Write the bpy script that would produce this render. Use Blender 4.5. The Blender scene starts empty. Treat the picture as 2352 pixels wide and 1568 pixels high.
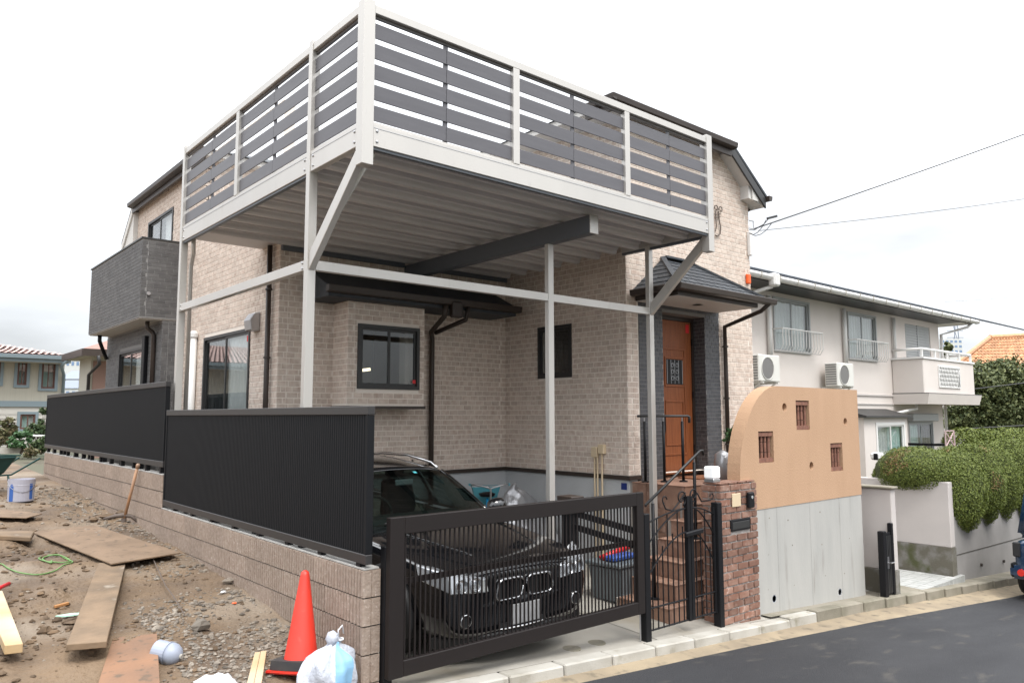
import bpy, bmesh, math, random
from mathutils import Vector, Matrix, noise
random.seed(7)
R = math.radians
scene = bpy.context.scene
COL = scene.collection

# ------------------------------------------------------------------ camera
# calibrated from the photograph's vanishing points; X runs along the street, Y into the plot, Z up (metres)
HC = 1.94
FPX, YAW, PIT, ROL = 1739.08, 49.399, 5.586, -0.098      # focal length in px of a 2352 px wide picture
def _basis():
    a, b, r = R(YAW), R(PIT), R(ROL)
    fh = Vector((math.cos(a), math.sin(a), 0)); rt = Vector((math.sin(a), -math.cos(a), 0)); up = Vector((0, 0, 1))
    f = fh*math.cos(b) + up*math.sin(b); v = -fh*math.sin(b) + up*math.cos(b)
    return f, rt*math.cos(r) + v*math.sin(r), -rt*math.sin(r) + v*math.cos(r)
CF, CR, CV = _basis()
CO = Vector((0, 0, HC))
cam_d = bpy.data.cameras.new('camera'); cam = bpy.data.objects.new('camera', cam_d); COL.objects.link(cam)
cam_d.sensor_width = 36; cam_d.lens = FPX/2352*36; cam_d.clip_end = 2000; cam_d.clip_start = 0.05
M = Matrix.Identity(4)
for i in range(3):
    M[i][0] = CR[i]; M[i][1] = CV[i]; M[i][2] = -CF[i]; M[i][3] = CO[i]
cam.matrix_world = M
scene.camera = cam

# ------------------------------------------------------------------ sky, sun, exposure
SUN_EL, SUN_AZ = R(60), math.atan2(-0.95, -0.2)        # the sun stands behind the camera, veiled by cloud
w = bpy.data.worlds.new('World'); scene.world = w; w.use_nodes = True
nt = w.node_tree; nt.nodes.clear()
def N(t, **k):
    n = nt.nodes.new(t)
    for a, b in k.items(): setattr(n, a, b)
    return n
L = lambda a, b: nt.links.new(a, b)
out = N('ShaderNodeOutputWorld'); bg = N('ShaderNodeBackground'); L(bg.outputs[0], out.inputs[0])
sky = N('ShaderNodeTexSky', sky_type='NISHITA'); sky.sun_disc = False
sky.sun_elevation = SUN_EL; sky.sun_rotation = math.pi/2 - SUN_AZ
tc = N('ShaderNodeTexCoord'); sep = N('ShaderNodeSeparateXYZ'); L(tc.outputs['Generated'], sep.inputs[0])
zc = N('ShaderNodeClamp'); L(sep.outputs[2], zc.inputs[0])
zp = N('ShaderNodeMath', operation='POWER'); L(zc.outputs[0], zp.inputs[0]); zp.inputs[1].default_value = 1.5
cie = N('ShaderNodeMath', operation='MULTIPLY_ADD'); L(zp.outputs[0], cie.inputs[0]); cie.inputs[1].default_value = 2.65; cie.inputs[2].default_value = 0.56
mp = N('ShaderNodeMapping'); mp.inputs['Scale'].default_value = (1, 1, 3.2); L(tc.outputs['Generated'], mp.inputs[0])
cl = N('ShaderNodeTexNoise'); cl.inputs['Scale'].default_value = 2.3; cl.inputs['Detail'].default_value = 5; cl.inputs['Roughness'].default_value = .5; L(mp.outputs[0], cl.inputs['Vector'])
cr = N('ShaderNodeMapRange'); L(cl.outputs[0], cr.inputs[0]); cr.inputs[1].default_value = .3; cr.inputs[2].default_value = .7; cr.inputs[3].default_value = .62; cr.inputs[4].default_value = 1.3
lum = N('ShaderNodeMath', operation='MULTIPLY'); L(cie.outputs[0], lum.inputs[0]); L(cr.outputs[0], lum.inputs[1])
ccol = N('ShaderNodeVectorMath', operation='SCALE'); ccol.inputs[0].default_value = (.968, .99, 1.02); L(lum.outputs[0], ccol.inputs['Scale'])
scol = N('ShaderNodeVectorMath', operation='SCALE'); L(sky.outputs[0], scol.inputs[0]); scol.inputs['Scale'].default_value = .1
mx = N('ShaderNodeMix', data_type='RGBA'); mx.inputs[0].default_value = .1
L(ccol.outputs[0], mx.inputs[6]); L(scol.outputs[0], mx.inputs[7]); L(mx.outputs[2], bg.inputs[0]); bg.inputs[1].default_value = 1.0

sd = bpy.data.lights.new('sun', 'SUN'); sd.energy = 1.5; sd.angle = R(22); sd.color = (1, .96, .9)
sun = bpy.data.objects.new('sun', sd); COL.objects.link(sun)
sv = Vector((math.cos(SUN_EL)*math.cos(SUN_AZ), math.cos(SUN_EL)*math.sin(SUN_AZ), math.sin(SUN_EL)))
sun.rotation_euler = sv.to_track_quat('Z', 'Y').to_euler(); sun.location = (-6, -14, 20)
scene.view_settings.view_transform = 'Standard'; scene.view_settings.look = 'None'
scene.view_settings.exposure = 0.73; scene.view_settings.gamma = 1

# ------------------------------------------------------------------ pixel -> place (a pixel gives a direction; the plane gives the distance)
def _ray(px, py): return CF + CR*((px-1176)/FPX) - CV*((py-784)/FPX)
def _on(px, py, ax, val):
    d = _ray(px, py); return CO + d*((val-CO[ax])/d[ax])
def GX(px, py, x): return _on(px, py, 0, x)
def GY(px, py, y): return _on(px, py, 1, y)
def GZ(px, py, z): return _on(px, py, 2, z)
def GDEP(px, py, d): return CO + _ray(px, py)*d
SL = -.068
def street(x): return -.02 + SL*(x-3)                    # the street falls to the right
def GS(px, py, off=0):
    d = _ray(px, py); t = (-.02+off-SL*3-HC)/(d.z-SL*d.x); return CO + d*t
def road(x): return street(x) - .10
def lerp(a, b, t): return a + (b-a)*max(0, min(1, t))
def slab(x, y): return lerp(street(x), 0.0, (y-4.86)/4.5)
_DP = [(3.5, -.1), (4.2, -.06), (4.9, 0.0), (5.5, .12), (6.6, .27), (9, .42), (11, .52), (14, .65), (17.5, .77), (26, .9), (60, 1.0)]
def dirt0(x, y):
    for (a, b), (c, d) in zip(_DP, _DP[1:]):
        if y <= c: z = lerp(b, d, (y-a)/(c-a)); break
    else: z = 1.0
    k = 1 - max(0, min(1, (y-4.2)/3)); return z + k*SL*(x-2.8)
def dirt(x, y):
    z = dirt0(x, y)
    n = noise.noise(Vector((x*.7, y*.7, 3)))*.05 + noise.noise(Vector((x*2.3, y*2.3, 9)))*.028
    f = max(0, min(1, (y-4.3)/.8))
    n += max(0, noise.noise(Vector((x*1.3, y*1.3, 21)))-.05)*.16*(1 if x < 1.5 else .2); n += max(0, noise.noise(Vector((x*4.1, y*4.1, 31))))*.05*(1 if x < 1.7 else .35)
    n += noise.noise(Vector((x*7, y*7, 5)))*.012 + noise.noise(Vector((x*17, y*17, 6)))*.008
    return z + n*f
def GD(px, py):
    d = _ray(px, py); t = 4.0
    for _ in range(40):
        p = CO + d*t; e = p.z - dirt0(p.x, p.y)
        t += e/max(.05, -d.z)*.6
    return CO + d*t

# ------------------------------------------------------------------ materials
def srgb(r, g, b):
    f = lambda c: (c/12.92 if c <= .04045 else ((c+.055)/1.055)**2.4)
    return tuple(f(v/255) for v in (r, g, b))
MATS = {}
def mat(name, c1, rough=.6, metal=0, c2=None, ns=4, thr=(.35, .65), bump=0, bs=60, rand=0, c3=None, ns3=30, thr3=(.55, .7),
        stretch=None, coat=0, spec=.5, rvar=0, detail=5, dist=0.01, alpha=None, island=False, emit=None):
    m = bpy.data.materials.new(name); m.use_nodes = True; t = m.node_tree; nd = t.nodes; lk = t.links.new
    b = nd['Principled BSDF']; b.inputs['Roughness'].default_value = rough; b.inputs['Metallic'].default_value = metal
    b.inputs['Specular IOR Level'].default_value = spec
    if coat: b.inputs['Coat Weight'].default_value = coat; b.inputs['Coat Roughness'].default_value = .04
    def n(ty, **k):
        q = nd.new(ty)
        for a, v in k.items(): setattr(q, a, v)
        return q
    tcn = n('ShaderNodeTexCoord'); vec = tcn.outputs['Object']
    if rand or island:
        oi = n('ShaderNodeObjectInfo'); ad = n('ShaderNodeVectorMath', operation='MULTIPLY_ADD')
        cb = n('ShaderNodeCombineXYZ'); lk(oi.outputs['Random'], cb.inputs[0]); lk(oi.outputs['Random'], cb.inputs[1]); lk(oi.outputs['Random'], cb.inputs[2])
        lk(cb.outputs[0], ad.inputs[0]); ad.inputs[1].default_value = (37, 11, 23); lk(vec, ad.inputs[2]); vec = ad.outputs[0]
    if stretch:
        mpn = n('ShaderNodeMapping'); mpn.inputs['Scale'].default_value = stretch; lk(vec, mpn.inputs[0]); vec = mpn.outputs[0]
    def noi(s, d=detail):
        q = n('ShaderNodeTexNoise'); q.inputs['Scale'].default_value = s; q.inputs['Detail'].default_value = d; lk(vec, q.inputs['Vector']); return q
    def rng(src, a, bb, lo=0, hi=1):
        q = n('ShaderNodeMapRange'); lk(src, q.inputs[0]); q.inputs[1].default_value = a; q.inputs[2].default_value = bb; q.inputs[3].default_value = lo; q.inputs[4].default_value = hi; return q.outputs[0]
    def mix(f, a, bb):
        q = n('ShaderNodeMix', data_type='RGBA'); lk(f, q.inputs[0])
        for i, v in ((6, a), (7, bb)):
            if isinstance(v, tuple): q.inputs[i].default_value = (*v, 1)
            else: lk(v, q.inputs[i])
        return q.outputs[2]
    col = None
    if c2 is not None: col = mix(rng(noi(ns).outputs[0], *thr), c1, c2)
    if c3 is not None: col = mix(rng(noi(ns3).outputs[0], *thr3), col if col else c1, c3)
    if rand:
        geo = n('ShaderNodeNewGeometry'); s = n('ShaderNodeMath', operation='ADD'); lk(geo.outputs['Random Per Island'], s.inputs[0]); lk(oi.outputs['Random'], s.inputs[1])
        fr = n('ShaderNodeMath', operation='FRACT'); lk(s.outputs[0], fr.inputs[0])
        hs = n('ShaderNodeHueSaturation'); lk(rng(fr.outputs[0], 0, 1, 1-rand, 1+rand), hs.inputs['Value'])
        if col: lk(col, hs.inputs['Color'])
        else: hs.inputs['Color'].default_value = (*c1, 1)
        col = hs.outputs[0]
    if col: lk(col, b.inputs['Base Color'])
    else: b.inputs['Base Color'].default_value = (*c1, 1)
    if rvar: lk(rng(noi(ns*1.7).outputs[0], .3, .7, rough-rvar, rough+rvar), b.inputs['Roughness'])
    if bump:
        bp = n('ShaderNodeBump'); bp.inputs['Strength'].default_value = bump; bp.inputs['Distance'].default_value = dist
        lk(noi(bs, 6).outputs[0], bp.inputs['Height']); lk(bp.outputs[0], b.inputs['Normal'])
    if emit: b.inputs['Emission Color'].default_value = (*emit[0], 1); b.inputs['Emission Strength'].default_value = emit[1]
    MATS[name] = m; return m
def glass(name, tint=(.8, .88, .86), base=.06, refl=1.0):
    m = bpy.data.materials.new(name); m.use_nodes = True; t = m.node_tree; t.nodes.clear(); lk = t.links.new
    o = t.nodes.new('ShaderNodeOutputMaterial'); tr = t.nodes.new('ShaderNodeBsdfTransparent'); tr.inputs[0].default_value = (*tint, 1)
    gl = t.nodes.new('ShaderNodeBsdfGlossy'); gl.inputs['Roughness'].default_value = .015; gl.inputs[0].default_value = (refl, refl, refl, 1)
    fr = t.nodes.new('ShaderNodeFresnel'); gb = t.nodes.new('ShaderNodeNewGeometry'); mi = t.nodes.new('ShaderNodeMath'); mi.operation = 'MULTIPLY_ADD'
    mi.inputs[1].default_value = 1/1.52-1.52; mi.inputs[2].default_value = 1.52; lk(gb.outputs['Backfacing'], mi.inputs[0]); lk(mi.outputs[0], fr.inputs[0])   # a thin pane, never total reflection
    ad = t.nodes.new('ShaderNodeMath'); ad.operation = 'ADD'; ad.inputs[1].default_value = base; lk(fr.outputs[0], ad.inputs[0])
    mxs = t.nodes.new('ShaderNodeMixShader'); lk(ad.outputs[0], mxs.inputs[0]); lk(tr.outputs[0], mxs.inputs[1]); lk(gl.outputs[0], mxs.inputs[2]); lk(mxs.outputs[0], o.inputs[0])
    MATS[name] = m; return m

mat('asphalt', (.0135, .014, .017), .76, c2=(.0215, .022, .0255), ns=.9, thr=(.4, .62), bump=.9, bs=170, dist=.008, c3=(.055, .050, .044), ns3=5.5, thr3=(.60, .74), stretch=(.4, 1, 1), rvar=.1)
mat('dirt', (.175, .118, .070), .82, c2=(.095, .064, .041), ns=1.3, thr=(.38, .62), bump=1, bs=26, dist=.03, c3=(.215, .17, .125), ns3=.8, thr3=(.5, .66), rvar=.2, detail=9)
mat('ground', (.10, .085, .06), .9, c2=(.06, .07, .035), ns=.2)
mat('slab', (.36, .34, .30), .75, c2=(.29, .27, .235), ns=1.2, bump=.25, bs=60, c3=(.2, .17, .12), ns3=.9, thr3=(.58, .75))
mat('kerb', (.40, .38, .34), .8, c2=(.30, .28, .24), ns=3, bump=.3, bs=70, rand=.07, c3=(.22, .2, .15), ns3=6, thr3=(.58, .75))
mat('kerbold', (.25, .225, .18), .85, c2=(.17, .155, .115), ns=3, bump=.35, bs=60, rand=.1)
mat('gutter', (.30, .24, .16), .85, c2=(.22, .175, .12), ns=2.5, bump=.3, bs=60, c3=(.14, .115, .08), ns3=7)
mat('joint', (.07, .065, .055), .9)
mat('stone', (.23, .20, .165), .85, c2=(.15, .125, .10), ns=6, rand=.45, bump=.3, bs=60)
mat('clod', (.165, .11, .066), .95, c2=(.09, .062, .04), ns=9, rand=.25, bump=.5, bs=50)
mat('metal', (.55, .525, .49), .36, metal=.45, spec=.5, c2=(.51, .488, .456), ns=1.2, rvar=.06, stretch=(1, 1, .3), c3=(.46, .435, .40), ns3=9, thr3=(.62, .78))
mat('deck', (.62, .585, .57), .5, c2=(.56, .53, .52), ns=2, spec=.4)
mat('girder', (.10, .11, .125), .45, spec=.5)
mat('slat', (.112, .109, .119), .4, c2=(.102, .099, .109), ns=3, spec=.4, stretch=(1, 1, 8), rand=.03)
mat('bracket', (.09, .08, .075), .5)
mat('mortar', (.77, .695, .62), .85, c2=(.74, .665, .59), ns=6, bump=.2, bs=160, dist=.003)
mat('brickf', (.62, .525, .45), .82, c2=(.475, .365, .30), ns=13, thr=(.40, .72), rand=.09, bump=.35, bs=110, dist=.004)
mat('greytile', (.095, .092, .09), .65, c2=(.07, .067, .067), ns=8, rand=.16, bump=.3, bs=90, dist=.004)
mat('greygrout', (.20, .195, .19), .8)
mat('darktile', (.055, .056, .062), .5, c2=(.075, .075, .08), ns=20, rand=.18, bump=.2, bs=120, dist=.003)
mat('found', (.50, .51, .515), .8, c2=(.43, .44, .445), ns=1.1, bump=.25, bs=40)
mat('brown', (.032, .022, .017), .42, c2=(.04, .028, .022), ns=3)
mat('blackm', (.008, .008, .0095), .5, spec=.22)
mat('fencem', (.0085, .009, .0105), .6, spec=.18, rand=.06)
mat('fencecap', (.028, .026, .026), .45, spec=.5)
mat('gatem', (.016, .0125, .012), .5, spec=.25)
mat('frame', (.026, .026, .026), .42)
mat('framel', (.33, .34, .34), .4, spec=.5)
mat('roofm', (.028, .033, .040), .62, c2=(.04, .045, .052), ns=8, rand=.25, bump=.4, bs=90, dist=.005)
mat('soffit', (.60, .58, .55), .8)
mat('white', (.72, .71, .69), .55)
mat('curtain', (.62, .62, .60), .9, c2=(.50, .51, .5), ns=9, stretch=(9, 9, .3))
mat('curtaing', (.50, .64, .60), .9, c2=(.38, .52, .48), ns=9, stretch=(9, 9, .3))
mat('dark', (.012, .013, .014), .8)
mat('interior', (.10, .085, .06), .9)
mat('doorwood', (.27, .088, .030), .5, spec=.3, c2=(.19, .056, .019), ns=5, thr=(.3, .7), stretch=(9, 9, .7), bump=.15, bs=20)
mat('chrome', (.75, .75, .76), .12, metal=1)
mat('steel', (.45, .45, .46), .35, metal=.9)
mat('red', (.55, .03, .025), .5)
mat('orange', (.85, .12, .02), .4)
mat('cream', (.60, .48, .32), .6)
mat('stucco', (.475, .30, .186), .85, c2=(.435, .271, .165), ns=3, thr=(.3, .7), bump=.8, bs=120, dist=.008, stretch=(1, 1, .4), detail=8, c3=(.43, .265, .165), ns3=1.3, thr3=(.56, .8))
mat('concrete', (.41, .40, .375), .8, c2=(.36, .355, .335), ns=1.6, thr=(.3, .7), bump=.3, bs=30, stretch=(3, 3, .5), c3=(.27, .255, .23), ns3=2.2, thr3=(.6, .8))
mat('hole', (.03, .022, .018), .9)
mat('terra', (.25, .115, .075), .75, c2=(.18, .08, .055), ns=12, rand=.12)
mat('redbrick', (.20, .098, .066), .85, c2=(.27, .165, .125), ns=9, thr=(.4, .7), rand=.28, bump=.6, bs=70, dist=.006, c3=(.38, .27, .23), ns3=18, thr3=(.62, .76))
mat('pmortar', (.36, .33, .31), .9, c2=(.26, .24, .22), ns=15, bump=.6, bs=80)
mat('steptile', (.27, .155, .105), .7, c2=(.20, .11, .075), ns=5, rand=.1, bump=.3, bs=60, c3=(.32, .2, .15), ns3=9)
mat('stepgrout', (.30, .27, .24), .9)
mat('block', (.275, .21, .165), .88, c2=(.34, .27, .22), ns=24, thr=(.4, .65), rand=.10, bump=.9, bs=60, dist=.008, c3=(.45, .37, .32), ns3=55, thr3=(.6, .72))
mat('blocktop', (.42, .41, .39), .9, c2=(.33, .32, .3), ns=7, bump=.3, bs=50)
mat('conc_white', (.55, .53, .5), .85, c2=(.47, .455, .43), ns=2)
mat('lamp', (.86, .86, .86), .35, emit=((1, 1, 1), .12))
mat('coneo', (.66, .038, .02), .45, c2=(.54, .032, .018), ns=3, spec=.5, c3=(.42, .06, .04), ns3=14, thr3=(.62, .75))
mat('rubber', (.022, .022, .024), .7, c2=(.045, .04, .035), ns=7)
mat('bagw', (.46, .48, .53), .6, c2=(.36, .38, .43), ns=4, bump=.9, bs=14, dist=.03)
mat('plywood', (.215, .145, .092), .8, c2=(.155, .103, .064), ns=2.2, bump=.5, bs=30, dist=.01, c3=(.11, .075, .048), ns3=11, thr3=(.58, .7))
mat('plank', (.22, .15, .092), .8, c2=(.14, .098, .062), ns=3.5, bump=.5, bs=26, c3=(.38, .335, .275), ns3=3.2, thr3=(.64, .76), detail=8)
mat('plyred', (.255, .135, .075), .75, c2=(.19, .11, .068), ns=2.5, c3=(.12, .082, .055), ns3=13, thr3=(.57, .68), bump=.4, bs=30)
mat('timber', (.42, .28, .13), .7, c2=(.50, .42, .31), ns=1.5, stretch=(1, 1, 1), bump=.2, bs=40)
mat('timberend', (.36, .17, .06), .8)
mat('pvc', (.30, .33, .40), .45, c2=(.26, .29, .35), ns=4)
mat('cable', (.11, .22, .06), .5)
mat('paper', (.66, .66, .67), .8)
mat('mint', (.42, .66, .54), .5)
mat('wirem', (.11, .085, .07), .7)
mat('handle', (.42, .22, .11), .6, c2=(.28, .2, .15), ns=4)
mat('canw', (.36, .355, .41), .45)
mat('canb', (.03, .10, .34), .45)
mat('green_p', (.008, .045, .04), .5)
mat('carpaint', (.0055, .006, .0075), .12, coat=1.0, spec=.6)
mat('carplast', (.014, .014, .015), .55)
mat('tyre', (.013, .013, .013), .8)
mat('alloy', (.36, .37, .39), .3, metal=.8)
mat('lens', (.55, .57, .60), .1, metal=.5, coat=1)
mat('plate', (.44, .44, .44), .6, c2=(.33, .33, .33), ns=9)
mat('dash', (.02, .022, .022), .7)
mat('seat', (.018, .018, .02), .8)
mat('bluebike', (.01, .26, .52), .35)
mat('teal', (.07, .27, .32), .45)
mat('tarp', (.42, .42, .43), .3, metal=.45, c2=(.33, .33, .34), ns=5, bump=.3, bs=12, dist=.03)
mat('toolred', (.50, .02, .025), .45)
mat('toolblue', (.03, .08, .32), .45)
mat('boxgrey', (.12, .14, .15), .5)
mat('nwall', (.655, .60, .56), .85, c2=(.62, .565, .525), ns=1.2, bump=.4, bs=90, dist=.004)
mat('nwall2', (.52, .48, .455), .88, c2=(.455, .42, .40), ns=1.3, bump=.4, bs=80, dist=.004)
mat('nwallgrey', (.30, .285, .275), .88, c2=(.24, .23, .22), ns=1.3, bump=.4, bs=80)
mat('moss', (.12, .11, .085), .9, c2=(.20, .19, .175), ns=5, thr=(.45, .65), bump=.4, bs=40, c3=(.07, .075, .03), ns3=3, thr3=(.55, .7))
mat('nroof', (.055, .063, .078), .6, c2=(.07, .08, .092), ns=3)
mat('gutw', (.64, .63, .61), .4)
mat('ac', (.64, .63, .59), .5)
mat('acdark', (.16, .155, .15), .6)
mat('ntile', (.40, .40, .385), .7, c2=(.33, .335, .32), ns=6, rand=.1)
mat('ngrout', (.22, .22, .21), .85)
mat('ortile', (.52, .30, .17), .7, c2=(.44, .24, .125), ns=5, rand=.22)  # orange lightened in the base colour to stand for distance haze
mat('vanblue', (.010, .032, .075), .15, coat=1.0)
mat('tailred', (.6, .015, .01), .2, coat=.8)
mat('yelwall', (.43, .41, .345), .85, stretch=(14, 14, .1), c2=(.39, .37, .31), ns=4)
mat('siding', (.47, .45, .41), .8)
mat('bluegrey', (.19, .24, .265), .6)
mat('redroof', (.50, .35, .315), .8, c2=(.45, .31, .275), ns=6, rand=.1)
mat('brownroof', (.30, .17, .14), .75, c2=(.25, .14, .115), ns=6)
mat('pinkwall', (.26, .165, .135), .85)
mat('farwall', (.56, .57, .56), .9)
mat('farroof', (.25, .28, .34), .9)
mat('farblue', (.18, .26, .4), .9)
mat('wire', (.03, .03, .032), .6)
mat('bark', (.09, .065, .045), .9, c2=(.05, .038, .028), ns=9, bump=.6, bs=30)
mat('pot', (.22, .22, .23), .8)
mat('mat_door', (.20, .075, .03), .95, bump=.5, bs=90)
mat('stickred', (.65, .02, .025), .5)
mat('stickcyan', (.1, .5, .55), .5)
mat('navy', (.008, .025, .16), .5)
glass('pane', (.9, .92, .92), .0); glass('carglass', (.34, .42, .40), .03, .9); glass('clearpane', (.85, .9, .9), .10)
glass('plasticwrap', (.88, .88, .88), .12)
def leafmat(name, a, b2, hv=.25):
    m = bpy.data.materials.new(name); m.use_nodes = True; t = m.node_tree; lk = t.links.new; b = t.nodes['Principled BSDF']
    g = t.nodes.new('ShaderNodeNewGeometry'); x = t.nodes.new('ShaderNodeMix'); x.data_type = 'RGBA'; lk(g.outputs['Random Per Island'], x.inputs[0])
    x.inputs[6].default_value = (*a, 1); x.inputs[7].default_value = (*b2, 1); lk(x.outputs[2], b.inputs['Base Color'])
    b.inputs['Roughness'].default_value = .55; b.inputs['Specular IOR Level'].default_value = .3
    b.inputs['Transmission Weight'].default_value = 0
    MATS[name] = m
leafmat('leafhedge', (.080, .112, .020), (.160, .188, .038)); leafmat('leaftree', (.050, .072, .028), (.155, .17, .065))
leafmat('leafdry', (.16, .12, .07), (.10, .12, .05)); leafmat('leafgreen', (.03, .08, .03), (.08, .15, .06)); leafmat('leafpine', (.03, .06, .025), (.09, .12, .05))
leafmat('leafbrown', (.22, .12, .05), (.16, .13, .05))

# ------------------------------------------------------------------ mesh builders
ORG = {}
class MB:
    def __init__(s): s.v = []; s.f = []
    def add(s, vs, fs):
        o = len(s.v); s.v += [Vector(p) for p in vs]; s.f += [tuple(i+o for i in f) for f in fs]; return s
    def box(s, x0, y0, z0, x1, y1, z1):
        if x0 > x1: x0, x1 = x1, x0
        if y0 > y1: y0, y1 = y1, y0
        if z0 > z1: z0, z1 = z1, z0
        return s.add([(x0,y0,z0),(x1,y0,z0),(x1,y1,z0),(x0,y1,z0),(x0,y0,z1),(x1,y0,z1),(x1,y1,z1),(x0,y1,z1)],
                     [(3,2,1,0),(4,5,6,7),(0,1,5,4),(1,2,6,5),(2,3,7,6),(3,0,4,7)])
    def hexa(s, b, t):      # 4 bottom points (counter-clockwise from above), 4 top points
        return s.add(list(b)+list(t), [(3,2,1,0),(4,5,6,7),(0,1,5,4),(1,2,6,5),(2,3,7,6),(3,0,4,7)])
    def bar(s, p, q, w, h=None, up=(0,0,1)):
        p, q = Vector(p), Vector(q); h = h or w; d = (q-p).normalized(); u = Vector(up)
        if abs(d.dot(u)) > .98: u = Vector((0,1,0)) if abs(d.y) < .9 else Vector((1,0,0))
        a = d.cross(u).normalized()*(w/2); b = a.cross(d).normalized()*(h/2)
        return s.add([p-a-b,p+a-b,p+a+b,p-a+b,q-a-b,q+a-b,q+a+b,q-a+b], [(3,2,1,0),(4,5,6,7),(0,1,5,4),(1,2,6,5),(2,3,7,6),(3,0,4,7)])
    def tube(s, pts, r, n=8, r2=None, cap=True):
        pts = [Vector(p) for p in pts]; o = len(s.v); m = len(pts); prev = None
        for i, p in enumerate(pts):
            d = (pts[min(i+1,m-1)]-pts[max(i-1,0)]).normalized()
            if prev is None:
                u = Vector((0,0,1)) if abs(d.z) < .9 else Vector((1,0,0)); a = d.cross(u).normalized()
            else: a = (prev - d*prev.dot(d)).normalized()
            prev = a; b = d.cross(a); rr = r if r2 is None else r+(r2-r)*i/(m-1)
            if isinstance(r, (list, tuple)): rr = r[i]
            for k in range(n):
                t = 2*math.pi*k/n; s.v.append(p + a*(rr*math.cos(t)) + b*(rr*math.sin(t)))
        for i in range(m-1):
            for k in range(n):
                k2 = (k+1) % n; s.f.append((o+i*n+k, o+i*n+k2, o+(i+1)*n+k2, o+(i+1)*n+k))
        if cap: s.f.append(tuple(o+k for k in range(n))[::-1]); s.f.append(tuple(o+(m-1)*n+k for k in range(n)))
        return s
    def cyl(s, p, q, r, n=16, r2=None): return s.tube([p, q], r, n, r2)
    def lathe(s, prof, c=(0,0,0), n=24, ax='z', cap=True):
        o = len(s.v); c = Vector(c)
        for (r, z) in prof:
            for k in range(n):
                t = 2*math.pi*k/n; a, b = r*math.cos(t), r*math.sin(t)
                s.v.append(c + (Vector((a,b,z)) if ax == 'z' else Vector((a,z,b)) if ax == 'y' else Vector((z,a,b))))
        for i in range(len(prof)-1):
            for k in range(n):
                k2 = (k+1) % n; s.f.append((o+i*n+k, o+i*n+k2, o+(i+1)*n+k2, o+(i+1)*n+k))
        if cap: s.f.append(tuple(o+k for k in range(n))[::-1]); s.f.append(tuple(o+(len(prof)-1)*n+k for k in range(n)))
        return s
    def prism(s, pts, d):   # planar outline pts (3-D), extruded by vector d
        pts = [Vector(p) for p in pts]; d = Vector(d); n = len(pts)
        return s.add(pts+[p+d for p in pts], [tuple(range(n))[::-1], tuple(range(n, 2*n))]+[(i, (i+1) % n, n+(i+1) % n, n+i) for i in range(n)])
    def quad(s, *p): return s.add(p, [tuple(range(len(p)))])
    def grid(s, fn, nu, nv):
        o = len(s.v)
        for j in range(nv+1):
            for i in range(nu+1): s.v.append(Vector(fn(i/nu, j/nv)))
        for j in range(nv):
            for i in range(nu):
                a = o+j*(nu+1)+i; s.f.append((a, a+1, a+nu+2, a+nu+1))
        return s
    def mesh(s, name, org=Vector(), bevel=0, smooth=False, seg=1, fix=True, auto=None):
        me = bpy.data.meshes.new(name); me.from_pydata([tuple(v-org) for v in s.v], [], s.f); me.update()
        if bevel or fix:
            bm = bmesh.new(); bm.from_mesh(me)
            if fix: bmesh.ops.recalc_face_normals(bm, faces=bm.faces)
            if bevel: bmesh.ops.bevel(bm, geom=list(bm.edges), offset=bevel, segments=seg, affect='EDGES', clamp_overlap=True)
            bm.to_mesh(me); bm.free()
        if smooth:
            for p in me.polygons: p.use_smooth = True
        return me
    def build(s, name, m, parent=None, label=None, cat=None, group=None, kind=None, org=None, bevel=0, smooth=False, seg=1, fix=True, sub=0, solid=0):
        if parent is not None: o_ = ORG[parent]
        elif org is not None: o_ = Vector(org)
        else:
            n = len(s.v); o_ = Vector((sum(v.x for v in s.v)/n, sum(v.y for v in s.v)/n, min(v.z for v in s.v)))
        me = s.mesh(name, o_, bevel, smooth, seg, fix); me.materials.append(MATS[m])
        ob = bpy.data.objects.new(name, me); COL.objects.link(ob); ORG[ob] = o_
        if parent is not None: ob.parent = parent
        else: ob.location = o_
        if solid:
            q = ob.modifiers.new('solid', 'SOLIDIFY'); q.thickness = solid; q.offset = 0
        if sub:
            q = ob.modifiers.new('sub', 'SUBSURF'); q.levels = sub; q.render_levels = sub
        tag(ob, label, cat, group, kind); return ob
def tag(o, label=None, cat=None, group=None, kind=None):
    if label: o['label'] = label
    if cat: o['category'] = cat
    if group: o['group'] = group
    if kind: o['kind'] = kind
    return o
def thing(name, label, cat, loc=(0,0,0), group=None, local=False, rot=None, kind=None):
    o = bpy.data.objects.new(name, None); COL.objects.link(o); o.location = loc; o.empty_display_size = .2
    ORG[o] = Vector((0,0,0)) if local else Vector(loc)
    if rot: o.rotation_euler = rot
    tag(o, label, cat, group, kind); return o
def inst(name, me, parent, loc, rot=None, scale=None, m=None):     # a piece that shares mesh data; loc in world (or thing-local)
    o = bpy.data.objects.new(name, me); COL.objects.link(o)
    if parent is not None: o.parent = parent; o.location = Vector(loc)-ORG[parent]; ORG[o] = ORG[parent]
    else: o.location = loc
    if rot: o.rotation_euler = rot
    if scale: o.scale = scale
    return o
def withmat(me, m): me.materials.append(MATS[m]); return me
def copy_tree(o, parent=None):
    c = o.copy(); COL.objects.link(c); ORG[c] = ORG.get(o, Vector())
    if parent is not None: c.parent = parent
    for ch in list(o.children): copy_tree(ch, c)
    return c

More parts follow.
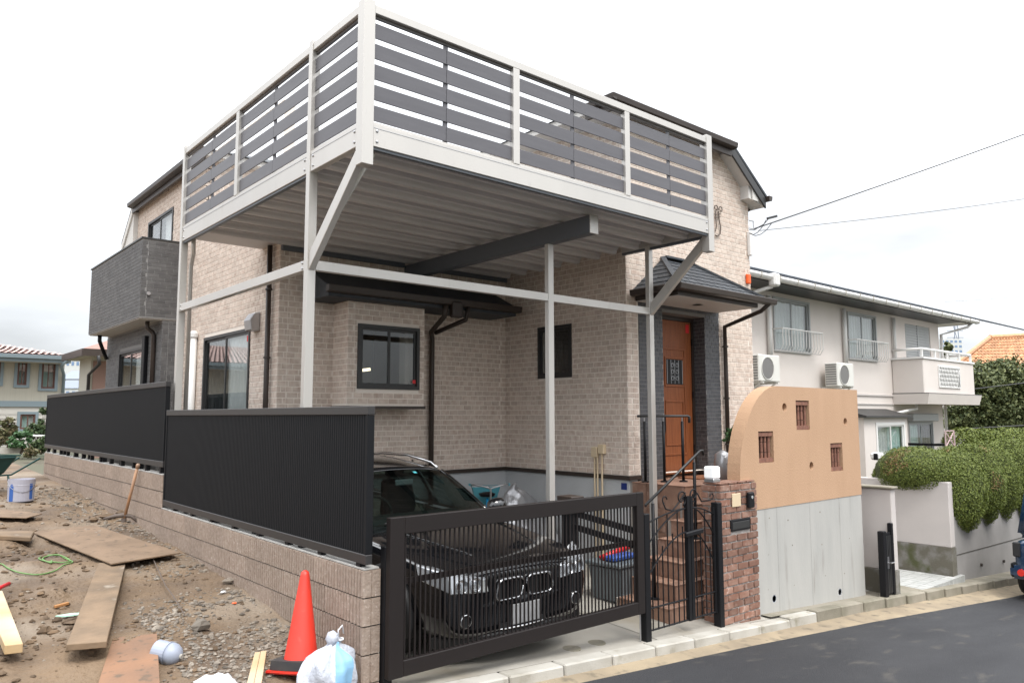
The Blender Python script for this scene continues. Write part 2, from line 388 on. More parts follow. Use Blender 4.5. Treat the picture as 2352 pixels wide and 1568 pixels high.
# walls: facing 'Y' means the outside looks to -Y (plane y = p, u = x); 'X' looks to -X (plane x = p, u = y)
def WP(f, p, u, v, d=0): return Vector((u, p-d, v)) if f == 'Y' else Vector((p-d, u, v))   # d > 0: proud of the wall
def wbox(mb, f, p, u0, u1, v0, v1, d0, d1):
    a, b = WP(f, p, u0, v0, d0), WP(f, p, u1, v1, d1); return mb.box(a.x, a.y, a.z, b.x, b.y, b.z)
def wall_holes(f, p, u0, u1, v0, v1, holes, th=.15, top=None):
    mb = MB(); us = sorted({u0, u1, *[h[0] for h in holes], *[h[1] for h in holes]}); vs = sorted({v0, v1, *[h[2] for h in holes], *[h[3] for h in holes]})
    us = [u for u in us if u0 <= u <= u1]; vs = [v for v in vs if v0 <= v <= v1]
    for a, b in zip(us, us[1:]):
        for c, d in zip(vs, vs[1:]):
            if any(h[0]-1e-6 <= a and b <= h[1]+1e-6 and h[2]-1e-6 <= c and d <= h[3]+1e-6 for h in holes): continue
            mb.quad(WP(f,p,a,c), WP(f,p,b,c), WP(f,p,b,d), WP(f,p,a,d))
    for h in holes:
        a, b, c, d = max(h[0],u0), min(h[1],u1), max(h[2],v0), min(h[3],v1)
        for (q1, q2) in (((a,c),(b,c)), ((b,c),(b,d)), ((b,d),(a,d)), ((a,d),(a,c))):
            mb.quad(WP(f,p,*q1), WP(f,p,*q2), WP(f,p,*q2,-th), WP(f,p,*q1,-th))
    return mb
def brick_rects(u0, u1, v0, v1, pu, pv, g, holes, keep=None, seams=()):
    out_ = []; r = 0; v = v0
    while v + pv*.5 < v1:
        va, vb = v+g/2, min(v+pv-g/2, v1); u = u0 - (pu*.5 if r % 2 else 0) - (pu*.17 if r % 4 > 1 else 0)
        while u < u1:
            segs = [(max(u+g/2, u0), min(u+pu-g/2, u1))]
            for h in list(holes)+[(s-.004, s+.004, v0, v1) for s in seams]:
                if vb <= h[2]+.004 or va >= h[3]-.004: continue
                ns = []
                for a, b in segs:
                    if b <= h[0] or a >= h[1]: ns.append((a, b)); continue
                    if a < h[0]: ns.append((a, h[0]))
                    if b > h[1]: ns.append((h[1], b))
                segs = ns
            for a, b in segs:
                if b-a > .02 and (keep is None or keep((a+b)/2, (va+vb)/2)): out_.append((a, b, va, vb))
            u += pu
        r += 1; v += pv
    return out_
def leaves(mb, pts, size, up=.2, sq=.55):
    for p, nrm in pts:
        s = size*random.uniform(.6, 1.3); a = Vector((random.gauss(0,1), random.gauss(0,1), random.gauss(0,1)+up))
        if nrm is not None: a = a*.6 + nrm
        a.normalize(); b = a.cross(Vector((random.gauss(0,1), random.gauss(0,1), random.gauss(0,1)))).normalized(); c = a.cross(b)
        o = len(mb.v); mb.v += [p-b*s, p-c*s*sq+a*s*.12, p+b*s, p+c*s*sq+a*s*.12]; mb.f.append((o,o+1,o+2,o+3))

# ================================================================== the setting: ground, road, kerbs, slab
g = MB(); NG = 60
def _gfn(u, v):
    x = -260+560*u; y = -200+560*v
    return (x, y, -1.9 + SL*.9*max(0, x-8)*.25 - .0*y)
g.grid(_gfn, 40, 40).build('ground', 'ground', kind='structure', org=(0,0,0))
# bare earth of the building plot on the left
d = MB()
xs = [-30, -22, -16, -12, -9, -7.5] + [-6.5+.055*i for i in range(169)]
ys = [4.28+.05*i for i in range(110)] + [9.78+.085*i for i in range(75)] + [16.3, 17, 18, 19.5, 21.5, 24, 28, 34, 42]
xs = [x for x in xs if x < 2.83] + [2.86]
for y in ys:
    for x in xs: d.v.append(Vector((x, y, dirt(x, y) if (x > -7.6 and y < 16.2) else dirt0(x, y))))
nx = len(xs)
for j in range(len(ys)-1):
    for i in range(nx-1): a = j*nx+i; d.f.append((a, a+1, a+nx+1, a+nx))
lot = d.build('dirt_lot', 'dirt', kind='structure', org=(0,0,0), smooth=True, fix=False)
# earth between the house and the neighbours (behind the block wall), out of sight
b = MB(); b.quad((2.86,9.3,.55),(40,9.3,-.6),(40,42,-.2),(2.86,42,.9)); b.build('back_garden', 'ground', kind='structure', org=(0,0,0))
# asphalt
def KY(x): return 4.68 if x < 10 else lerp(4.68, 4.42, (x-10)/6)          # front edge of the kerb
def AY(x):
    pts = [(-40,4.4),(3,4.56),(5.6,4.50),(7,4.47),(9.5,4.36),(13.5,4.08),(60,3.4)]
    for (a, p), (c, q) in zip(pts, pts[1:]):
        if x <= c: return lerp(p, q, (x-a)/(c-a))
    return 3.4
a = MB(); xr = [-40,-20,-10,-5,0,3,5.6,7,9.5,13.5,20,30,60]
for x in xr: a.v += [Vector((x,-6,road(x)-.02)), Vector((x,-1,road(x)+.02)), Vector((x, AY(x), road(x)))]
for i in range(len(xr)-1):
    for k in range(2): o = i*3+k; a.f.append((o, o+3, o+4, o+1))
a.build('road', 'asphalt', kind='structure', org=(0,0,0))
gt = MB()
for x in xr: gt.v += [Vector((x, AY(x)-.12, road(x)-.006)), Vector((x, KY(x)+.03, road(x)+.012))]
for i in range(len(xr)-1): gt.f.append((2*i, 2*i+2, 2*i+3, 2*i+1))
gt.build('gutter', 'gutter', kind='structure', org=(0,0,0))
# kerb stones, each one a piece of the kerb
kerb = thing('kerb', None, None, (3, 4.7, street(3)), kind='structure')
x = -1.4; k = 0
rk = random.Random(3)
while x < 24:
    L_ = .6; x1 = x+L_-.012; old = x > 8.2
    y0 = KY(x+.3); dz = rk.uniform(-.004, .004); low = .0 if not old else .035
    if 7.9 < x <= 8.2+.3: low = .02
    zt = lambda X: street(X)+dz+low-.004
    mb = MB(); wd = .17 if not old else .15
    mb.hexa([(x,y0,road(x)-.1),(x1,y0,road(x1)-.1),(x1,y0+wd,road(x1)-.1),(x,y0+wd,road(x)-.1)],
            [(x,y0+.012,zt(x)),(x1,y0+.012,zt(x1)),(x1,y0+wd,zt(x1)),(x,y0+wd,zt(x))])
    mb.build('kerb_stone', 'kerbold' if old else 'kerb', kerb, bevel=.012)
    x += L_
# concrete strip behind the kerb and the carport slab
s = MB(); xs2 = [2.86+.25*i for i in range(34)]
for x in xs2:
    for y in (4.84, 4.95, 5.4, 6, 7, 8, 9.5): s.v.append(Vector((x, y, slab(x, y)-.005)))
for i in range(len(xs2)-1):
    for k in range(6): o = i*7+k; s.f.append((o, o+7, o+8, o+1))
s.build('driveway', 'slab', kind='structure', org=(0,0,0))
js = MB()
for (p, q) in (((6.02,4.86),(6.02,6.6)), ((2.9,6.6),(7.4,6.6)), ((5.0,6.6),(5.0,9.3))):
    pts = [Vector((lerp(p[0],q[0],t/8), lerp(p[1],q[1],t/8), 0)) for t in range(9)]
    dd = (pts[1]-pts[0]).normalized(); nn = Vector((-dd.y, dd.x, 0))*.005
    for u, v in zip(pts, pts[1:]):
        js.quad(*[Vector((w_.x, w_.y, slab(w_.x, w_.y)-.001)) for w_ in (u-nn, v-nn, v+nn, u+nn)])
js.build('expansion_joint', 'joint', kind='structure', org=(0,0,0))
for i, p in enumerate((GS(1313,1489), GS(1370,1476))):
    mb = MB(); mb.lathe([(.085,-.01),(.085,.002),(.078,.004),(.0,.004)], (p.x, max(p.y,4.95), slab(p.x, max(p.y,4.95))-.002), 24)
    mb.build('drain_cover', 'kerbold', label=('round grey drain cover in the slab, the one further from the kerb','round grey drain cover in the slab by the kerb')[i==0], cat='drain cover', group='drain covers in the slab', smooth=False)
sp = MB(); x = 8.0
while x < 24:
    x1 = x+1; sp.quad((x,KY(x)+.14,street(x)+.02),(x1,KY(x1)+.14,street(x1)+.02),(x1,5.3,street(x1)+.026),(x,5.3,street(x)+.026)); x = x1
sp.build('pavement', 'kerbold', kind='structure', org=(0,0,0))

# ================================================================== the house
W0, W1, W2, W3, XR, YB = 4.05, 9.38, 7.9, 6.8, 11.0, 17.0
ZB, ZE = 1.13, 6.15
house = thing('house', 'two storey house in beige brick siding with wooden door behind the steel deck', 'house', (W2, W3, 0))
hole_W2 = [(7.86, 8.59, 2.50, 3.29)]; hole_W1 = [(4.95, 5.98, 2.2, 3.3)]; hole_W0 = [(10.30, 12.16, 1.2, 3.16), (14.04, 15.59, 4.72, 5.68)]
hole_W3 = [(8.14, 10.05, ZB-.2, 3.56)]
YU, ZF = 12.4, 4.29
wall_holes('Y', W1, W0, W2, ZB, ZF, hole_W1).build('wall', 'mortar', house)
wall_holes('Y', YU, W0, W2, ZF, ZE, []).build('wall', 'mortar', house)
wall_holes('X', W2, W3, W1, ZB, ZE, hole_W2).build('wall', 'mortar', house); wall_holes('X', W2, W1, YU, ZF, ZE, []).build('wall', 'mortar', house)
q = MB(); q.box(W0+.005,W1+.005,ZF-.04,W2-.003,YU-.003,ZF); q.build('flat_roof', 'found', house)
w0 = wall_holes('X', W0, W1, YB, ZB, ZE, hole_W0+[(W1, YU, 5.05, ZE)]); w0.build('wall', 'mortar', house)
w3 = wall_holes('Y', W3, W2, 10.05, ZB, ZE, hole_W3)
w3.quad((10.05,W3,ZB),(XR,W3,ZB),(XR,W3,5.6),(10.2,W3,ZE),(10.05,W3,ZE)); w3.build('wall', 'mortar', house)
bk = MB(); bk.quad((XR,W3,-.6),(XR,YB,-.6),(XR,YB,5.6),(XR,W3,5.6)); bk.quad((W0,YB,0),(XR,YB,0),(XR,YB,ZE),(W0,YB,ZE)); bk.build('wall', 'mortar', house)
fl = MB(); fl.box(W0+.3,W1+.3,ZB-.2,XR-.05,YB-.05,ZB-.05); fl.box(W2+.3,W3+.6,ZB-.19,XR-.06,W1+.4,ZB-.06); fl.build('floor', 'interior', house)
# foundation and drip trim
fo = MB(); fo.box(W0+.02,W1+.02,-.3,W2+.02,W1+.2,ZB-.004); fo.box(W2+.02,W3+.02,-.6,W2+.2,W1+.02,ZB-.004); fo.box(W2+.2,W3+.021,-.6,XR-.01,W3+.2,ZB-.15); fo.box(W0+.02,W1+.02,-.3,W0+.2,YB,ZB-.004)
fo.build('foundation', 'found', house)
tr = MB(); tr.box(W0-.02,W1-.02,ZB-.055,W2-.02,W1+.005,ZB); tr.box(W2-.02,W3-.02,ZB-.056,W2+.005,W1-.001,ZB-.001); tr.box(W2-.018,W3-.021,ZB-.054,8.14,W3+.005,ZB-.002); tr.box(W0-.021,W1,ZB-.055,W0+.005,13.3,ZB-.001)
tr.build('base_trim', 'brown', house)
# siding bricks: 300 single pieces where they show largest, the rest joined
PU, PV, GP = .158, .0745, .0125
def gable_ok(u, v): return v < ZE-.02 and (u < 10.2 or v < ZE-.04-(u-10.2)*.69)
sets = [('X', W2, brick_rects(W3, W1, ZB, ZE, PU, PV, GP, hole_W2, seams=(6.92, W1-.12))),
        ('Y', W1, brick_rects(W0, W2, ZB, ZF-.01, PU, PV, GP, [(4.83, 6.04, 2.06, 3.6)]+hole_W1, seams=(6.62, W2-.11, 4.17))),
        ('Y', W3, brick_rects(W2, XR, ZB, ZE, PU, PV, GP, [(8.12, 10.07, 0, 3.6)], gable_ok, seams=(8.0, 10.9))),
        ('X', W0, brick_rects(W1, YB, ZB, ZE, PU, PV, GP, [(13.3, YB, 0, 4.9), (W1-.1, YU, 5.04, 9)]+hole_W0, seams=(9.5, 12.9))),
        ('X', W2, brick_rects(W1, YU, ZB+PV*43, ZE, PU, PV, GP, [])), ('Y', YU, brick_rects(W0, W2, ZB+PV*43, ZE, PU, PV, GP, []))]
full = [];  rest = MB(); TB = .005
sw, sh = PU-GP, PV-GP
for f, p, rects in sets:
    for r in rects:
        isf = abs(r[1]-r[0]-sw) < 1e-4 and abs(r[3]-r[2]-sh) < 1e-4
        vis = (f == 'X' and p == W2 and r[2] < 2.9) or (f == 'Y' and p == W1 and r[0] > 6.5 and r[2] < 2.6) or (f == 'Y' and p == W3 and (r[0] < 8.1 or r[0] > 10.2) and r[2] < 2.9)
        c_ = WP(f, p, (r[0]+r[1])/2, (r[2]+r[3])/2)
        full.append(((c_-CO).length if (isf and vis) else 1e9, f, p, r))
full.sort(key=lambda q: q[0])
bmX, bmY = MB(), MB()
def half_box(mb, f, u0, u1, v0, v1, p, t):
    P_ = lambda u, v, dd: WP(f, p, u, v, dd); e = .002
    mb.add([P_(u0,v0,0),P_(u1,v0,0),P_(u1,v1,0),P_(u0,v1,0),P_(u0+e,v0+e,t),P_(u1-e,v0+e,t),P_(u1-e,v1-e,t),P_(u0+e,v1-e,t)],
           [(4,5,6,7),(0,1,5,4),(1,2,6,5),(2,3,7,6),(3,0,4,7)])
half_box(bmX, 'X', -sw/2, sw/2, -sh/2, sh/2, 0, TB); half_box(bmY, 'Y', -sw/2, sw/2, -sh/2, sh/2, 0, TB)
meX, meY = withmat(bmX.mesh('brick'), 'brickf'), withmat(bmY.mesh('brick'), 'brickf')
for i, (dd, f, p, r) in enumerate(full):
    if i < 300 and dd < 1e8: inst('brick', meX if f == 'X' else meY, house, WP(f, p, (r[0]+r[1])/2, (r[2]+r[3])/2))
    else: half_box(rest, f, r[0], r[1], r[2], r[3], p, TB)
rest.build('siding_bricks', 'brickf', house, kind='stuff')

def window(parent, f, p, u0, u1, v0, v1, fm='frame', fw=.045, proud=.02, back='curtain', sashes=2, backs=None, depth=.09, pm='pane'):
    fr = MB(); 
    wbox(fr, f, p, u0, u1, v0, v0+fw, proud, -.05); wbox(fr, f, p, u0, u1, v1-fw, v1, proud, -.05)
    wbox(fr, f, p, u0, u0+fw, v0+fw, v1-fw, proud, -.05); wbox(fr, f, p, u1-fw, u1, v0+fw, v1-fw, proud, -.05)
    wn = fr.build('window', fm, parent); n = sashes
    for k in range(n):
        a = u0+fw+(u1-u0-2*fw)*k/n; b_ = u0+fw+(u1-u0-2*fw)*(k+1)/n; dz = -.012 if k % 2 else .004; sw_ = .035
        a2, b2 = a-(.017 if k else 0), b_+(.017 if k < n-1 else 0)
        sm = MB()
        wbox(sm, f, p, a2, b2, v0+fw+.001, v0+fw+sw_, dz, dz-.022); wbox(sm, f, p, a2, b2, v1-fw-sw_, v1-fw-.001, dz, dz-.022)
        wbox(sm, f, p, a2, a2+sw_, v0+fw+sw_, v1-fw-sw_, dz, dz-.022); wbox(sm, f, p, b2-sw_, b2, v0+fw+sw_, v1-fw-sw_, dz, dz-.022)
        sm.build('sash', fm, wn)
        pn = MB(); wbox(pn, f, p, a2+sw_, b2-sw_, v0+fw+sw_, v1-fw-sw_, dz-.009, dz-.013); pn.build('pane', pm, wn)
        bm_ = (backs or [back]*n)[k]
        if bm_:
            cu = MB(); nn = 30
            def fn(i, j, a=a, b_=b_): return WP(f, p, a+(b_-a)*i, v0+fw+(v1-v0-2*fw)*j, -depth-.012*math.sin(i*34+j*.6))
            cu.grid(fn, nn, 1).build('curtain', bm_, wn, fix=False, smooth=True)  # pleated curtains; the 'dark' ones are sheets coloured as the unlit room
    return wn
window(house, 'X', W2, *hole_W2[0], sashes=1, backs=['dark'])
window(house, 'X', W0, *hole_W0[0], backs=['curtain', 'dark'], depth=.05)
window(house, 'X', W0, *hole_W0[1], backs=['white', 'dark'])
# bay window over the carport
bx0, bx1, by, bz0, bz1 = 4.83, 6.04, 8.97, 2.07, 3.5
wall_holes('Y', by, bx0, bx1, bz0, bz1, [(4.975, 5.955, 2.30, 3.17)], th=.1).build('bay_wall', 'mortar', house)
sb = MB(); sb.quad((bx0,by,bz0),(bx0,W1,bz0),(bx0,W1,bz1),(bx0,by,bz1)); sb.build('bay_wall', 'mortar', house); sb = MB(); sb.quad((bx1,by,bz0),(bx1,W1,bz0),(bx1,W1,bz1),(bx1,by,bz1)); sb.build('bay_wall', 'mortar', house)
bb = MB()
for r in brick_rects(bx0, bx1, ZB+PV*13, bz1, PU, PV, GP, [(4.975, 5.955, 2.30, 3.17)], lambda u, v: v > bz0+.03, seams=(bx0+.1,)): half_box(bb, 'Y', r[0], r[1], r[2], r[3], by, TB)
for r in brick_rects(by, W1, ZB+PV*13, bz1, PU, PV, GP, [], lambda u, v: v > bz0+.03): half_box(bb, 'X', r[0], r[1], r[2], r[3], bx0, TB)
bb.build('siding_bricks', 'brickf', house, kind='stuff')
bt = MB(); bt.box(bx0-.02,by-.02,bz0-.035,bx1+.02,W1-.004,bz0+.002); bt.build('bay_sill', 'brown', house)
window(house, 'Y', by, 4.975, 5.955, 2.30, 3.17, backs=[None, None])
bi = MB(); bi.box(4.6,W1+1.6,1.5,6.4,W1+1.64,3.4); bi.build('interior_wall', 'interior', house)
# lit tube seen through the bay window
ft = MB(); ft.bar((5.70,W1+1.0,2.62),(5.98,W1+1.0,2.66),.045); mat('tube', (.9,.85,.7), .5, emit=((1,.85,.6), 1.4)); ft.build('ceiling_lamp', 'tube', house)
# lean-to roof above the bay
ry = 8.74
rf = MB(); rf.prism([(4.42,ry,3.60),(4.42,W1-.003,3.92),(4.42,W1-.003,3.46),(4.42,ry,3.46)], (3.16,0,0)); ro = rf.build('bay_roof', 'roofm', house, bevel=.006)
gu = MB()
gu.prism([(4.38,ry-.003,3.60),(4.38,ry-.10,3.60),(4.38,ry-.09,3.51),(4.38,ry-.003,3.50)], (3.24,0,0)); gu.build('gutter_channel', 'brown', ro, bevel=.008)
dp = MB(); px_ = 6.41
dp.box(px_-.12,ry-.13,3.33,px_+.06,ry-.02,3.56); hp = dp.build('rain_hopper', 'brown', ro, bevel=.02)
dpx = MB(); dpx.tube([(px_-.2,ry-.06,3.5),(px_-.2,ry-.02,3.34),(px_-.05,W1-.12,3.18),(px_,W1-.07,3.08),(px_,W1-.07,2.5),(px_,W1-.07,.05)], .038, 10)
dpx.tube([(px_+.2,ry-.06,3.5),(px_+.2,ry,3.33),(px_+.03,W1-.11,3.17)], .034, 10)
dpx.build('downpipe', 'brown', house, smooth=True)
def downpipe(pts, r=.034, m='brown', parent=house, clips=()):
    mb = MB(); mb.tube(pts, r, 10)
    o = mb.build('downpipe', m, parent, smooth=True)
    for c_ in clips:
        q = MB(); q.lathe([(r+.004,-.012),(r+.012,-.012),(r+.012,.012),(r+.004,.012)], c_, 12); q.build('pipe_clip', m, parent)
    return o
downpipe([(W0-.06,9.58,4.19),(W0-.06,9.58,.4)], clips=[(W0-.06,9.58,z) for z in (3.6,2.7,1.9)])
downpipe([(W0-.06,12.5,3.18),(W0-.06,12.5,.6)], .05, 'gutw')
mb = MB(); mb.lathe([(.05,3.18),(.065,3.2),(.065,3.26),(.04,3.30)], (W0-.06,12.5,0), 14); mb.build('pipe_cap', 'gutw', house)
# vent hood on the side wall
vh = MB(); c_ = Vector((W0, 10.08, 3.22))
vh.prism([c_+Vector((0,-.11,-.13)),c_+Vector((-.13,-.11,-.13)),c_+Vector((-.15,-.11,.02)),c_+Vector((-.09,-.11,.11)),c_+Vector((0,-.11,.13))], (0,.22,0)); vh.build('vent_hood', 'steel', house, bevel=.012)

# porch: dark tiles, door, canopy
tp = MB(); rec = (8.66, 9.68, ZB-.10, 3.42)
DT = .065
pw = wall_holes('Y', W3-.012, 8.14, 10.05, ZB-.08, 3.56, [rec], th=.0); pw.quad((8.14,W3-.012,ZB-.08),(8.14,W3+.1,ZB-.08),(8.14,W3+.1,3.56),(8.14,W3-.012,3.56)); pw.quad((10.05,W3-.012,ZB-.08),(10.05,W3+.1,ZB-.08),(10.05,W3+.1,3.56),(10.05,W3-.012,3.56))
yd = 7.02
pw.quad((rec[0],W3-.012,rec[2]),(rec[0],yd+.1,rec[2]),(rec[0],yd+.1,rec[3]),(rec[0],W3-.012,rec[3])); pw.quad((rec[1],W3-.012,rec[2]),(rec[1],yd+.1,rec[2]),(rec[1],yd+.1,rec[3]),(rec[1],W3-.012,rec[3])); pw.quad((rec[0],W3-.012,rec[3]),(rec[1],W3-.012,rec[3]),(rec[1],yd+.1,rec[3]),(rec[0],yd+.1,rec[3]))
porch = pw.build('porch_wall', 'greygrout', house)
tl = MB()
for r in brick_rects(8.14, 10.05, ZB-.08, 3.56, .115, .0575, .006, [rec]): half_box(tl, 'Y', *r, W3-.012, .004)
def half_xp(mb, x, y0, y1, z0, z1, t):   # tiles on a reveal facing -X at plane x
    half_box(mb, 'X', y0, y1, z0, z1, x, t)
for r in brick_rects(W3-.01, yd-.03, rec[2], rec[3], .115, .0575, .006, []): half_xp(tl, rec[1], *r, .004)
tl.build('wall_tiles', 'darktile', porch, kind='stuff')
ts = MB()
ts.box(8.14,W3-.03,ZB-.13,8.66,W3+.02,ZB-.08); ts.box(9.68,W3-.03,ZB-.13,10.05,W3+.02,ZB-.08); ts.build('tile_skirting', 'found', porch)
dz0, dz1 = 1.075, 3.36; dx0, dx1 = 8.72, 9.63
fm = MB(); wbox(fm,'Y',yd,rec[0]+.002,dx0,dz0,rec[3]-.002,.03,-.08); wbox(fm,'Y',yd,dx1,rec[1]-.002,dz0,rec[3]-.002,.03,-.08); wbox(fm,'Y',yd,dx0,dx1,dz1,rec[3]-.002,.03,-.08); fm.build('door_frame', 'brown', porch)
dr = MB(); wbox(dr,'Y',yd,dx0+.004,dx1-.004,dz0,dz1-.004,.012,-.04); door = dr.build('door', 'doorwood', porch, bevel=.003)
def mould(u0,u1,v0,v1,t=.028,d_=.012):
    q = MB()
    wbox(q,'Y',yd-.012,u0,u1,v0,v0+t,d_,-.001); wbox(q,'Y',yd-.012,u0,u1,v1-t,v1,d_,-.001); wbox(q,'Y',yd-.012,u0,u0+t,v0+t,v1-t,d_,-.001); wbox(q,'Y',yd-.012,u1-t,u1,v0+t,v1-t,d_,-.001)
    return q.build('moulding', 'doorwood', door, bevel=.003)
dw = dx1-dx0
mould(dx0+.16*dw, dx1-.18*dw, dz0+.28, dz1-.42, .03); mould(dx0+.27*dw, dx1-.22*dw, dz1-1.0, dz1-.55, .03); mould(dx0+.27*dw, dx1-.24*dw, dz0+.42, dz1-1.2, .026)
q = MB(); wbox(q,'Y',yd-.012,dx0+.27*dw+.04,dx1-.22*dw-.04,dz1-.96,dz1-.59,.006,-.001); q.build('door_glass', 'dark', door)
q = MB()
gx0, gx1, gz0, gz1 = dx0+.27*dw+.05, dx1-.22*dw-.05, dz1-.95, dz1-.60
for k in range(5):
    u = lerp(gx0, gx1, k/4); q.tube([(u,yd-.024,gz0),(u,yd-.024,gz1)], .004, 6)
for k in range(3):
    for sgn in (-1, 1):
        cx, cz = lerp(gx0,gx1,.5)+sgn*.055, lerp(gz0,gz1,.22+.28*k)
        q.tube([(cx+.04*math.cos(t/10*6.283)*(1-t/24), yd-.026, cz+.04*math.sin(t/10*6.283)*(1-t/24)) for t in range(14)], .0035, 5)
q.build('door_grille', 'steel', door)
q = MB(); hx = dx0+.09
q.tube([(hx,yd-.03,2.02),(hx,yd-.09,2.0),(hx+.03,yd-.1,1.9),(hx+.035,yd-.1,1.75),(hx,yd-.09,1.6),(hx,yd-.03,1.56)], .014, 8); q.box(hx-.035,yd-.06,1.96,hx+.045,yd-.012,2.12); q.build('door_handle', 'blackm', door)
q = MB(); q.cyl((hx-.0,yd-.012,2.3),(hx-.0,yd-.03,2.3),.03,14); q.build('door_lock', 'steel', door)
q = MB(); wbox(q,'Y',yd-.012,dx1-.13,dx1-.05,dz1-.17,dz1-.04,.003,-.0005); q.build('door_sticker', 'stickred', door)
for z in (1.4, 2.2, 3.0):
    q = MB(); q.cyl((dx1-.006,yd-.035,z),(dx1-.006,yd-.035,z+.1),.011,8); q.build('door_hinge', 'blackm', door)
# canopy
cy0, cx0, cx1, cz = 6.0, 8.0, 10.06, 3.52
cp = MB(); cp.box(cx0+.07,cy0+.06,cz,cx1-.07,W3-.016,cz+.11); cano = cp.build('canopy', 'brown', house, bevel=.004)
q = MB(); q.box(cx0+.09,cy0+.08,cz-.006,cx1-.09,W3-.018,cz-.0005); q.build('soffit', 'soffit', cano)
q = MB(); q.lathe([(.075,-.008),(.06,-.008),(.055,.004)], (9.0,6.42,cz-.003), 20); q.build('downlight', 'steel', cano)
q = MB(); q.lathe([(.05,-.009),(.0,-.009)], (9.0,6.42,cz-.003), 20); q.build('downlight_glass', 'white', cano)
zr0 = cz+.13; A_, B_ = Vector((8.70,W3-.014,4.2)), Vector((9.36,W3-.014,4.2))
c00, c10, c11, c01 = Vector((cx0,cy0,zr0)), Vector((cx1,cy0,zr0)), Vector((cx1,W3-.014,zr0)), Vector((cx0,W3-.014,zr0))
q = MB(); q.add([c00,c10,c11,c01,A_,B_], [(0,1,5,4),(1,2,5),(3,0,4),(0,3,2,1),(2,3,4,5)]); q.build('roof_deck', 'roofm', cano)
def shingle_plane(mb, e0, e1, t0, t1, rows, w_, lift=.012):
    nrm = (e1-e0).cross(t0-e0).normalized(); nrm = nrm if nrm.z > 0 else -nrm
    rr = random.Random(5)
    for r in range(rows):
        f0, f1 = r/rows, (r+1.12)/rows; a0, b0 = e0.lerp(t0, f0), e1.lerp(t1, f0); a1, b1 = e0.lerp(t0, min(1,f1)), e1.lerp(t1, min(1,f1))
        n_ = max(1, int((b0-a0).length/w_)); off = .5 if r % 2 else 0
        for k in range(-1, n_+1):
            u0, u1 = (k+off)/n_, (k+1+off)/n_; u0, u1 = max(0,u0)+.004, min(1,u1)-.004
            if u1-u0 < .02: continue
            j = rr.uniform(-.03, .03)/rows
            p0, p1, p2, p3 = a0.lerp(b0,u0), a0.lerp(b0,u1), a1.lerp(b1,u1), a1.lerp(b1,u0)
            L1, L0 = nrm*lift, nrm*.002
            yield [p0+L1*.4, p1+L1*.4, p2+L0*.4, p3+L0*.4], [p0+L1, p1+L1, p2+L0, p3+L0]
for (e0,e1,t0,t1) in ((c00,c10,A_,B_),(c01,c00,A_,A_),(c10,c11,B_,B_)):
    for bpts, tpts in shingle_plane(None, e0, e1, t0, t1, 7, .2):
        q = MB(); q.hexa(bpts, tpts); q.build('shingle', 'roofm', cano)
q = MB(); q.bar(c00+Vector((0,0,.02)), A_+Vector((0,0,.02)), .07, .03); q.bar(c10+Vector((0,0,.02)), B_+Vector((0,0,.02)), .07, .03); q.bar(A_+Vector((0,-.04,.02)), B_+Vector((0,-.04,.02)), .09, .03); q.build('hip_cap', 'roofm', cano)
q = MB(); q.prism([(cx0-.06,cy0-.002,zr0+.005),(cx0-.06,cy0-.10,zr0+.005),(cx0-.06,cy0-.085,zr0-.075),(cx0-.06,cy0-.002,zr0-.085)], (cx1-cx0+.28,0,0)); q.build('gutter_channel', 'brown', cano, bevel=.008)
q = MB(); q.prism([(cx0-.002,cy0-.0,zr0+.003),(cx0-.09,cy0-.0,zr0+.003),(cx0-.08,cy0-.0,zr0-.075),(cx0-.002,cy0-.0,zr0-.085)], (0,.76,0)); q.build('gutter_channel', 'brown', cano, bevel=.008)
downpipe([(10.14,cy0-.04,zr0-.06),(10.14,cy0+.1,zr0-.16),(10.14,W3-.06,zr0-.34),(10.14,W3-.06,2.6),(10.14,W3-.06,1.05)], clips=[(10.14,W3-.06,z) for z in (3.0,2.2,1.5)])

# roof
EZ = 6.22
def hip(x0,x1,y0,y1,z,sl):
    q = MB(); wx, wy = x1-x0, y1-y0
    if wx < wy: r0, r1 = Vector(((x0+x1)/2, y0+wx/2, z+wx/2*sl)), Vector(((x0+x1)/2, y1-wx/2, z+wx/2*sl))
    else: r0, r1 = Vector((x0+wy/2,(y0+y1)/2,z+wy/2*sl)), Vector((x1-wy/2,(y0+y1)/2,z+wy/2*sl))
    c = [Vector((x0,y0,z)),Vector((x1,y0,z)),Vector((x1,y1,z)),Vector((x0,y1,z))]
    if wx < wy: q.add(c+[r0,r1], [(0,1,4),(1,2,5,4),(2,3,5),(3,0,4,5),(3,2,1,0)])
    else: q.add(c+[r0,r1], [(0,1,5,4),(1,2,5),(2,3,4,5),(3,0,4),(3,2,1,0)])
    return q
rx0, rx1, ryf = 7.42, 10.24, 6.58
roof = hip(rx0, rx1, ryf, 17.2, EZ, .42).build('roof', 'roofm', house)
hip(3.93, 9.0, 12.15, 16.4, EZ-.004, .38).build('roof_wing', 'roofm', roof)
q = MB(); q.box(rx0+.03,ryf+.03,EZ-.09,rx1+.02,17.2,EZ-.005); q.box(3.97,12.2,EZ-.092,rx0+.04,16.35,EZ-.009); q.build('soffit', 'soffit', roof)
q = MB(); q.box(rx0-.005,ryf-.005,EZ-.2,rx1,ryf+.03,EZ-.002); q.box(rx0-.004,ryf+.03,EZ-.2,rx0+.03,ryf+.5,EZ-.003); q.build('fascia', 'brown', roof, bevel=.004); q = MB(); q.box(3.925,12.15,EZ-.2,3.96,16.4,EZ-.006); q.build('fascia', 'brown', roof, bevel=.004)
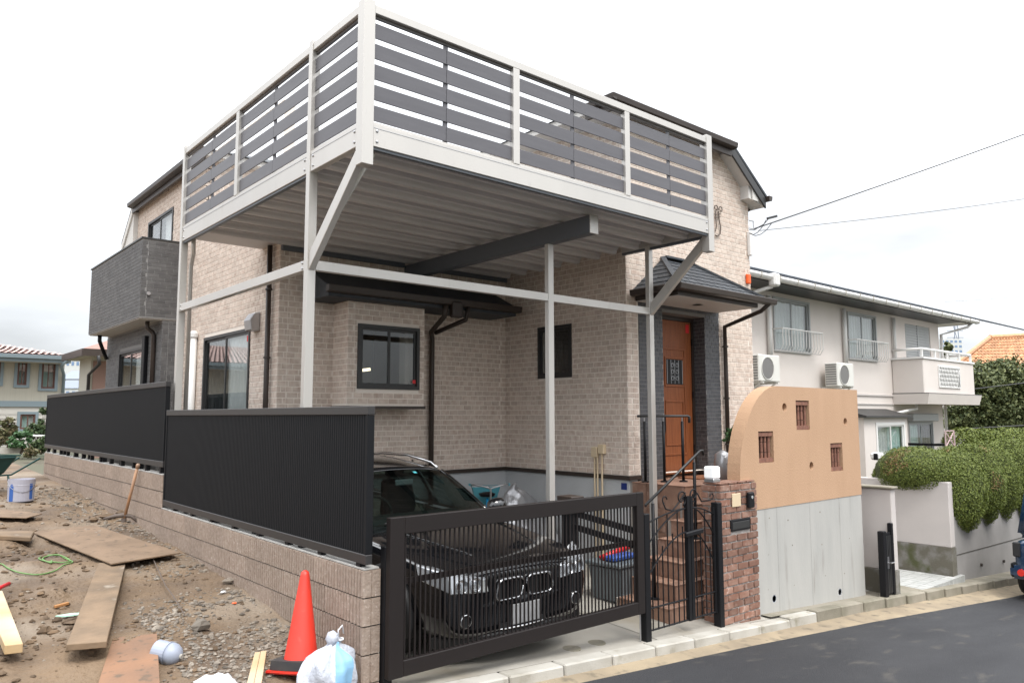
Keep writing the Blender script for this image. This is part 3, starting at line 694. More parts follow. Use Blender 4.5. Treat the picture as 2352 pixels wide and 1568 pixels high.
q = MB(); q.prism([(rx0-.09,ryf-.006,EZ+.0),(rx0-.09,ryf-.11,EZ+.0),(rx0-.09,ryf-.095,EZ-.085),(rx0-.09,ryf-.006,EZ-.10)], (rx1-rx0+.12,0,0)); q.build('gutter_channel', 'brown', roof, bevel=.008)
q = MB(); q.prism([(3.924,12.05,EZ-.01),(3.82,12.05,EZ-.01),(3.83,12.05,EZ-.09),(3.924,12.05,EZ-.11)], (0,4.35,0)); q.build('gutter_channel', 'brown', roof, bevel=.008)
q = MB(); q.prism([(rx0-.007,ryf-.1,EZ-.003),(rx0-.10,ryf-.1,EZ-.003),(rx0-.09,ryf-.1,EZ-.085),(rx0-.007,ryf-.1,EZ-.10)], (0,.55,0)); q.build('gutter_channel', 'brown', roof, bevel=.008)
# low right-hand slope with its rake, and the same on the far left
e0, e1 = Vector((rx1-.02, ryf, EZ+.02)), Vector((11.24, ryf, 5.52))
dn = Vector((0,0,.06))
q = MB(); q.prism([e0,e1,e1+dn,e0+dn], (0,10.6,0)); q.build('roof_slope', 'roofm', roof, bevel=.005)
q = MB(); off = Vector((0,0,-.17)); q.prism([e0+off,e1+off+Vector((-.04,0,.0)),e1-Vector((.04,0,.002)),e0-Vector((0,0,.002))], (0,.03,0)); q.build('barge_board', 'frame', roof, bevel=.004)
q = MB(); so = Vector((0,.031,-.15)); q.prism([e0+so,e1+so+Vector((-.04,0,0)),e1+so+Vector((-.04,0,.02)),e0+so+Vector((0,0,.02))], (0,.3,0)); q.build('soffit', 'soffit', roof)
q = MB(); q.prism([(10.78,ryf+.06,5.72),(10.78,ryf+.06,5.46),(11.16,ryf+.06,5.40),(11.16,ryf+.06,5.5)], (0,.22,0)); q.prism([(10.85,ryf+.05,5.70),(10.85,ryf+.05,5.44),(11.02,ryf+.05,5.44),(11.02,ryf+.05,5.58)], (0,-.02,0)); q.build('eave_return', 'soffit', roof)
q = MB(); q.prism([(11.21,ryf-.06,5.56),(11.32,ryf-.06,5.56),(11.30,ryf-.06,5.48),(11.21,ryf-.06,5.46)], (0,10.5,0)); q.build('gutter_channel', 'brown', roof, bevel=.008)
downpipe([(11.26,6.9,5.48),(11.2,6.9,5.4),(11.07,6.9,5.32),(11.07,6.9,-.3)], parent=house)
f0, f1 = Vector((3.93, 16.38, EZ-.02)), Vector((3.93, 17.15, 5.5))
q = MB(); q.prism([f0,f1,f1+dn,f0+dn], (4.5,0,0)); q.build('roof_slope', 'roofm', roof)
q = MB(); q.prism([f0+off,f1+off,f1,f0], (.03,0,0)); q.build('barge_board', 'soffit', roof)
q = MB(); q.prism([(3.96,16.38,EZ-.16),(3.96,17.1,5.36),(3.96,16.9,4.9),(3.96,16.38,4.9)], (.09,0,0)); q.build('gable_board', 'soffit', roof)
# snow guards along the front eave
for x in (8.12, 8.42, 9.08, 9.55):
    q = MB(); zz = EZ+.11
    q.bar((x,ryf+.25,zz),(x,ryf+.25,zz+.07),.012,.012); q.bar((x+.05,ryf+.25,zz),(x+.05,ryf+.25,zz+.07),.012,.012); q.bar((x-.02,ryf+.25,zz+.06),(x+.07,ryf+.25,zz+.06),.03,.03); q.build('snow_guard', 'brown', roof)

# grey wing with its boxed balcony
gx_, gy_, bxx = 3.73, 13.3, 3.36
wall_holes('X', gx_, gy_, YB, .3, 3.56, [(14.3, 15.97, 2.0, 3.16)]).build('grey_wall', 'greygrout', house)
q = MB(); q.quad((gx_,gy_,.3),(W0+.3,gy_,.3),(W0+.3,gy_,3.56),(gx_,gy_,3.56)); q.build('grey_wall', 'greygrout', house); q = MB(); q.quad((gx_,YB,.3),(W0+.3,YB,.3),(W0+.3,YB,3.56),(gx_,YB,3.56)); q.build('grey_wall', 'greygrout', house)
q = MB()
for r in brick_rects(gy_, YB, .3, 3.5, .20, .075, .006, [(14.3, 15.97, 2.0, 3.16)]): half_box(q, 'X', *r, gx_, .004)
for r in brick_rects(gx_, W0, .3, 3.5, .20, .075, .006, [], seams=(gx_+.1,)): half_box(q, 'Y', *r, gy_, .004)
q.build('grey_tiles', 'greytile', house, kind='stuff')
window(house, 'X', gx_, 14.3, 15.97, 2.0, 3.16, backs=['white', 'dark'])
q = MB(); q.box(bxx,gy_-.03,3.55,W0-.006,16.9,4.86); bal = q.build('balcony', 'greygrout', house)
q = MB()
for r in brick_rects(gy_-.03, 16.9, 3.57, 4.84, .20, .06, .005, []): half_box(q, 'X', *r, bxx, .004)
for r in brick_rects(bxx, W0-.01, 3.57, 4.84, .20, .06, .005, [], seams=(bxx+.09,)): half_box(q, 'Y', *r, gy_-.03, .004)
q.build('grey_tiles', 'greytile', bal, kind='stuff')
q = MB(); q.box(bxx-.02,gy_-.05,4.86,bxx+.14,16.92,4.885); q.box(bxx+.14,gy_-.05,4.86,W0-.006,gy_+.11,4.884); q.build('coping', 'frame', bal)
q = MB(); q.box(bxx+.02,gy_-.01,3.535,W0-.01,16.88,3.549); q.build('soffit', 'soffit', bal)
q = MB(); q.cyl((bxx+.12,gy_-.03,3.95),(bxx+.12,gy_-.06,3.95),.03,12); q.build('overflow_pipe', 'steel', bal)
downpipe([(3.58,13.62,3.53),(3.58,13.62,3.42),(3.66,13.62,3.36),(3.69,13.62,3.3),(3.69,13.62,.6)], .036)
downpipe([(3.5,16.6,3.53),(3.5,16.6,3.42),(3.62,16.75,3.2),(3.70,16.9,3.1)], .036, 'blackm')
q = MB(); q.box(gx_-.07,14.05,2.0,gx_-.004,14.22,3.33); q.build('shutter_box', 'blackm', house, bevel=.01)
# wall ornament (iron scrolls) and small fittings on the street gable
q = MB(); oc = GY(1652, 500, W3-.03)
def arc(c, r, a0, a1, n=12, shrink=0, ax='Y'):
    o_ = []
    for i in range(n+1):
        t = R(lerp(a0, a1, i/n)) if True else 0; rr = r*(1-shrink*i/n); o_.append(Vector((c[0]+rr*math.cos(t), c[1], c[2]+rr*math.sin(t))))
    return o_
ox, oz = oc.x, oc.z
q.tube([(ox-.02,W3-.03,oz+.10),(ox+.0,W3-.03,oz-.05),(ox+.03,W3-.03,oz-.16),(ox+.01,W3-.03,oz-.26),(ox-.07,W3-.03,oz-.31),(ox-.12,W3-.03,oz-.30)], .011, 6)
q.tube([(ox-.11,W3-.03,oz+.1),(ox-.09,W3-.03,oz-.05),(ox-.08,W3-.03,oz-.16),(ox-.12,W3-.03,oz-.24)], .009, 6)
for dx_ in (-.07, .05): q.tube(arc((ox+dx_,W3-.03,oz+.14),.055,200,-120,14,.6), .009, 6)
q.tube([(ox-.13,W3-.03,oz+.03),(ox+.03,W3-.03,oz+.07)], .007, 6); q.tube([(ox-.13,W3-.03,oz-.02),(ox+.03,W3-.03,oz+.02)], .007, 6)
q.build('iron_ornament', 'wirem', house)
q = MB(); c_ = GY(1715, 640, W3); q.box(c_.x-.05,W3-.06,c_.z-.09,c_.x+.04,W3-.006,c_.z+.07); q.build('alarm_light', 'orange', house, bevel=.012)
q = MB(); q.box(10.93,W3-.07,4.55,11.0,W3-.006,4.95); q.build('meter_box', 'white', house, bevel=.01)
q = MB(); zt_ = 5.02
q.tube([(11.0,W3-.02,zt_+.13),(11.13,W3-.02,zt_+.14)], .009, 6); q.tube([(11.0,W3-.02,zt_),(11.14,W3-.02,zt_+.01)], .009, 6); q.tube([(11.12,W3-.02,zt_+.14),(11.12,W3-.02,zt_)], .008, 6); q.build('cable_bracket', 'steel', house)
# cream meter boxes and conduits on the side wall, blue plate
for (u0,u1,z0,z1) in ((7.33,7.44,1.36,1.50),(7.20,7.31,1.41,1.54)):
    q = MB(); wbox(q,'X',W2,u0,u1,z0,z1,.07,.006); q.build('junction_box', 'cream', house, bevel=.008)
for u, z1 in ((7.40,1.37),(7.345,1.37),(7.26,1.42)):
    q = MB(); q.tube([(W2-.035,u,z1),(W2-.035,u,-.1)], .013, 8); q.build('conduit', 'cream', house)
q = MB(); q.box(W2-.05,7.22,.76,W2-.02,7.44,.785); q.build('conduit_clamp', 'cream', house)
q = MB(); wbox(q,'X',W2+.02,6.86,6.96,.94,1.03,.006,-.001); q.build('number_plate', 'navy', house)
for (f, p, u, v) in (('Y',by,5.85,2.39),):
    q = MB(); wbox(q,f,p-.002,u,u+.05,v,v+.05,.0,.002); q.build('security_sticker', 'stickred', house)
q = MB(); wbox(q,'X',W0+.004,10.36,10.44,2.98,3.06,.0,.002); q.build('security_sticker', 'stickred', house)

# ================================================================== steel deck over the carport
X0, X1, Y0, Y1, Y4 = 2.979, 7.866, 5.35, 6.332, 9.971
ZR, ZT, ZBM, ZM = 5.382, 4.345, 4.155, 3.347
deck = thing('steel_deck', 'pale grey steel balcony deck on posts with dark slatted railing above the carport', 'deck', (X0, Y0, 0))
def part(name, m, parent, *boxes, bevel=.004):
    q = MB()
    for b_ in boxes: q.box(*b_)
    return q.build(name, m, parent, bevel=bevel)
PW = .10
part('corner_post', 'metal', deck, (X0-.008,Y0-.008,3.99,X0+PW,Y0+PW,ZR+.03))
part('corner_post', 'metal', deck, (X1-PW,Y0-.008,3.94,X1+.008,Y0+PW,ZR+.03))
def post(x0, x1, y0, y1, z0, z1): return part('post', 'metal', deck, (x0,y0,z0,x1,y1,z1))
post(X0-.010, X0+.077, Y1-.034, Y1+.034, slab(X0,Y1)-.2, ZR+.03)
post(X0-.010, X0+.077, Y4-.034, Y4+.034, 0, ZR+.03)
post(6.0-.042, 6.0+.042, Y1-.034, Y1+.034, slab(6,Y1)-.2, 4.0)
post(X1-.086, X1-.004, Y1-.034, Y1+.034, slab(X1,Y1)-.2, ZBM+.02)
# edge beams
part('edge_beam', 'metal', deck, (X0+PW,Y0,ZBM,X1-PW,Y0+.06,ZT)); part('edge_beam', 'metal', deck, (X0,Y0+PW,ZBM,X0+.06,Y1-.034,ZT)); part('edge_beam', 'metal', deck, (X0,Y1+.034,ZBM,X0+.06,Y4-.034,ZT)); part('edge_beam', 'metal', deck, (X1-.06,Y0+PW,ZBM,X1,W3-.01,ZT))
for b_ in ((X0+PW,Y0-.003,ZT-.034,X1-PW,Y0,ZT-.030), (X0-.003,Y0+PW,ZT-.034,X0,Y1-.034,ZT-.030), (X0-.003,Y1+.034,ZT-.034,X0,Y4-.034,ZT-.030)): part('beam_seam', 'steel', deck, b_, bevel=0)
# dark strips under the beams, coloured to draw their shadow line
part('beam_shadow', 'girder', deck, (X0+PW,Y0+.014,ZBM-.022,X1-PW,Y0+.055,ZBM), bevel=0); part('beam_shadow', 'girder', deck, (X0+.012,Y1+.034,ZBM-.022,X0+.055,Y4-.034,ZBM), bevel=0)
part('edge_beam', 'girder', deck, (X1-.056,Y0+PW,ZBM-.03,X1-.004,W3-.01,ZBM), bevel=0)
# cross beams and braces
part('tie_beam', 'metal', deck, (X0+.077,Y1-.03,ZM-.092,6.0-.042,Y1+.026,ZM)); part('tie_beam', 'metal', deck, (6.0+.042,Y1-.03,ZM-.092,X1-.086,Y1+.026,ZM)); part('tie_beam', 'metal', deck, (X0,Y1+.034,ZM-.092,X0+.07,Y4-.034,ZM))
for xa in (X0+.005, X1-.075):
    q = MB(); q.hexa([(xa,Y1-.036,ZM-.10),(xa+.06,Y1-.036,ZM-.10),(xa+.06,Y1-.036,ZM+.06),(xa,Y1-.036,ZM+.06)], [(xa,Y0+.10,4.0),(xa+.06,Y0+.10,4.0),(xa+.06,Y0+.10,4.15),(xa,Y0+.10,4.15)]); q.build('brace', 'metal', deck, bevel=.004)
part('girder', 'girder', deck, (5.94,5.62,3.93,6.06,W1-.02,4.13)); part('girder_end', 'metal', deck, (5.935,5.605,3.925,6.065,5.619,4.135))
# deck panels: folded plates running along the street
yy = Y0+.06; pitch = (W1-.01-yy)/10
for k in range(10):
    ya = yy+k*pitch; yb_ = ya+pitch-.016
    prof = [(ya,4.30),(yb_,4.30),(yb_,4.20),(yb_-.012,4.165),(yb_-.085,4.16),(yb_-.10,4.18),(yb_-.105,4.215),(yb_-.13,4.225),(yb_-.135,4.28),(ya+.15,4.28),(ya+.14,4.262),(ya+.01,4.262),(ya,4.28)]
    q = MB(); xe_ = X1-.061 if ya < W3-.15 else W2-.006
    q.prism([(X0+.061, a_, z_) for a_, z_ in prof], (xe_-X0-.061,0,0)); q.build('deck_panel', 'deck', deck)
part('deck_panel', 'deck', deck, (X0+.061,W1-.008,4.21,W0-.01,Y4,4.295))
part('gap_backing', 'girder', deck, (X0+.061,Y0+.061,4.302,X1-.061,W3-.02,4.325), bevel=0); part('gap_backing', 'girder', deck, (X0+.061,W3-.02,4.302,W2-.007,W1-.012,4.325), bevel=0)  # dark backing plates added to blacken the panel gaps and stop light from above
part('wall_ledger', 'girder', deck, (W0,W1-.06,4.10,5.93,W1-.008,4.188)); part('wall_ledger', 'girder', deck, (6.07,W1-.06,4.10,W2-.01,W1-.008,4.188))
# rails
part('top_rail', 'metal', deck, (X0+PW,Y0+.0,ZR-.075,X1-PW,Y0+.065,ZR)); part('top_rail', 'metal', deck, (X0+.0,Y0+PW,ZR-.075,X0+.065,Y1-.034,ZR)); part('top_rail', 'metal', deck, (X0+.0,Y1+.034,ZR-.075,X0+.065,Y4-.034,ZR))
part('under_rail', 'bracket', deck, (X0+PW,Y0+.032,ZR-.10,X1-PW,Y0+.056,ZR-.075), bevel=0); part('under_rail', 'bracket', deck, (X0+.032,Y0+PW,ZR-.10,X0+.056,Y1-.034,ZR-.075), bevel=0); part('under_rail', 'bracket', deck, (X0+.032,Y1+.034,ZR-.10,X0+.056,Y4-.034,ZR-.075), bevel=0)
part('bottom_rail', 'metal', deck, (X0+PW,Y0+.02,ZT,X1-PW,Y0+.055,ZT+.025), bevel=.002); part('bottom_rail', 'metal', deck, (X0+.02,Y0+PW,ZT,X0+.055,Y1-.034,ZT+.025), bevel=.002); part('bottom_rail', 'metal', deck, (X0+.02,Y1+.034,ZT,X0+.055,Y4-.034,ZT+.025), bevel=.002)
fx = [GY(p, q_, Y0).x for p, q_ in ((1187,260),(1442,350))]; sx = [GY(p, q_, Y0).x for p, q_ in ((1030,200),(1322,300),(1543,400))]
ly = [GX(543,360,X0).y]; lsy = [GX(622,290,X0).y, GX(480,400,X0).y]
SH, SG = .133, .0465; SZ0 = 4.385
def slats(f, p, u0, u1, seam):
    us = [u0, seam, u1] if seam else [u0, u1]
    for a_, b_ in zip(us, us[1:]):
        for k in range(5):
            z = SZ0+k*(SH+SG); q = MB(); wbox(q, f, p, a_+.002, b_-.002, z, z+SH, -.028, -.040); q.build('slat', 'slat', deck, bevel=.002)
    if seam:
        q = MB(); wbox(q, f, p, seam-.022, seam+.022, ZT+.026, ZR-.101, -.041, -.058); q.build('mullion', 'slat', deck)
def rpost(f, p, u):
    q = MB(); wbox(q, f, p, u-.04, u+.04, ZT+.001, ZR-.076, .002, -.062); q.build('rail_post', 'metal', deck, bevel=.004)
cuts = [X0+PW, fx[0], fx[1], X1-PW]
for k in range(3): slats('Y', Y0, cuts[k]+(.04 if k else 0), cuts[k+1]-(.04 if k < 2 else 0), sx[k])
for u in fx: rpost('Y', Y0, u)
slats('X', X0, Y0+PW, Y1-.034, None); slats('X', X0, Y1+.034, ly[0]-.04, lsy[0]); slats('X', X0, ly[0]+.04, Y4-.034, lsy[1]); rpost('X', X0, ly[0])
# bolts
bm_ = MB(); bm_.lathe([(.013,0),(.013,.006),(.007,.010),(0,.010)], (0,0,0), 8); bmesh_b = withmat(bm_.mesh('bolt'), 'steel')
for z in (4.20, 4.29):
    inst('bolt', bmesh_b, deck, (X0+PW+.035, Y0, z), (R(90),0,0)); inst('bolt', bmesh_b, deck, (X1-PW-.035, Y0, z), (R(90),0,0))
    for y in (Y0+PW+.035, Y1-.085, Y1+.085, Y4-.085): inst('bolt', bmesh_b, deck, (X0, y, z), (0,R(-90),0))
for z in (ZM-.02, ZM-.07):
    for y in (Y1+.08, Y4-.08): inst('bolt', bmesh_b, deck, (X0, y, z), (0,R(-90),0))
# deck drains
for pts in ([(X0+.125,Y1+.13,4.25),(X0+.125,Y1+.13,3.36)], [(X0+.10,9.80,4.2),(X0+.10,9.80,4.06),(X0+.13,9.88,4.0),(X0+.15,9.98,3.94),(X0+.15,10.02,3.86),(X0+.15,10.02,.6)]):
    q = MB(); q.tube(pts, .026, 10); q.build('drain_pipe', 'metal', deck, smooth=True)
q = MB(); q.tube([(X0+.16,Y0+.13,4.25),(X0+.16,Y0+.13,4.12),(X0+.14,Y0+.16,4.08)], .032, 10); q.tube([(X0+.13,Y0+.15,4.06),(X0+.11,Y1-.2,3.60),(X0+.12,Y1+.0,3.42)], .022, 8); q.build('drain_pipe', 'metal', deck, smooth=True)

# ================================================================== block wall and ribbed fence
XW, XWB = 2.83, 2.975
YA, YS, YE = 4.955, 9.84, 17.6
wallt = thing('block_wall', 'low boundary wall of ribbed pinkish brown blocks under the black fence', 'wall', (XW, YA, 0))
core = MB(); core.box(XW+.02,YA+.02,-.5,XWB-.012,YS,.815); core.box(XW+.02,YS,-.3,XWB-.012,YE-.01,1.215); core.build('mortar_core', 'joint', wallt)
def block_mesh(ln, end=False):
    n = max(2, round(ln/.0444)); pts = []; q = MB(); w_ = ln/n; h_ = .189
    for i in range(n):
        pts += [(.015, i*w_+.001), (.002, i*w_+.008), (0, i*w_+w_*.5), (.002, (i+1)*w_-.008), (.015, (i+1)*w_-.001)]
    T_ = XWB-XW
    if end: pts = [(p if p[1] > .004 else p) for p in pts]
    outl = pts + [(T_, ln), (T_, 0)]
    if end: outl += [(T_*.55,0),(T_*.5,.009),(T_*.45,0)]
    q.prism([(a_, b_, 0) for a_, b_ in outl], (0,0,h_))
    me = q.mesh('block', bevel=0); return withmat(me, 'block')
cache = {}
def lay(y0, y1, ztop, n):
    for c_ in range(n):
        z = ztop-.2*(c_+1)+.003; y = y0-(.2 if c_ % 2 else 0); 
        while y < y1-.01:
            a_, b_ = max(y, y0), min(y+.4, y1); ln = round(b_-a_-.006, 3)
            if ln > .03:
                key = (ln, a_ == y0 and y0 == YA)
                if key not in cache: cache[key] = block_mesh(*key)
                inst('block', cache[key], wallt, (XW, a_+.003, z))
            y += .4
lay(YA, YS, .83, 6); lay(YS, YE, 1.23, 6)
q = MB(); q.box(XW+.01,YA+.01,.827,XWB-.01,YS,.838); q.box(XW+.01,YS+.004,1.227,XWB-.01,YE-.01,1.238); q.build('coping', 'blocktop', wallt)
def fence(y0, y1, z0, z1, label, zb):
    t = thing('ribbed_fence', label, 'fence', (2.87, y0, zb))
    cap = 'fencecap'
    part('top_rail', cap, t, (2.845,y0-.005,z1-.065,2.905,y1+.005,z1)); part('bottom_rail', cap, t, (2.845,y0-.005,z0,2.90,y1+.005,z0+.07)); part('end_stile', 'fencem', t, (2.846,y0,z0+.071,2.904,y0+.03,z1-.066)); part('end_stile', 'fencem', t, (2.846,y1-.03,z0+.071,2.904,y1,z1-.066))
    q = MB(); n = int((y1-y0-.06)/.036); w_ = (y1-y0-.06)/n; pr = []
    for i in range(n):
        a_ = y0+.03+i*w_; pr += [(2.861,a_),(2.855,a_+.006),(2.855,a_+w_-.012),(2.861,a_+w_-.006)]
    for (xa,ya),(xb,yb2) in zip(pr, pr[1:]): q.quad((xa,ya,z0+.068),(xb,yb2,z0+.068),(xb,yb2,z1-.063),(xa,ya,z1-.063))
    q.box(2.868,y0+.03,z0+.068,2.874,y1-.03,z1-.063)
    q.build('ribbed_panel', 'fencem', t, kind='stuff')
    y = y0+.12
    while y < y1:
        part('foot', 'blackm', t, (2.85,y-.03,zb-.01,2.90,y+.03,z0+.002), bevel=0); y += .62
    y = y0+.15
    while y < y1:
        part('post', 'blackm', t, (2.876,y-.03,zb-.005,2.93,y+.03,z1-.07), bevel=0); y += 1.0
    return t
fence(YA+.0, YS-.02, .865, 2.013, 'long black ribbed metal fence on the lower stretch of block wall by the cone', .838)
fence(YS+.05, YE+.15, 1.318, 2.37, 'black ribbed metal fence on the raised far stretch of block wall beside grey balcony', 1.238)

# ================================================================== lift-up driveway gate
YG = 4.875
gate = thing('driveway_gate', 'wide dark brown lift up gate of thin vertical bars in front of the car', 'gate', (2.985, YG, street(3)))
gz0, gz1, gxl, gxr = .055, 1.197, 2.985, 5.836
part('gate_stile', 'gatem', gate, (gxl,YG-.03,gz0,gxl+.125,YG+.03,gz1)); part('gate_stile', 'gatem', gate, (gxr-.10,YG-.03,gz0,gxr,YG+.03,gz1))
part('gate_rail', 'gatem', gate, (gxl+.125,YG-.029,gz1-.125,gxr-.10,YG+.029,gz1-.001)); part('gate_rail', 'gatem', gate, (gxl+.125,YG-.029,gz0+.001,gxr-.10,YG+.029,gz0+.115))
part('gate_rail', 'gatem', gate, (gxl+.125,YG+.014,.70,gxr-.10,YG+.030,.745), bevel=0)
nb = 58; q = MB(); q.box(-.0065,-.006,0,.0065,.006,gz1-gz0-.24); bme = withmat(q.mesh('bar', bevel=.0015), 'gatem')
for k in range(nb):
    inst('bar', bme, gate, (lerp(gxl+.125, gxr-.10, (k+.5)/nb), YG, gz0+.115))
part('gate_post', 'blackm', gate, (5.845,YG-.03,slab(5.86,YG)-.1,5.925,YG+.05,.985), bevel=.006)
part('gate_post', 'blackm', gate, (2.985,YG+.04,slab(3,YG)-.1,3.06,YG+.11,.985), bevel=.006)
lp = GZ(1315,1416,-.14); LPT = GY(1305,1150,lp.y).z
part('lift_post', 'blackm', gate, (lp.x-.06,lp.y-.05,slab(lp.x,lp.y)-.05,lp.x+.06,lp.y+.09,LPT), bevel=.006); part('lift_cap', 'brown', gate, (lp.x-.09,lp.y-.09,LPT,lp.x+.10,lp.y+.13,LPT+.05), bevel=.006)
for dz in (0, .14):
    q = MB(); q.bar((lp.x,lp.y,LPT-.12-dz), (gxr-.06,YG+.055,.83-dz), .03, .06); q.build('lift_arm', 'blackm', gate)
q = MB(); q.tube([(5.80,YG+.01,.05),(5.80,YG+.01,slab(5.8,YG)-.01)], .008, 8); q.build('drop_bolt', 'steel', gate)

# ================================================================== pedestrian gate with scrolls
pg = thing('garden_gate', 'black wrought iron double garden gate with scrolls between post and brick pillar', 'gate', (6.0, 4.90, street(6)))
PY = 4.905; pzb = street(6.3)+.09
part('gate_post', 'blackm', pg, (7.075,PY-.05,street(7.1)-.15,7.155,PY+.04,1.0), bevel=.006)
def arch(x0, x1, z0, z1, pw, n=14): return [Vector((lerp(x0,x1,i/n), PY, z0+(z1-z0)*math.sin(i/n*math.pi/2)**pw)) for i in range(n+1)]
def leaf(x0, x1, mirror):
    A, B = (x0, x1) if not mirror else (x1, x0)          # A hinge side, B meeting side
    q = MB(); q.bar((B,PY,pzb),(B,PY,1.10), .045, .045); q.build('meeting_stile', 'blackm', pg)
    q = MB(); q.tube([(A,PY,pzb),(A,PY,.95)], .014, 8); q.build('hinge_stile', 'blackm', pg)
    for z in (pzb+.01, pzb+.22): q = MB(); q.tube([(A,PY,z),(B,PY,z)], .009, 6); q.build('gate_rail', 'blackm', pg)
    for (za, zb2, w_) in ((.36,.74,1.0),(.66,.98,1.0),(.88,.98,1.0)):
        q = MB(); q.tube(arch(A,B,za,zb2,w_), .008, 6); q.build('arched_rail', 'blackm', pg)
    n = max(3, round(abs(x1-x0)/.088))
    for k in range(1, n):
        x = lerp(A, B, k/n); s_ = k/n; tall = k % 2 == 0
        top = (.88+(.10)*math.sin(s_*1.57)) if tall else (.36+.38*math.sin(s_*1.57)+.07)
        q = MB(); q.tube([(x,PY,pzb),(x,PY,top)], .0075, 6); q.build('picket', 'blackm', pg)
    d_ = 1 if B > A else -1; Lg = abs(x1-x0)
    def spiral(cx, cz, r, a0, turns, n=22): return [Vector((cx+d_*r*(1-.75*i/n)*math.cos(R(a0)+turns*6.283*i/n), PY, cz+r*(1-.75*i/n)*math.sin(R(a0)+turns*6.283*i/n))) for i in range(n+1)]
    if Lg > .5:
        q = MB(); q.tube(spiral(B-d_*.09, 1.09, .085, -70, 1.3), .008, 6)
        q.tube([Vector((A+d_*.30,PY,1.09))+Vector((d_*.035*math.cos(t),0,.035*math.sin(t))) for t in [i*.45 for i in range(11)]]+[], .007, 6)
        q.tube([(A+d_*.27,PY,1.07),(A+d_*.31,PY,1.0),(A+d_*.42,PY,.97),(B-d_*.16,PY,1.03),(B-d_*.02,PY,1.14)], .008, 6); q.build('scroll', 'blackm', pg, smooth=True)
    else:
        q = MB(); q.tube(spiral(B-d_*.07, 1.11, .075, -90, 1.3), .008, 6); q.tube([(B-d_*.13,PY,1.12),(B-d_*.2,PY,1.03),(A+d_*.05,PY,1.03)], .008, 6); q.tube([Vector((A+d_*.03,PY,1.07))+Vector((d_*.03*math.cos(t),0,.03*math.sin(t))) for t in [i*.5 for i in range(10)]], .007, 6); q.build('scroll', 'blackm', pg, smooth=True)
leaf(5.935, 6.60, False); leaf(6.655, 7.07, True)
q = MB(); q.bar((6.50,PY-.05,.72),(6.80,PY-.05,.74),.035,.05); q.build('latch', 'blackm', pg, bevel=.01)

# ================================================================== brick pillar
PX0, PX1, PYF, PYB = 7.165, 7.885, 4.88, 5.13
pil = thing('brick_pillar', 'red brick gate pillar with letter slot, intercom and cream nameplate', 'pillar', (7.5, 5.0, street(7.5)))
PT = 1.185
q = MB(); q.box(PX0+.012,PYF+.012,-.55,PX1-.012,PYB-.012,PT-.012); q.build('mortar_core', 'pmortar', pil)
rb = random.Random(11); bc = {}
def pbrick(lx, ly_, hz):
    k = (round(lx,3), round(ly_,3), hz)
    if k not in bc:
        q = MB(); q.box(0,0,0,lx,ly_,hz); bc[k] = withmat(q.mesh('brick', bevel=.006, seg=2), 'redbrick')
    return bc[k]
cp = .0785; r = 0; z = PT-cp
slot = (GY(1500,1225,PYF), )
while z > -.55:
    hz = .066
    off = .1 if r % 2 else 0
    u = PX0
    first = True; wdt = PX1-PX0
    segs = []
    c0 = PX0
    ends = [PX0+.205-off+.205*i for i in range(5)]
    ends = [e for e in ends if e > PX0+.05 and e < PX1-.04]+[PX1]
    for e in ends:
        segs.append((c0, e-.012 if e < PX1 else PX1)); c0 = e
    for a_, b_ in segs:
        if b_-a_ < .03: continue
        if .66 < z+.03 < .80 and a_ < 7.72 and b_ > 7.36:      # letter slot opening
            if a_ < 7.34: b_ = 7.34
            elif b_ > 7.735: a_ = 7.735
            else: continue
            if b_-a_ < .03: continue
        inst('brick', pbrick(b_-a_, .06, hz), pil, (a_+rb.uniform(-.002,.002), PYF+rb.uniform(-.005,.003), z+rb.uniform(-.002,.002)), (rb.uniform(-.01,.01),rb.uniform(-.012,.012),rb.uniform(-.012,.012)))
    ys_ = [(PYF+.066, PYF+.15),(PYF+.162,PYB)] if r % 2 else [(PYF+.066,PYB)]
    for a_, b_ in ys_: inst('brick', pbrick(.06, b_-a_, hz), pil, (PX0+rb.uniform(-.004,.003), a_, z), (rb.uniform(-.012,.012),0,rb.uniform(-.01,.01)))
    z -= cp; r += 1
for k in range(4):
    inst('brick', pbrick(.165, PYB-PYF-.02, .02), pil, (PX0+.012+k*.177, PYF+.01, PT-.005))
def ppx(u, v): return ((1550+u/3.135)/1.0884, (1150+v/3.135)/1.0884)
a_, b_ = GY(*ppx(880,488),PYF), GY(*ppx(1030,545),PYF)
part('letter_slot', 'blackm', pil, (7.345,PYF-.008,.665,7.73,PYF+.04,.79), bevel=.006); part('slot_flap', 'frame', pil, (7.37,PYF-.012,.685,7.705,PYF-.007,.765), bevel=.003)
part('nameplate', 'cream', pil, (7.375,PYF-.014,.93,7.54,PYF-.003,1.075), bevel=.003)
part('intercom', 'blackm', pil, (7.655,PYF-.05,.90,7.765,PYF-.004,1.075), bevel=.012); q = MB(); q.cyl((7.71,PYF-.051,1.02),(7.71,PYF-.054,1.02),.018,12); q.build('intercom_lens', 'lens', pil)
lm = thing('pillar_lamp', 'white cube lamp standing on the brick pillar', 'lamp', (7.24, 5.03, PT+.015))
part('lamp_base', 'steel', lm, (7.175,4.965,PT+.016,7.305,5.095,PT+.055), bevel=.006); part('lamp_shade', 'lamp', lm, (7.172,4.962,PT+.056,7.308,5.098,PT+.19), bevel=.016)

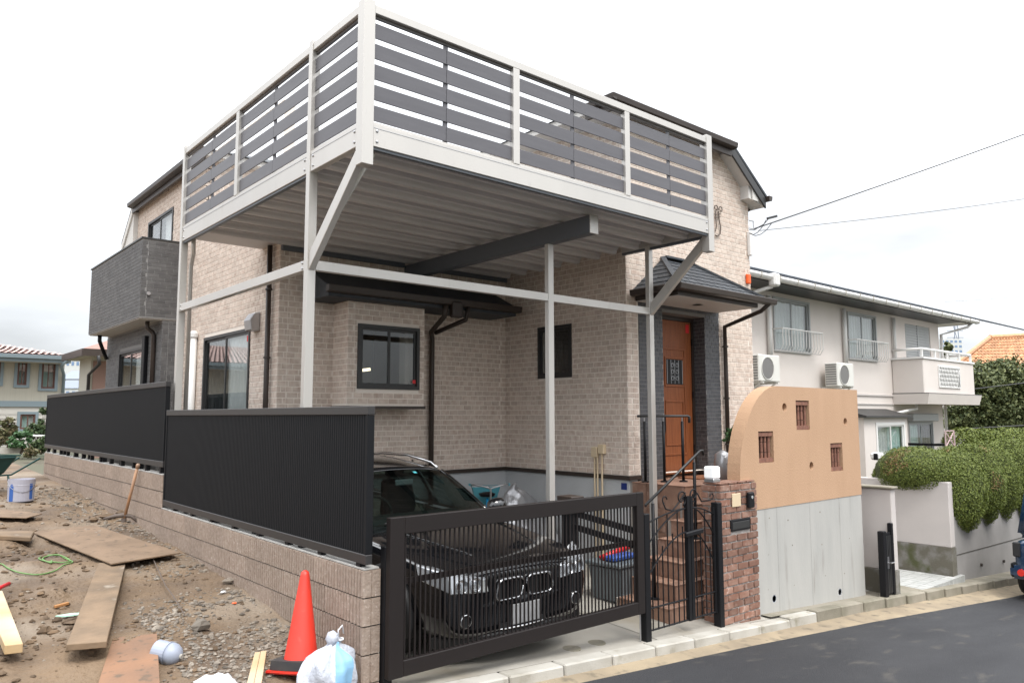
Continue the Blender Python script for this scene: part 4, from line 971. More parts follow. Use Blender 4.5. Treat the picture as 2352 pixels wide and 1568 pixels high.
# ================================================================== curved stucco wall on its concrete base
def apply_cut(ob, cutters):
    for c_ in cutters:
        m_ = ob.modifiers.new('b', 'BOOLEAN'); m_.operation = 'DIFFERENCE'; m_.object = c_; m_.solver = 'EXACT'
    bpy.context.view_layer.update()
    dg = bpy.context.evaluated_depsgraph_get(); me = bpy.data.meshes.new_from_object(ob.evaluated_get(dg)); ob.modifiers.clear(); ob.data = me
    for c_ in cutters: bpy.data.objects.remove(c_)
OY = 4.945; OT = 2.295; OXR = 10.63
gw = thing('garden_wall', 'curved orange stucco wall with terracotta vents on a raw concrete base', 'wall', (9.0, OY, street(9)))
prof = [(7.66, -.2), (7.66, 1.2)]
for i in range(1, 19):
    t = i/18*math.pi/2; prof.append((8.52-.86*math.cos(t), 1.2+(OT-1.2)*math.sin(t)))
prof += [(OXR, OT-.005), (OXR, .845), (7.9, .845), (7.9, -.2)]
q = MB(); q.prism([(x, OY, z) for x, z in prof], (0,.17,0)); ow = q.build('stucco_wall', 'stucco', gw, bevel=.0)
cut = []
vents = [GY(1760,1026,OY), GY(1844,953,OY), GY(1922,1049,OY)]
VW, VH = .165, .185
for v in vents:
    q = MB(); q.box(v.x-VW,OY-.1,v.z-VH,v.x+VW,OY+.10,v.z+VH); cut.append(q.build('cutter', 'hole', org=(0,0,0)))
holes = [GY(*((1500+u/2.071)/1.0884, (950+v/2.071)/1.0884), OY) for u, v in ((955,140),(1270,215),(1095,443))]
for h in holes:
    q = MB(); q.cyl((h.x,OY-.1,h.z),(h.x,OY+.12,h.z),.052,20); cut.append(q.build('cutter', 'hole', org=(0,0,0)))
ORG_ow = ORG[ow]
apply_cut(ow, cut)
for v in vents:
    q = MB(); q.box(v.x-VW+.002,OY+.085,v.z-VH+.002,v.x+VW-.002,OY+.098,v.z+VH-.002); vt = q.build('vent', 'hole', gw)
    for cx in range(4):
        for cz_ in range(3):
            xa = v.x-VW+.004+cx*(2*VW-.008)/4; za = v.z-VH+.004+cz_*(2*VH-.008)/3; wv = (2*VW-.008)/4-.004; hv = (2*VH-.008)/3-.006
            q = MB()
            if cz_ == 1: q.cyl((xa+wv*.5,OY+.045,za),(xa+wv*.5,OY+.045,za+hv),wv*.25,10)
            else:
                q.cyl((xa+wv*.5,OY+.045,za),(xa+wv*.5,OY+.045,za+hv),wv*.25,10)
                if cz_ == 0: q.box(xa-.001,OY+.012,za,xa+wv+.001,OY+.07,za+hv*.42)
                else: q.box(xa-.001,OY+.012,za+hv*.58,xa+wv+.001,OY+.07,za+hv)
            q.build('vent_tile', 'terra', vt)
q = MB(); q.prism([(7.9,OY+.006,street(7.9)-.2),(OXR-.005,OY+.006,street(OXR)-.2),(OXR-.005,OY+.006,.844),(7.9,OY+.006,.844)], (0,.2,0)); cw = q.build('concrete_base', 'concrete', gw)
cut = []
wh = [GY((1500+u/2.071)/1.0884, (950+v/2.071)/1.0884, OY) for u, v in ((905,1130),(1245,1095))]
for h in wh:
    q = MB(); q.cyl((h.x,OY-.1,h.z),(h.x,OY+.16,h.z),.045,18); cut.append(q.build('cutter', 'hole', org=(0,0,0)))
apply_cut(cw, cut)
for h in wh:
    q = MB(); q.lathe([(.0448,.002),(.0448,.12),(.038,.12),(.038,.002)], (h.x,OY+.006,h.z), 18, 'y'); q.build('weep_pipe', 'pvc', gw)
mat('formline', (.29,.285,.265), .85)
q = MB()
for x in (8.42, 9.20, 9.98): q.box(x-.0015,OY+.0045,street(x)-.1,x+.002,OY+.0062,.842)
q.build('formwork_line', 'formline', gw)
for x in (8.2, 8.8, 9.5, 10.1):
    for z in (-.1, .35, .72):
        xx = x+rb.uniform(-.15,.15); zz = z-.03*x+.25+rb.uniform(-.05,.05); q = MB(); q.cyl((xx,OY+.0045,zz),(xx,OY+.0075,zz),rb.uniform(.005,.011),8); q.build('tie_hole', 'kerbold', gw)

# ================================================================== porch landing and steps
st = thing('porch_steps', 'terracotta tiled steps and landing leading up to the wooden door', 'steps', (7.8, 5.8, -.2))
LZ = 1.055
lx0 = GZ(1521,1117,LZ); 
core = MB(); LX0, LX1, LY0 = 8.02, 10.6, 5.92
LX0 = W2+.03
core.box(LX0+.01,LY0+.01,-.5,LX1,W3+.15,LZ-.015); core.box(8.66,W3+.1,ZB-.3,9.68,7.1,LZ-.012)
nst = 6; rise = (LZ-street(6.9)-.0)/(nst+1)
steps = []
for k in range(nst):
    zt = LZ-rise*(nst-k); xa = 6.62+.245*k; ya = 5.18+.10*k
    steps.append((xa, ya, zt)); core.box(xa+.01,ya+.01,-.5,8.6,LY0+.02,zt-.015)
core.build('step_core', 'stepgrout', st)
tm = {}
def tile(parent, x0_, x1_, y0_, y1_, z0_, z1_):
    q = MB(); q.box(x0_,y0_,z0_,x1_,y1_,z1_); return q.build('tile', 'steptile', parent, bevel=.003)
def tiles_top(x0_, x1_, y0_, y1_, z, s_=.3, t_=.014):
    x = x0_
    while x < x1_-.02:
        y = y0_
        while y < y1_-.02: tile(st, x, min(x+s_-.006,x1_), y, min(y+s_-.006,y1_), z-t_, z); y += s_
        x += s_
def tiles_fy(x0_, x1_, y, z0_, z1_, s_=.3):
    z = z1_
    while z > z0_+.02:
        x = x0_
        while x < x1_-.02: tile(st, x, min(x+s_-.006,x1_), y-.004, y+.012, max(z-s_+.006,z0_), z); x += s_
        z -= s_
def tiles_fx(x, y0_, y1_, z0_, z1_, s_=.3):
    z = z1_
    while z > z0_+.02:
        y = y0_
        while y < y1_-.02: tile(st, x-.004, x+.012, y, min(y+s_-.006,y1_), max(z-s_+.006,z0_), z); y += s_
        z -= s_
tiles_top(LX0-.01, LX1, LY0-.01, W3-.03, LZ); tiles_top(8.67, 9.67, W3-.02, yd-.01, LZ, .34)
tiles_fx(LX0, LY0+.013, W3-.03, -.2, LZ-.016); tiles_fy(LX0+.0, LX1, LY0, -.3, LZ-.016)
for k, (xa, ya, zt) in enumerate(steps):
    nxt = steps[k+1] if k+1 < nst else (8.15, LY0-.02, LZ)
    zb_ = zt-rise; 
    tiles_top(xa-.012, 8.55, ya-.012, min(nxt[1]+.005, LY0-.02), zt); tiles_top(xa-.012, min(nxt[0]+.005,8.55), nxt[1]+.011, LY0-.02, zt, .3)
    tiles_fx(xa, ya+.013, LY0-.02, zb_+.002, zt-.016); tiles_fy(xa+.0, 8.5, ya, zb_+.002, zt-.016)
    
# handrails
def rail_thing(name, label, posts, railpts, r=.017):
    t = thing(name, label, 'handrail', posts[0][0])
    q = MB(); q.tube(railpts, r, 10); q.build('rail', 'brown' if False else 'frame', t, smooth=True)
    for b_, tp_ in posts:
        q = MB(); q.tube([b_, tp_], .019, 10); q.build('post', 'blackm', t, smooth=True)
        q = MB(); q.lathe([(.055,0),(.055,.014),(.03,.022)], b_, 16); q.build('base_flange', 'blackm', t)
        q = MB(); q.tube([tp_, Vector(tp_)+Vector((0,0,.05))], .009, 8); q.build('saddle', 'steel', t)
    return t
def zr_(px, py): return GZ(px, py, LZ)
hA, hB = GZ(1473,1108,LZ), GZ(1570,1106,LZ); hA.x = max(hA.x, LX0+.06); hd_ = (hB-hA).normalized()
rail_thing('handrail', 'black level handrail at the edge of the tiled landing before the door', [((p.x,p.y,LZ),(p.x,p.y,1.86)) for p in (hA, hA.lerp(hB,.5), hB)], [Vector((p.x,p.y,z)) for p, z in ((hA-hd_*.10,1.93),(hB+hd_*.08,1.93),(hB+hd_*.10,1.92),(hB+hd_*.10,1.84))])
ys2 = 5.55
p0, p1 = GY(1482,1160,ys2), GY(1608,1035,ys2)
s0, s1 = GY(1502,1290,ys2), GY(1597,1172,ys2)
def stz(x):
    z = slab(x, ys2)
    for xa, ya, zt in steps:
        if x >= xa-.012 and ys2 >= ya: z = zt
    return z
rz = lambda x: lerp(p0.z, p1.z, (x-p0.x)/(p1.x-p0.x))
rail_thing('handrail', 'black sloping handrail beside the tiled steps', [((x,ys2,stz(x)),(x,ys2,rz(x)-.06)) for x in (s0.x, s1.x)], [p0, p1, p1+Vector((.05,0,.0)), p1+Vector((.06,0,-.05))])
# door mat
q = MB(); q.box(8.85,6.35,LZ+.001,9.6,6.72,LZ+.018); q.build('door_mat', 'mat_door', label='rust brown door mat lying on the landing at the wooden door', cat='door mat', bevel=.004)

# ================================================================== the black car
def loft(secs, n_half):
    q = MB(); m_ = 2*(n_half-1)
    for pts in secs:
        full_ = pts + [(-x, z) for x, z in pts[-2:0:-1]]
        for (x, z), y in ((p, pts.y) for p in full_): q.v.append(Vector((x, y, z)))
    return q
def body_loft(rows):
    q = MB(); n = None
    for (y, hw, zb, zs, zt) in rows:
        half = [(0,zb),(hw*.8,zb),(hw*.955,zb+.09),(hw,(zb+zs)*.5),(hw*.985,zs-.09),(hw*.945,zs-.01),(hw*.62,zt-.012),(0,zt)]
        ring = half+[(-x,z) for x, z in half[-2:0:-1]]; n = len(ring)
        q.v += [Vector((x,y,z)) for x, z in ring]
    for i in range(len(rows)-1):
        for k in range(n): k2 = (k+1) % n; q.f.append((i*n+k, i*n+k2, (i+1)*n+k2, (i+1)*n+k))
    q.f.append(tuple(range(n))); q.f.append(tuple((len(rows)-1)*n+k for k in range(n)))
    return q
car = thing('car', 'black estate car with twin oval grille parked nose out behind the gate', 'car', (4.395, 7.2, slab(4.44,7.2)+.012), local=True, rot=(R(1.7),0,0))
rows = [(-2.21,.64,.33,.66,.735),(-2.20,.74,.27,.70,.765),(-2.16,.80,.23,.755,.815),(-2.05,.845,.21,.80,.862),(-1.85,.875,.20,.84,.90),(-1.5,.895,.2,.885,.94),(-1.2,.90,.2,.91,.965),(-.95,.90,.2,.925,.985),(-.3,.90,.2,.93,.95),(.6,.90,.2,.95,.96),(1.3,.895,.2,.97,.98),(1.8,.87,.24,.98,.99),(2.05,.82,.3,.97,.99),(2.13,.70,.4,.9,.93)]
body_loft(rows).build('body', 'carpaint', car, smooth=True, sub=2)
def cb(name, m, *bx, bevel=.01):
    q = MB()
    for b_ in bx: q.box(*b_)
    return q.build(name, m, car, bevel=bevel)
def rring(cx, cz, w_, h_, y, rad, n=6, skew=0):
    pts = []
    for (sx_, sz_, a0) in ((1,1,0),(-1,1,90),(-1,-1,180),(1,-1,270)):
        for i in range(n+1):
            a_ = R(a0+90*i/n); pts.append(Vector((cx+sx_*(w_/2-rad)+rad*math.cos(a_)+skew*(cz+sz_*h_/2-cz), y, cz+sz_*(h_/2-rad)+rad*math.sin(a_))))
    return pts+pts[:1]
for s_ in (-1, 1):
    ring = rring(s_*.168, .612, .285, .165, -2.226, .055, skew=-s_*.12)
    q = MB(); q.prism([p+Vector((0,.012,0)) for p in ring[:-1]], (0,.03,0)); gr = q.build('grille', 'dark', car)
    q = MB(); q.tube(ring, .011, 6); q.build('grille_surround', 'chrome', gr, smooth=True)
    for k in range(7):
        x = s_*.168-.114+.038*k; q = MB(); q.box(x-.005,-2.226,.54,x+.005,-2.208,.685); q.build('grille_bar', 'blackm', gr)
    # headlight: swept-back lens with two rings
    q = MB(); q.hexa([(s_*.40,-2.24,.615),(s_*.76,-2.20,.635),(s_*.91,-1.94,.73),(s_*.45,-2.10,.62)] if s_ > 0 else [(s_*.76,-2.20,.635),(s_*.40,-2.24,.615),(s_*.45,-2.10,.62),(s_*.91,-1.94,.73)],
                     [(s_*.42,-2.225,.735),(s_*.76,-2.165,.79),(s_*.905,-1.88,.85),(s_*.46,-2.08,.74)] if s_ > 0 else [(s_*.76,-2.165,.79),(s_*.42,-2.225,.735),(s_*.46,-2.08,.74),(s_*.905,-1.88,.85)])
    hl = q.build('headlight', 'lens', car, bevel=.012)
    for u in (.53, .66):
        c_ = Vector((s_*u, -2.24+(u-.44)*.16, .69)); q = MB(); q.lathe([(.052,-.012),(.058,.0),(.052,.01),(.04,.008),(.035,-.006)], c_, 18, 'y', cap=False); q.build('headlight_ring', 'chrome', hl, smooth=True)
    # fog lamp, wheels, arches, mirrors, roof rails
    q = MB(); q.lathe([(.06,-.006),(.06,.02)], (s_*.62,-2.20,.415), 18, 'y'); fg = q.build('fog_lamp', 'dark', car)
    q = MB(); q.lathe([(.048,-.02),(.055,-.02),(.058,-.005),(.046,-.005)], (s_*.62,-2.20,.415), 18, 'y', cap=False); q.build('fog_lamp_ring', 'chrome', fg, smooth=True)
    for y in (-1.42, 1.34):
        q = MB(); q.lathe([(.25,-.11),(.32,-.11),(.338,-.08),(.338,.08),(.32,.11),(.25,.11)], (s_*.795,y,.338), 32, 'x'); wh_ = q.build('wheel', 'tyre', car, smooth=False)
        q = MB(); q.lathe([(.25,-.02),(.25,.0),(.22,.01),(.06,.02),(0,.02)] if s_ > 0 else [(.25,.02),(.25,0),(.22,-.01),(.06,-.02),(0,-.02)], (s_*.885,y,.338), 24, 'x'); q.build('rim', 'carplast', wh_)
        for k in range(5):
            a_ = k*6.283/5; q = MB(); q.bar((s_*.905,y+.05*math.cos(a_),.338+.05*math.sin(a_)),(s_*.897,y+.245*math.cos(a_),.338+.245*math.sin(a_)),.05,.03,up=(1,0,0)); q.build('spoke', 'alloy', wh_, bevel=.008)
        q = MB(); o_ = []
        for i in range(17):
            a_ = R(-14+208*i/16); o_.append((s_*.885, y+.385*math.cos(a_), .338+.385*math.sin(a_)))
        q.tube(o_, .042, 6); q.build('arch_trim', 'carplast', car, smooth=True)
    q = MB(); q.add([], []); q.lathe([(.0,-.11),(.06,-.10),(.085,-.03),(.085,.05),(.06,.09),(0,.1)], (s_*1.0,-.62,1.02), 14, 'x'); q.build('door_mirror', 'carpaint', car, smooth=True)
    q = MB(); q.tube([(s_*.60,-.02,1.40),(s_*.60,.08,1.455),(s_*.605,.6,1.505),(s_*.605,1.2,1.49),(s_*.60,1.55,1.44)], .018, 8); q.build('roof_rail', 'chrome', car, smooth=True)
# lower bumper
q = MB()
for i in range(13):
    u = -1+2*i/12; 
pts_ = [(-.80,-1.98),(-.66,-2.13),(-.35,-2.21),(0,-2.225),(.35,-2.21),(.66,-2.13),(.80,-1.98)]
q = MB(); q.prism([(x,y,.17) for x, y in pts_]+[(.7,-1.9,.17),(-.7,-1.9,.17)], (0,0,.10)); q.build('lower_bumper', 'carplast', car, bevel=.012)
q = MB(); q.prism([(x*.72,y-.012,.205) for x, y in pts_]+[(.5,-2.05,.205),(-.5,-2.05,.205)], (0,0,.045)); q.build('skid_plate', 'alloy', car, bevel=.008)
q = MB(); q.prism([(x*.66,y-.006,.285) for x, y in pts_]+[(.45,-2.1,.285),(-.45,-2.1,.285)], (0,0,.05)); q.build('air_intake', 'dark', car)
q = MB(); q.tube([(x*.6,y-.01,.29) for x, y in pts_], .007, 6); q.build('intake_trim', 'chrome', car)
cb('number_plate', 'plate', (-.165,-2.245,.315,.165,-2.232,.48), bevel=.004); cb('plate_holder', 'carplast', (-.18,-2.234,.30,.18,-2.205,.49), bevel=.004)
q = MB(); q.prism([(x*1.02,y-.028,.50) for x, y in pts_[1:-1]]+[(.5,-2.1,.50),(-.5,-2.1,.50)], (0,0,.016)); q.build('bumper_crease', 'carpaint', car)
# roof, glass, pillars
def roof_f(u, v):
    x = (u*2-1)*lerp(.575,.60,v*2); y = lerp(-.20,1.62,v) + .06*(2*u-1)**2*(1-v*2 if v < .5 else 0)
    return (x, y, 1.395+.10*math.sin(min(1,v*1.25+.12)*1.8)**.8 - .045*abs(2*u-1)**2.4 - .06*max(0,v-.7))
q = MB(); q.grid(roof_f, 14, 14); q.build('roof', 'carpaint', car, smooth=True, fix=False, solid=.012)
def ws_f(u, v):
    s_ = 2*u-1; bx_, by_, bz_ = s_*.74, -1.02+.20*s_*s_, .975; t_ = Vector(roof_f(u, 0)); b_ = Vector((bx_,by_,bz_)); return b_.lerp(t_, v)+Vector((0,-.03*math.sin(v*3.14),.02*math.sin(v*3.14)))
q = MB(); q.grid(ws_f, 12, 8); q.build('windscreen', 'carglass', car, smooth=True, fix=False)
def rw_f(u, v):
    s_ = 2*u-1; return Vector((s_*.70, 2.02-.08*s_*s_, .985)).lerp(Vector(roof_f(u, 1)), v)
q = MB(); q.grid(rw_f, 8, 4); q.build('rear_window', 'carglass', car, smooth=True, fix=False)
for s_ in (0, 1):
    sg = 2*s_-1
    def sd_f(u, v):
        b_ = Vector((sg*lerp(.79,.80,u), lerp(-.80,1.92,u), lerp(.945,.975,u))); t_ = Vector(roof_f(s_, u)); return b_.lerp(t_, v)+Vector((sg*.02*math.sin(v*3.14),0,0))
    q = MB(); q.grid(sd_f, 12, 4); q.build('side_window', 'carglass', car, smooth=True, fix=False)
    for (u, w_) in ((0.0,.05),(.38,.055),(.74,.07),(1.0,.06)):
        q = MB(); q.tube([sd_f(u, k/5) for k in range(6)], w_*.5, 6); q.build('pillar', 'carpaint', car, smooth=True)
    q = MB(); q.tube([sd_f(k/8, 0.0) for k in range(9)], .015, 6); q.build('window_trim', 'chrome', car, smooth=True)
cb('dashboard', 'dash', (-.70,-.82,.90,.70,-.45,1.02), bevel=.04)
q = MB(); q.tube([Vector((-.36,-.36,1.02))+Vector((.17*math.cos(t),.07*math.sin(t),.155*math.sin(t))) for t in [i*6.2832/20 for i in range(21)]], .014, 6); q.build('steering_wheel', 'dash', car, smooth=True)
for x in (-.36, .36):
    q = MB(); q.hexa([(x-.22,.30,.9),(x+.22,.30,.9),(x+.22,.44,.9),(x-.22,.44,.9)],[(x-.19,.40,1.25),(x+.19,.40,1.25),(x+.19,.5,1.25),(x-.19,.5,1.25)]); q.build('seat', 'seat', car, bevel=.03); cb('headrest', 'seat', (x-.12,.44,1.27,x+.12,.53,1.40), bevel=.03)
q = MB(); q.box(-.11,-.30,1.265,.11,-.27,1.33); q.build('rear_view_mirror', 'lens', car, bevel=.012)
q = MB(); q.quad(*[Vector(ws_f(u,v))+Vector((0,-.004,.003)) for u, v in ((.60,.90),(.635,.90),(.635,.94),(.60,.94))]); q.build('screen_sticker', 'stickcyan', car)
q = MB(); q.tube([ws_f(u, .03)+Vector((0,-.012,.012)) for u in (.1,.25,.4,.5)], .008, 6); q.tube([ws_f(u, .05)+Vector((0,-.012,.012)) for u in (.5,.65,.8)], .008, 6); q.build('wiper', 'blackm', car)
# bonnet creases
for s_ in (-1, 1):
    q = MB(); q.tube([(s_*.30,-2.14,.80),(s_*.40,-1.9,.878),(s_*.50,-1.5,.922),(s_*.58,-1.1,.955)], .010, 6); q.build('bonnet_crease', 'carpaint', car, smooth=True)

# ================================================================== bicycles and the box in the carport
bk_ = thing('bicycle', 'light blue bicycle with teal basket standing beyond the car', 'bicycle', (6.74, 8.38, slab(6.7,8.38)), local=True, rot=(0,0,R(-34)))
def wheel_b(y, r=.33):
    q = MB(); q.tube([(0, y+r*math.cos(t), r+.01+r*math.sin(t)) for t in [i*6.2832/28 for i in range(29)]], .018, 6); w_ = q.build('wheel', 'tyre', bk_, smooth=True)
    q = MB()
    for k in range(8): t = k*6.2832/8; q.tube([(0,y,r+.01),(0,y+r*math.cos(t),r+.01+r*math.sin(t))], .0025, 4)
    q.build('spokes', 'steel', w_)
wheel_b(-.52); wheel_b(.52)
q = MB(); q.tube([(0,.52,.34),(0,.05,.30),(0,-.02,.34),(0,-.36,.62),(0,-.40,.80)], .018, 8); q.tube([(0,.05,.30),(0,.16,.84)], .017, 8); q.tube([(0,.52,.34),(0,.14,.70)], .010, 6); q.tube([(0,-.40,.80),(0,-.46,.5),(0,-.52,.34)], .016, 8); q.build('frame', 'bluebike', bk_, smooth=True)
q = MB(); q.tube([(0,-.40,.80),(0,-.40,1.02),(.05,-.41,1.04),(.20,-.36,1.07),(.27,-.22,1.06)], .012, 8); q.tube([(0,-.40,1.02),(-.05,-.41,1.04),(-.20,-.36,1.07),(-.27,-.22,1.06)], .012, 8); q.build('handlebar', 'steel', bk_, smooth=True)
for s_ in (-1, 1): q = MB(); q.tube([(s_*.265,-.25,1.06),(s_*.27,-.13,1.055)], .018, 8); q.build('grip', 'teal', bk_)
q = MB(); q.lathe([(.0,.86),(.10,.86),(.12,.9),(.05,.92),(0,.92)], (0,.18,0), 12); q.build('saddle', 'blackm', bk_)
q = MB()
for i in range(6):
    z = .70+.05*i; w_ = .13+.014*i; q.tube([(-w_,-.45-.02,z),(w_,-.47,z),(w_,-.72-.01*i,z),(-w_,-.72-.01*i,z),(-w_,-.47,z)], .004, 4)
for s_ in (-1,-.33,.33,1): q.tube([(s_*.13,-.72,.70),(s_*.2,-.77,.95)], .004, 4); q.tube([(s_*.13,-.46,.70),(s_*.2,-.47,.95)], .004, 4)
q.quad((-.13,-.46,.7),(.13,-.46,.7),(.13,-.72,.7),(-.13,-.72,.7)); q.quad((-.13,-.725,.7),(.13,-.725,.7),(.2,-.775,.95),(-.2,-.775,.95)); q.quad((-.13,-.46,.7),(-.13,-.725,.7),(-.2,-.775,.95),(-.2,-.465,.95)); 
for v_ in q.v: v_.y += 1.12; v_.z += .02
q.build('basket', 'teal', bk_)
# bicycle under a silver cover
tc_ = thing('covered_bicycle', 'bicycle shrouded in a crumpled silver cover beside the blue bicycle', 'bicycle', (7.20, 8.32, slab(7.2,8.32)), local=True, rot=(0,0,R(-80)))
def tarp_f(u, v):
    y = -.55+1.15*u; a_ = v*2-1
    top = 1.06-.62*max(0,y+.06)-.9*max(0,-y-.06)
    w_ = .08+.30*abs(a_)**.8; h_ = top*(1-abs(a_)**1.5*.94)
    n_ = noise.noise(Vector((y*6, a_*4, 2)))*.05+noise.noise(Vector((y*15, a_*9, 7)))*.025
    sx_ = (1 if a_ > 0 else -1)*w_*(abs(a_)**.5)
    return (sx_+n_, y+n_*.6, max(.01, h_+n_*.5))
q = MB(); q.grid(tarp_f, 54, 34); q.build('cover', 'tarp', tc_, smooth=True, fix=False, solid=.004)
# plastic bin with tools
bn = thing('storage_bin', 'grey plastic storage bin with red and blue tools on its lid', 'storage bin', (6.98, 6.15, slab(7,6.15)), local=True, rot=(0,0,R(4)))
q = MB(); q.hexa([(-.30,-.20,.01),(.30,-.20,.01),(.30,.20,.01),(-.30,.20,.01)],[(-.35,-.24,.42),(.35,-.24,.42),(.35,.24,.42),(-.35,.24,.42)]); q.build('bin_body', 'boxgrey', bn, bevel=.025, seg=2)
q = MB(); q.box(-.37,-.26,.415,.37,.26,.46); q.build('lid', 'boxgrey', bn, bevel=.012)
q = MB(); q.box(-.30,-.13,.465,.10,.02,.53); q.build('tool_case', 'toolblue', bn, bevel=.02)
q = MB(); q.tube([(-.28,.05,.50),(.28,.08,.56)], .035, 10); q.tube([(-.25,.12,.49),(.22,.16,.50)], .02, 8); q.build('red_tool', 'toolred', bn, smooth=True)
# plant and wrapped pot behind the curved wall
pp = GY(1682, 1080, 5.9)
pt = thing('potted_plant', 'leafy potted plant on a black stand behind the curved orange wall', 'plant', (pp.x+.05, 5.9, LZ))
q = MB(); q.lathe([(.07,LZ),(.10,LZ+.22),(.11,LZ+.24),(.09,LZ+.24)], (pp.x+.05,5.9,0), 16); q.build('pot', 'pot', pt)
q = MB(); leaves(q, [(Vector((pp.x+.05+random.gauss(0,.05), 5.9+random.gauss(0,.05), LZ+.62+random.gauss(0,.05))), None) for _ in range(120)], .04); q.build('foliage', 'leafgreen', pt, fix=False)
q = MB(); q.tube([(pp.x-.03,5.88,LZ+.24),(pp.x-.03,5.88,LZ+.66)], .012, 6); q.tube([(pp.x+.08,5.88,LZ+.24),(pp.x+.08,5.88,LZ+.52)], .012, 6); q.tube([(pp.x-.03,5.88,LZ+.52),(pp.x+.08,5.88,LZ+.52)], .012, 6); q.build('stand', 'blackm', pt)
q = MB(); q.lathe([(.0,LZ+.0),(.10,LZ+.0),(.12,LZ+.18),(.10,LZ+.35),(.02,LZ+.40)], (GY(1660,1080,6.2).x,6.2,0), 14); q.build('wrapped_pot', 'tarp', label='pot wrapped in clear plastic on the landing behind the pillar', cat='pot', smooth=True)

# ================================================================== neighbour's house on the right
NY = 8.75; NX0, NX1, NZ0, NZ1 = 11.3, 24.2, -1.6, 4.78
nh = thing('neighbour_house', 'two storey cream stucco house with dark sheet roof and boxed balcony beyond the orange wall', 'house', (17, NY, street(17)))
nholes = [(15.0,16.58,3.32,4.53),(18.44,20.02,3.30,4.50),(21.85,23.57,2.6,4.47),(21.75,23.4,.2,1.75)]
wall_holes('Y', NY, NX0, NX1, NZ0, NZ1, nholes).build('wall', 'nwall', nh)
q = MB(); q.quad((NX0,NY,NZ0),(NX0,16,NZ0),(NX0,16,NZ1),(NX0,NY,NZ1)); q.quad((NX0,16,NZ0),(NX1,16,NZ0),(NX1,16,NZ1),(NX0,16,NZ1)); q.quad((NX1,NY,NZ0),(NX1,16,NZ0),(NX1,16,NZ1),(NX1,NY,NZ1)); q.box(NX0+.1,NY+.3,NZ1-.1,NX1-.1,15.9,NZ1-.05); q.build('outer_wall', 'nwall', nh)
for i in (0, 1):
    h = nholes[i]; window(nh, 'Y', NY, *h, fm='framel', backs=['curtain','curtain'], proud=.03)
    wg = thing('x', None, None) if False else None
    q = MB(); u0, u1, v0 = h[0]-.08, h[1]+.08, h[2]+.02; n = 14
    for k in range(n+1):
        u = lerp(u0, u1, k/n); q.tube([(u,NY-.04,v0),(u,NY-.20,v0-.02),(u,NY-.27,v0+.10),(u,NY-.27,v0+.46)], .009, 5)
    gd = q.build('window_guard', 'gutw', nh, kind=None)
    q = MB(); q.tube([(u0,NY-.004,v0+.46),(u0,NY-.27,v0+.46),(u1,NY-.27,v0+.46),(u1,NY-.004,v0+.46)], .016, 6); q.build('guard_rail', 'gutw', gd)
h = nholes[2]; q = MB(); wbox(q,'Y',NY,h[0],h[1],h[2],h[3],-.03,-.06); sh_ = q.build('shutter', 'framel', nh)
q = MB()
for k in range(24): z = h[2]+.04+k*.076; wbox(q,'Y',NY,h[0]+.04,h[1]-.04,z,z+.055,-.012,-.031)
q.build('shutter_slats', 'framel', sh_, kind='stuff'); q = MB(); wbox(q,'Y',NY,(h[0]+h[1])/2-.03,(h[0]+h[1])/2+.03,h[2],h[3],.0,-.031); q.build('shutter_stile', 'framel', sh_)
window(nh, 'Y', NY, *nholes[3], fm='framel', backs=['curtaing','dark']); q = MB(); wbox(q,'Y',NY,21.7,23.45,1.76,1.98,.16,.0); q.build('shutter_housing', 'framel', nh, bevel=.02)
# mouldings
for z0_, z1_, d_ in ((2.42,2.47,.03),(2.20,2.24,.025)):
    q = MB(); wbox(q,'Y',NY,NX0,20.86,z0_,z1_,d_,.0); q.build('moulding', 'nwall2', nh, bevel=.004)
# roof with gutter
EY, NEZ = 8.08, 4.66
q = MB(); q.prism([(NX0-.8,EY,NEZ+.10),(NX0-.8,12.6,NEZ+1.75),(NX0-.8,12.6,NEZ+1.65),(NX0-.8,EY+.02,NEZ+.02)], (25.15-NX0+.8,0,0)); nr = q.build('roof', 'nroof', nh)
q = MB(); q.prism([(NX0-.8,12.6,NEZ+1.75),(NX0-.8,17,NEZ+.1),(NX0-.8,17,NEZ+.0),(NX0-.8,12.6,NEZ+1.65)], (25.15-NX0+.8,0,0)); q.build('roof_back', 'nroof', nr)
q = MB(); q.box(NX0-.7,EY+.03,NEZ-.03,25.1,NY+.05,NEZ+.02); q.build('soffit', 'frame', nr)
q = MB(); q.box(24.25,EY+.05,NEZ-.034,25.1,9.6,NEZ-.031); q.build('soffit', 'soffit', nr)
for k in range(34):
    x = NX0-.6+k*.76; q = MB(); q.prism([(x,EY-.005,NEZ+.115),(x,12.58,NEZ+1.765),(x,12.58,NEZ+1.80),(x,EY-.005,NEZ+.15)], (.045,0,0)); q.build('roof_seam', 'nroof', nr)
q = MB(); prof = [(0,0),(-.10,0),(-.12,-.05),(-.09,-.10),(-.03,-.115),(0,-.10)]; q.prism([(NX0-.8,EY+a_,NEZ+.09+b_) for a_, b_ in prof], (25.25-NX0+.8,0,0)); q.build('gutter_channel', 'gutw', nr, bevel=.008)
for x in [NX0+.6+k*.7 for k in range(20)]:
    q = MB(); q.box(x,EY-.126,NEZ-.02,x+.02,EY+.0,NEZ+.095); q.build('gutter_strap', 'kerb', nr)
def npipe(x, zt, zb_, hopper):
    q = MB()
    if hopper: q.tube([(x+.55,EY-.05,NEZ-.02),(x+.55,EY-.03,NEZ-.14),(x+.05,NY-.09,NEZ-.36),(x,NY-.07,NEZ-.46),(x,NY-.07,zb_)], .04, 8)
    else: q.tube([(x,NY-.07,zt),(x,NY-.07,zb_)], .05, 8)
    q.build('downpipe', 'gutw', nh, smooth=True)
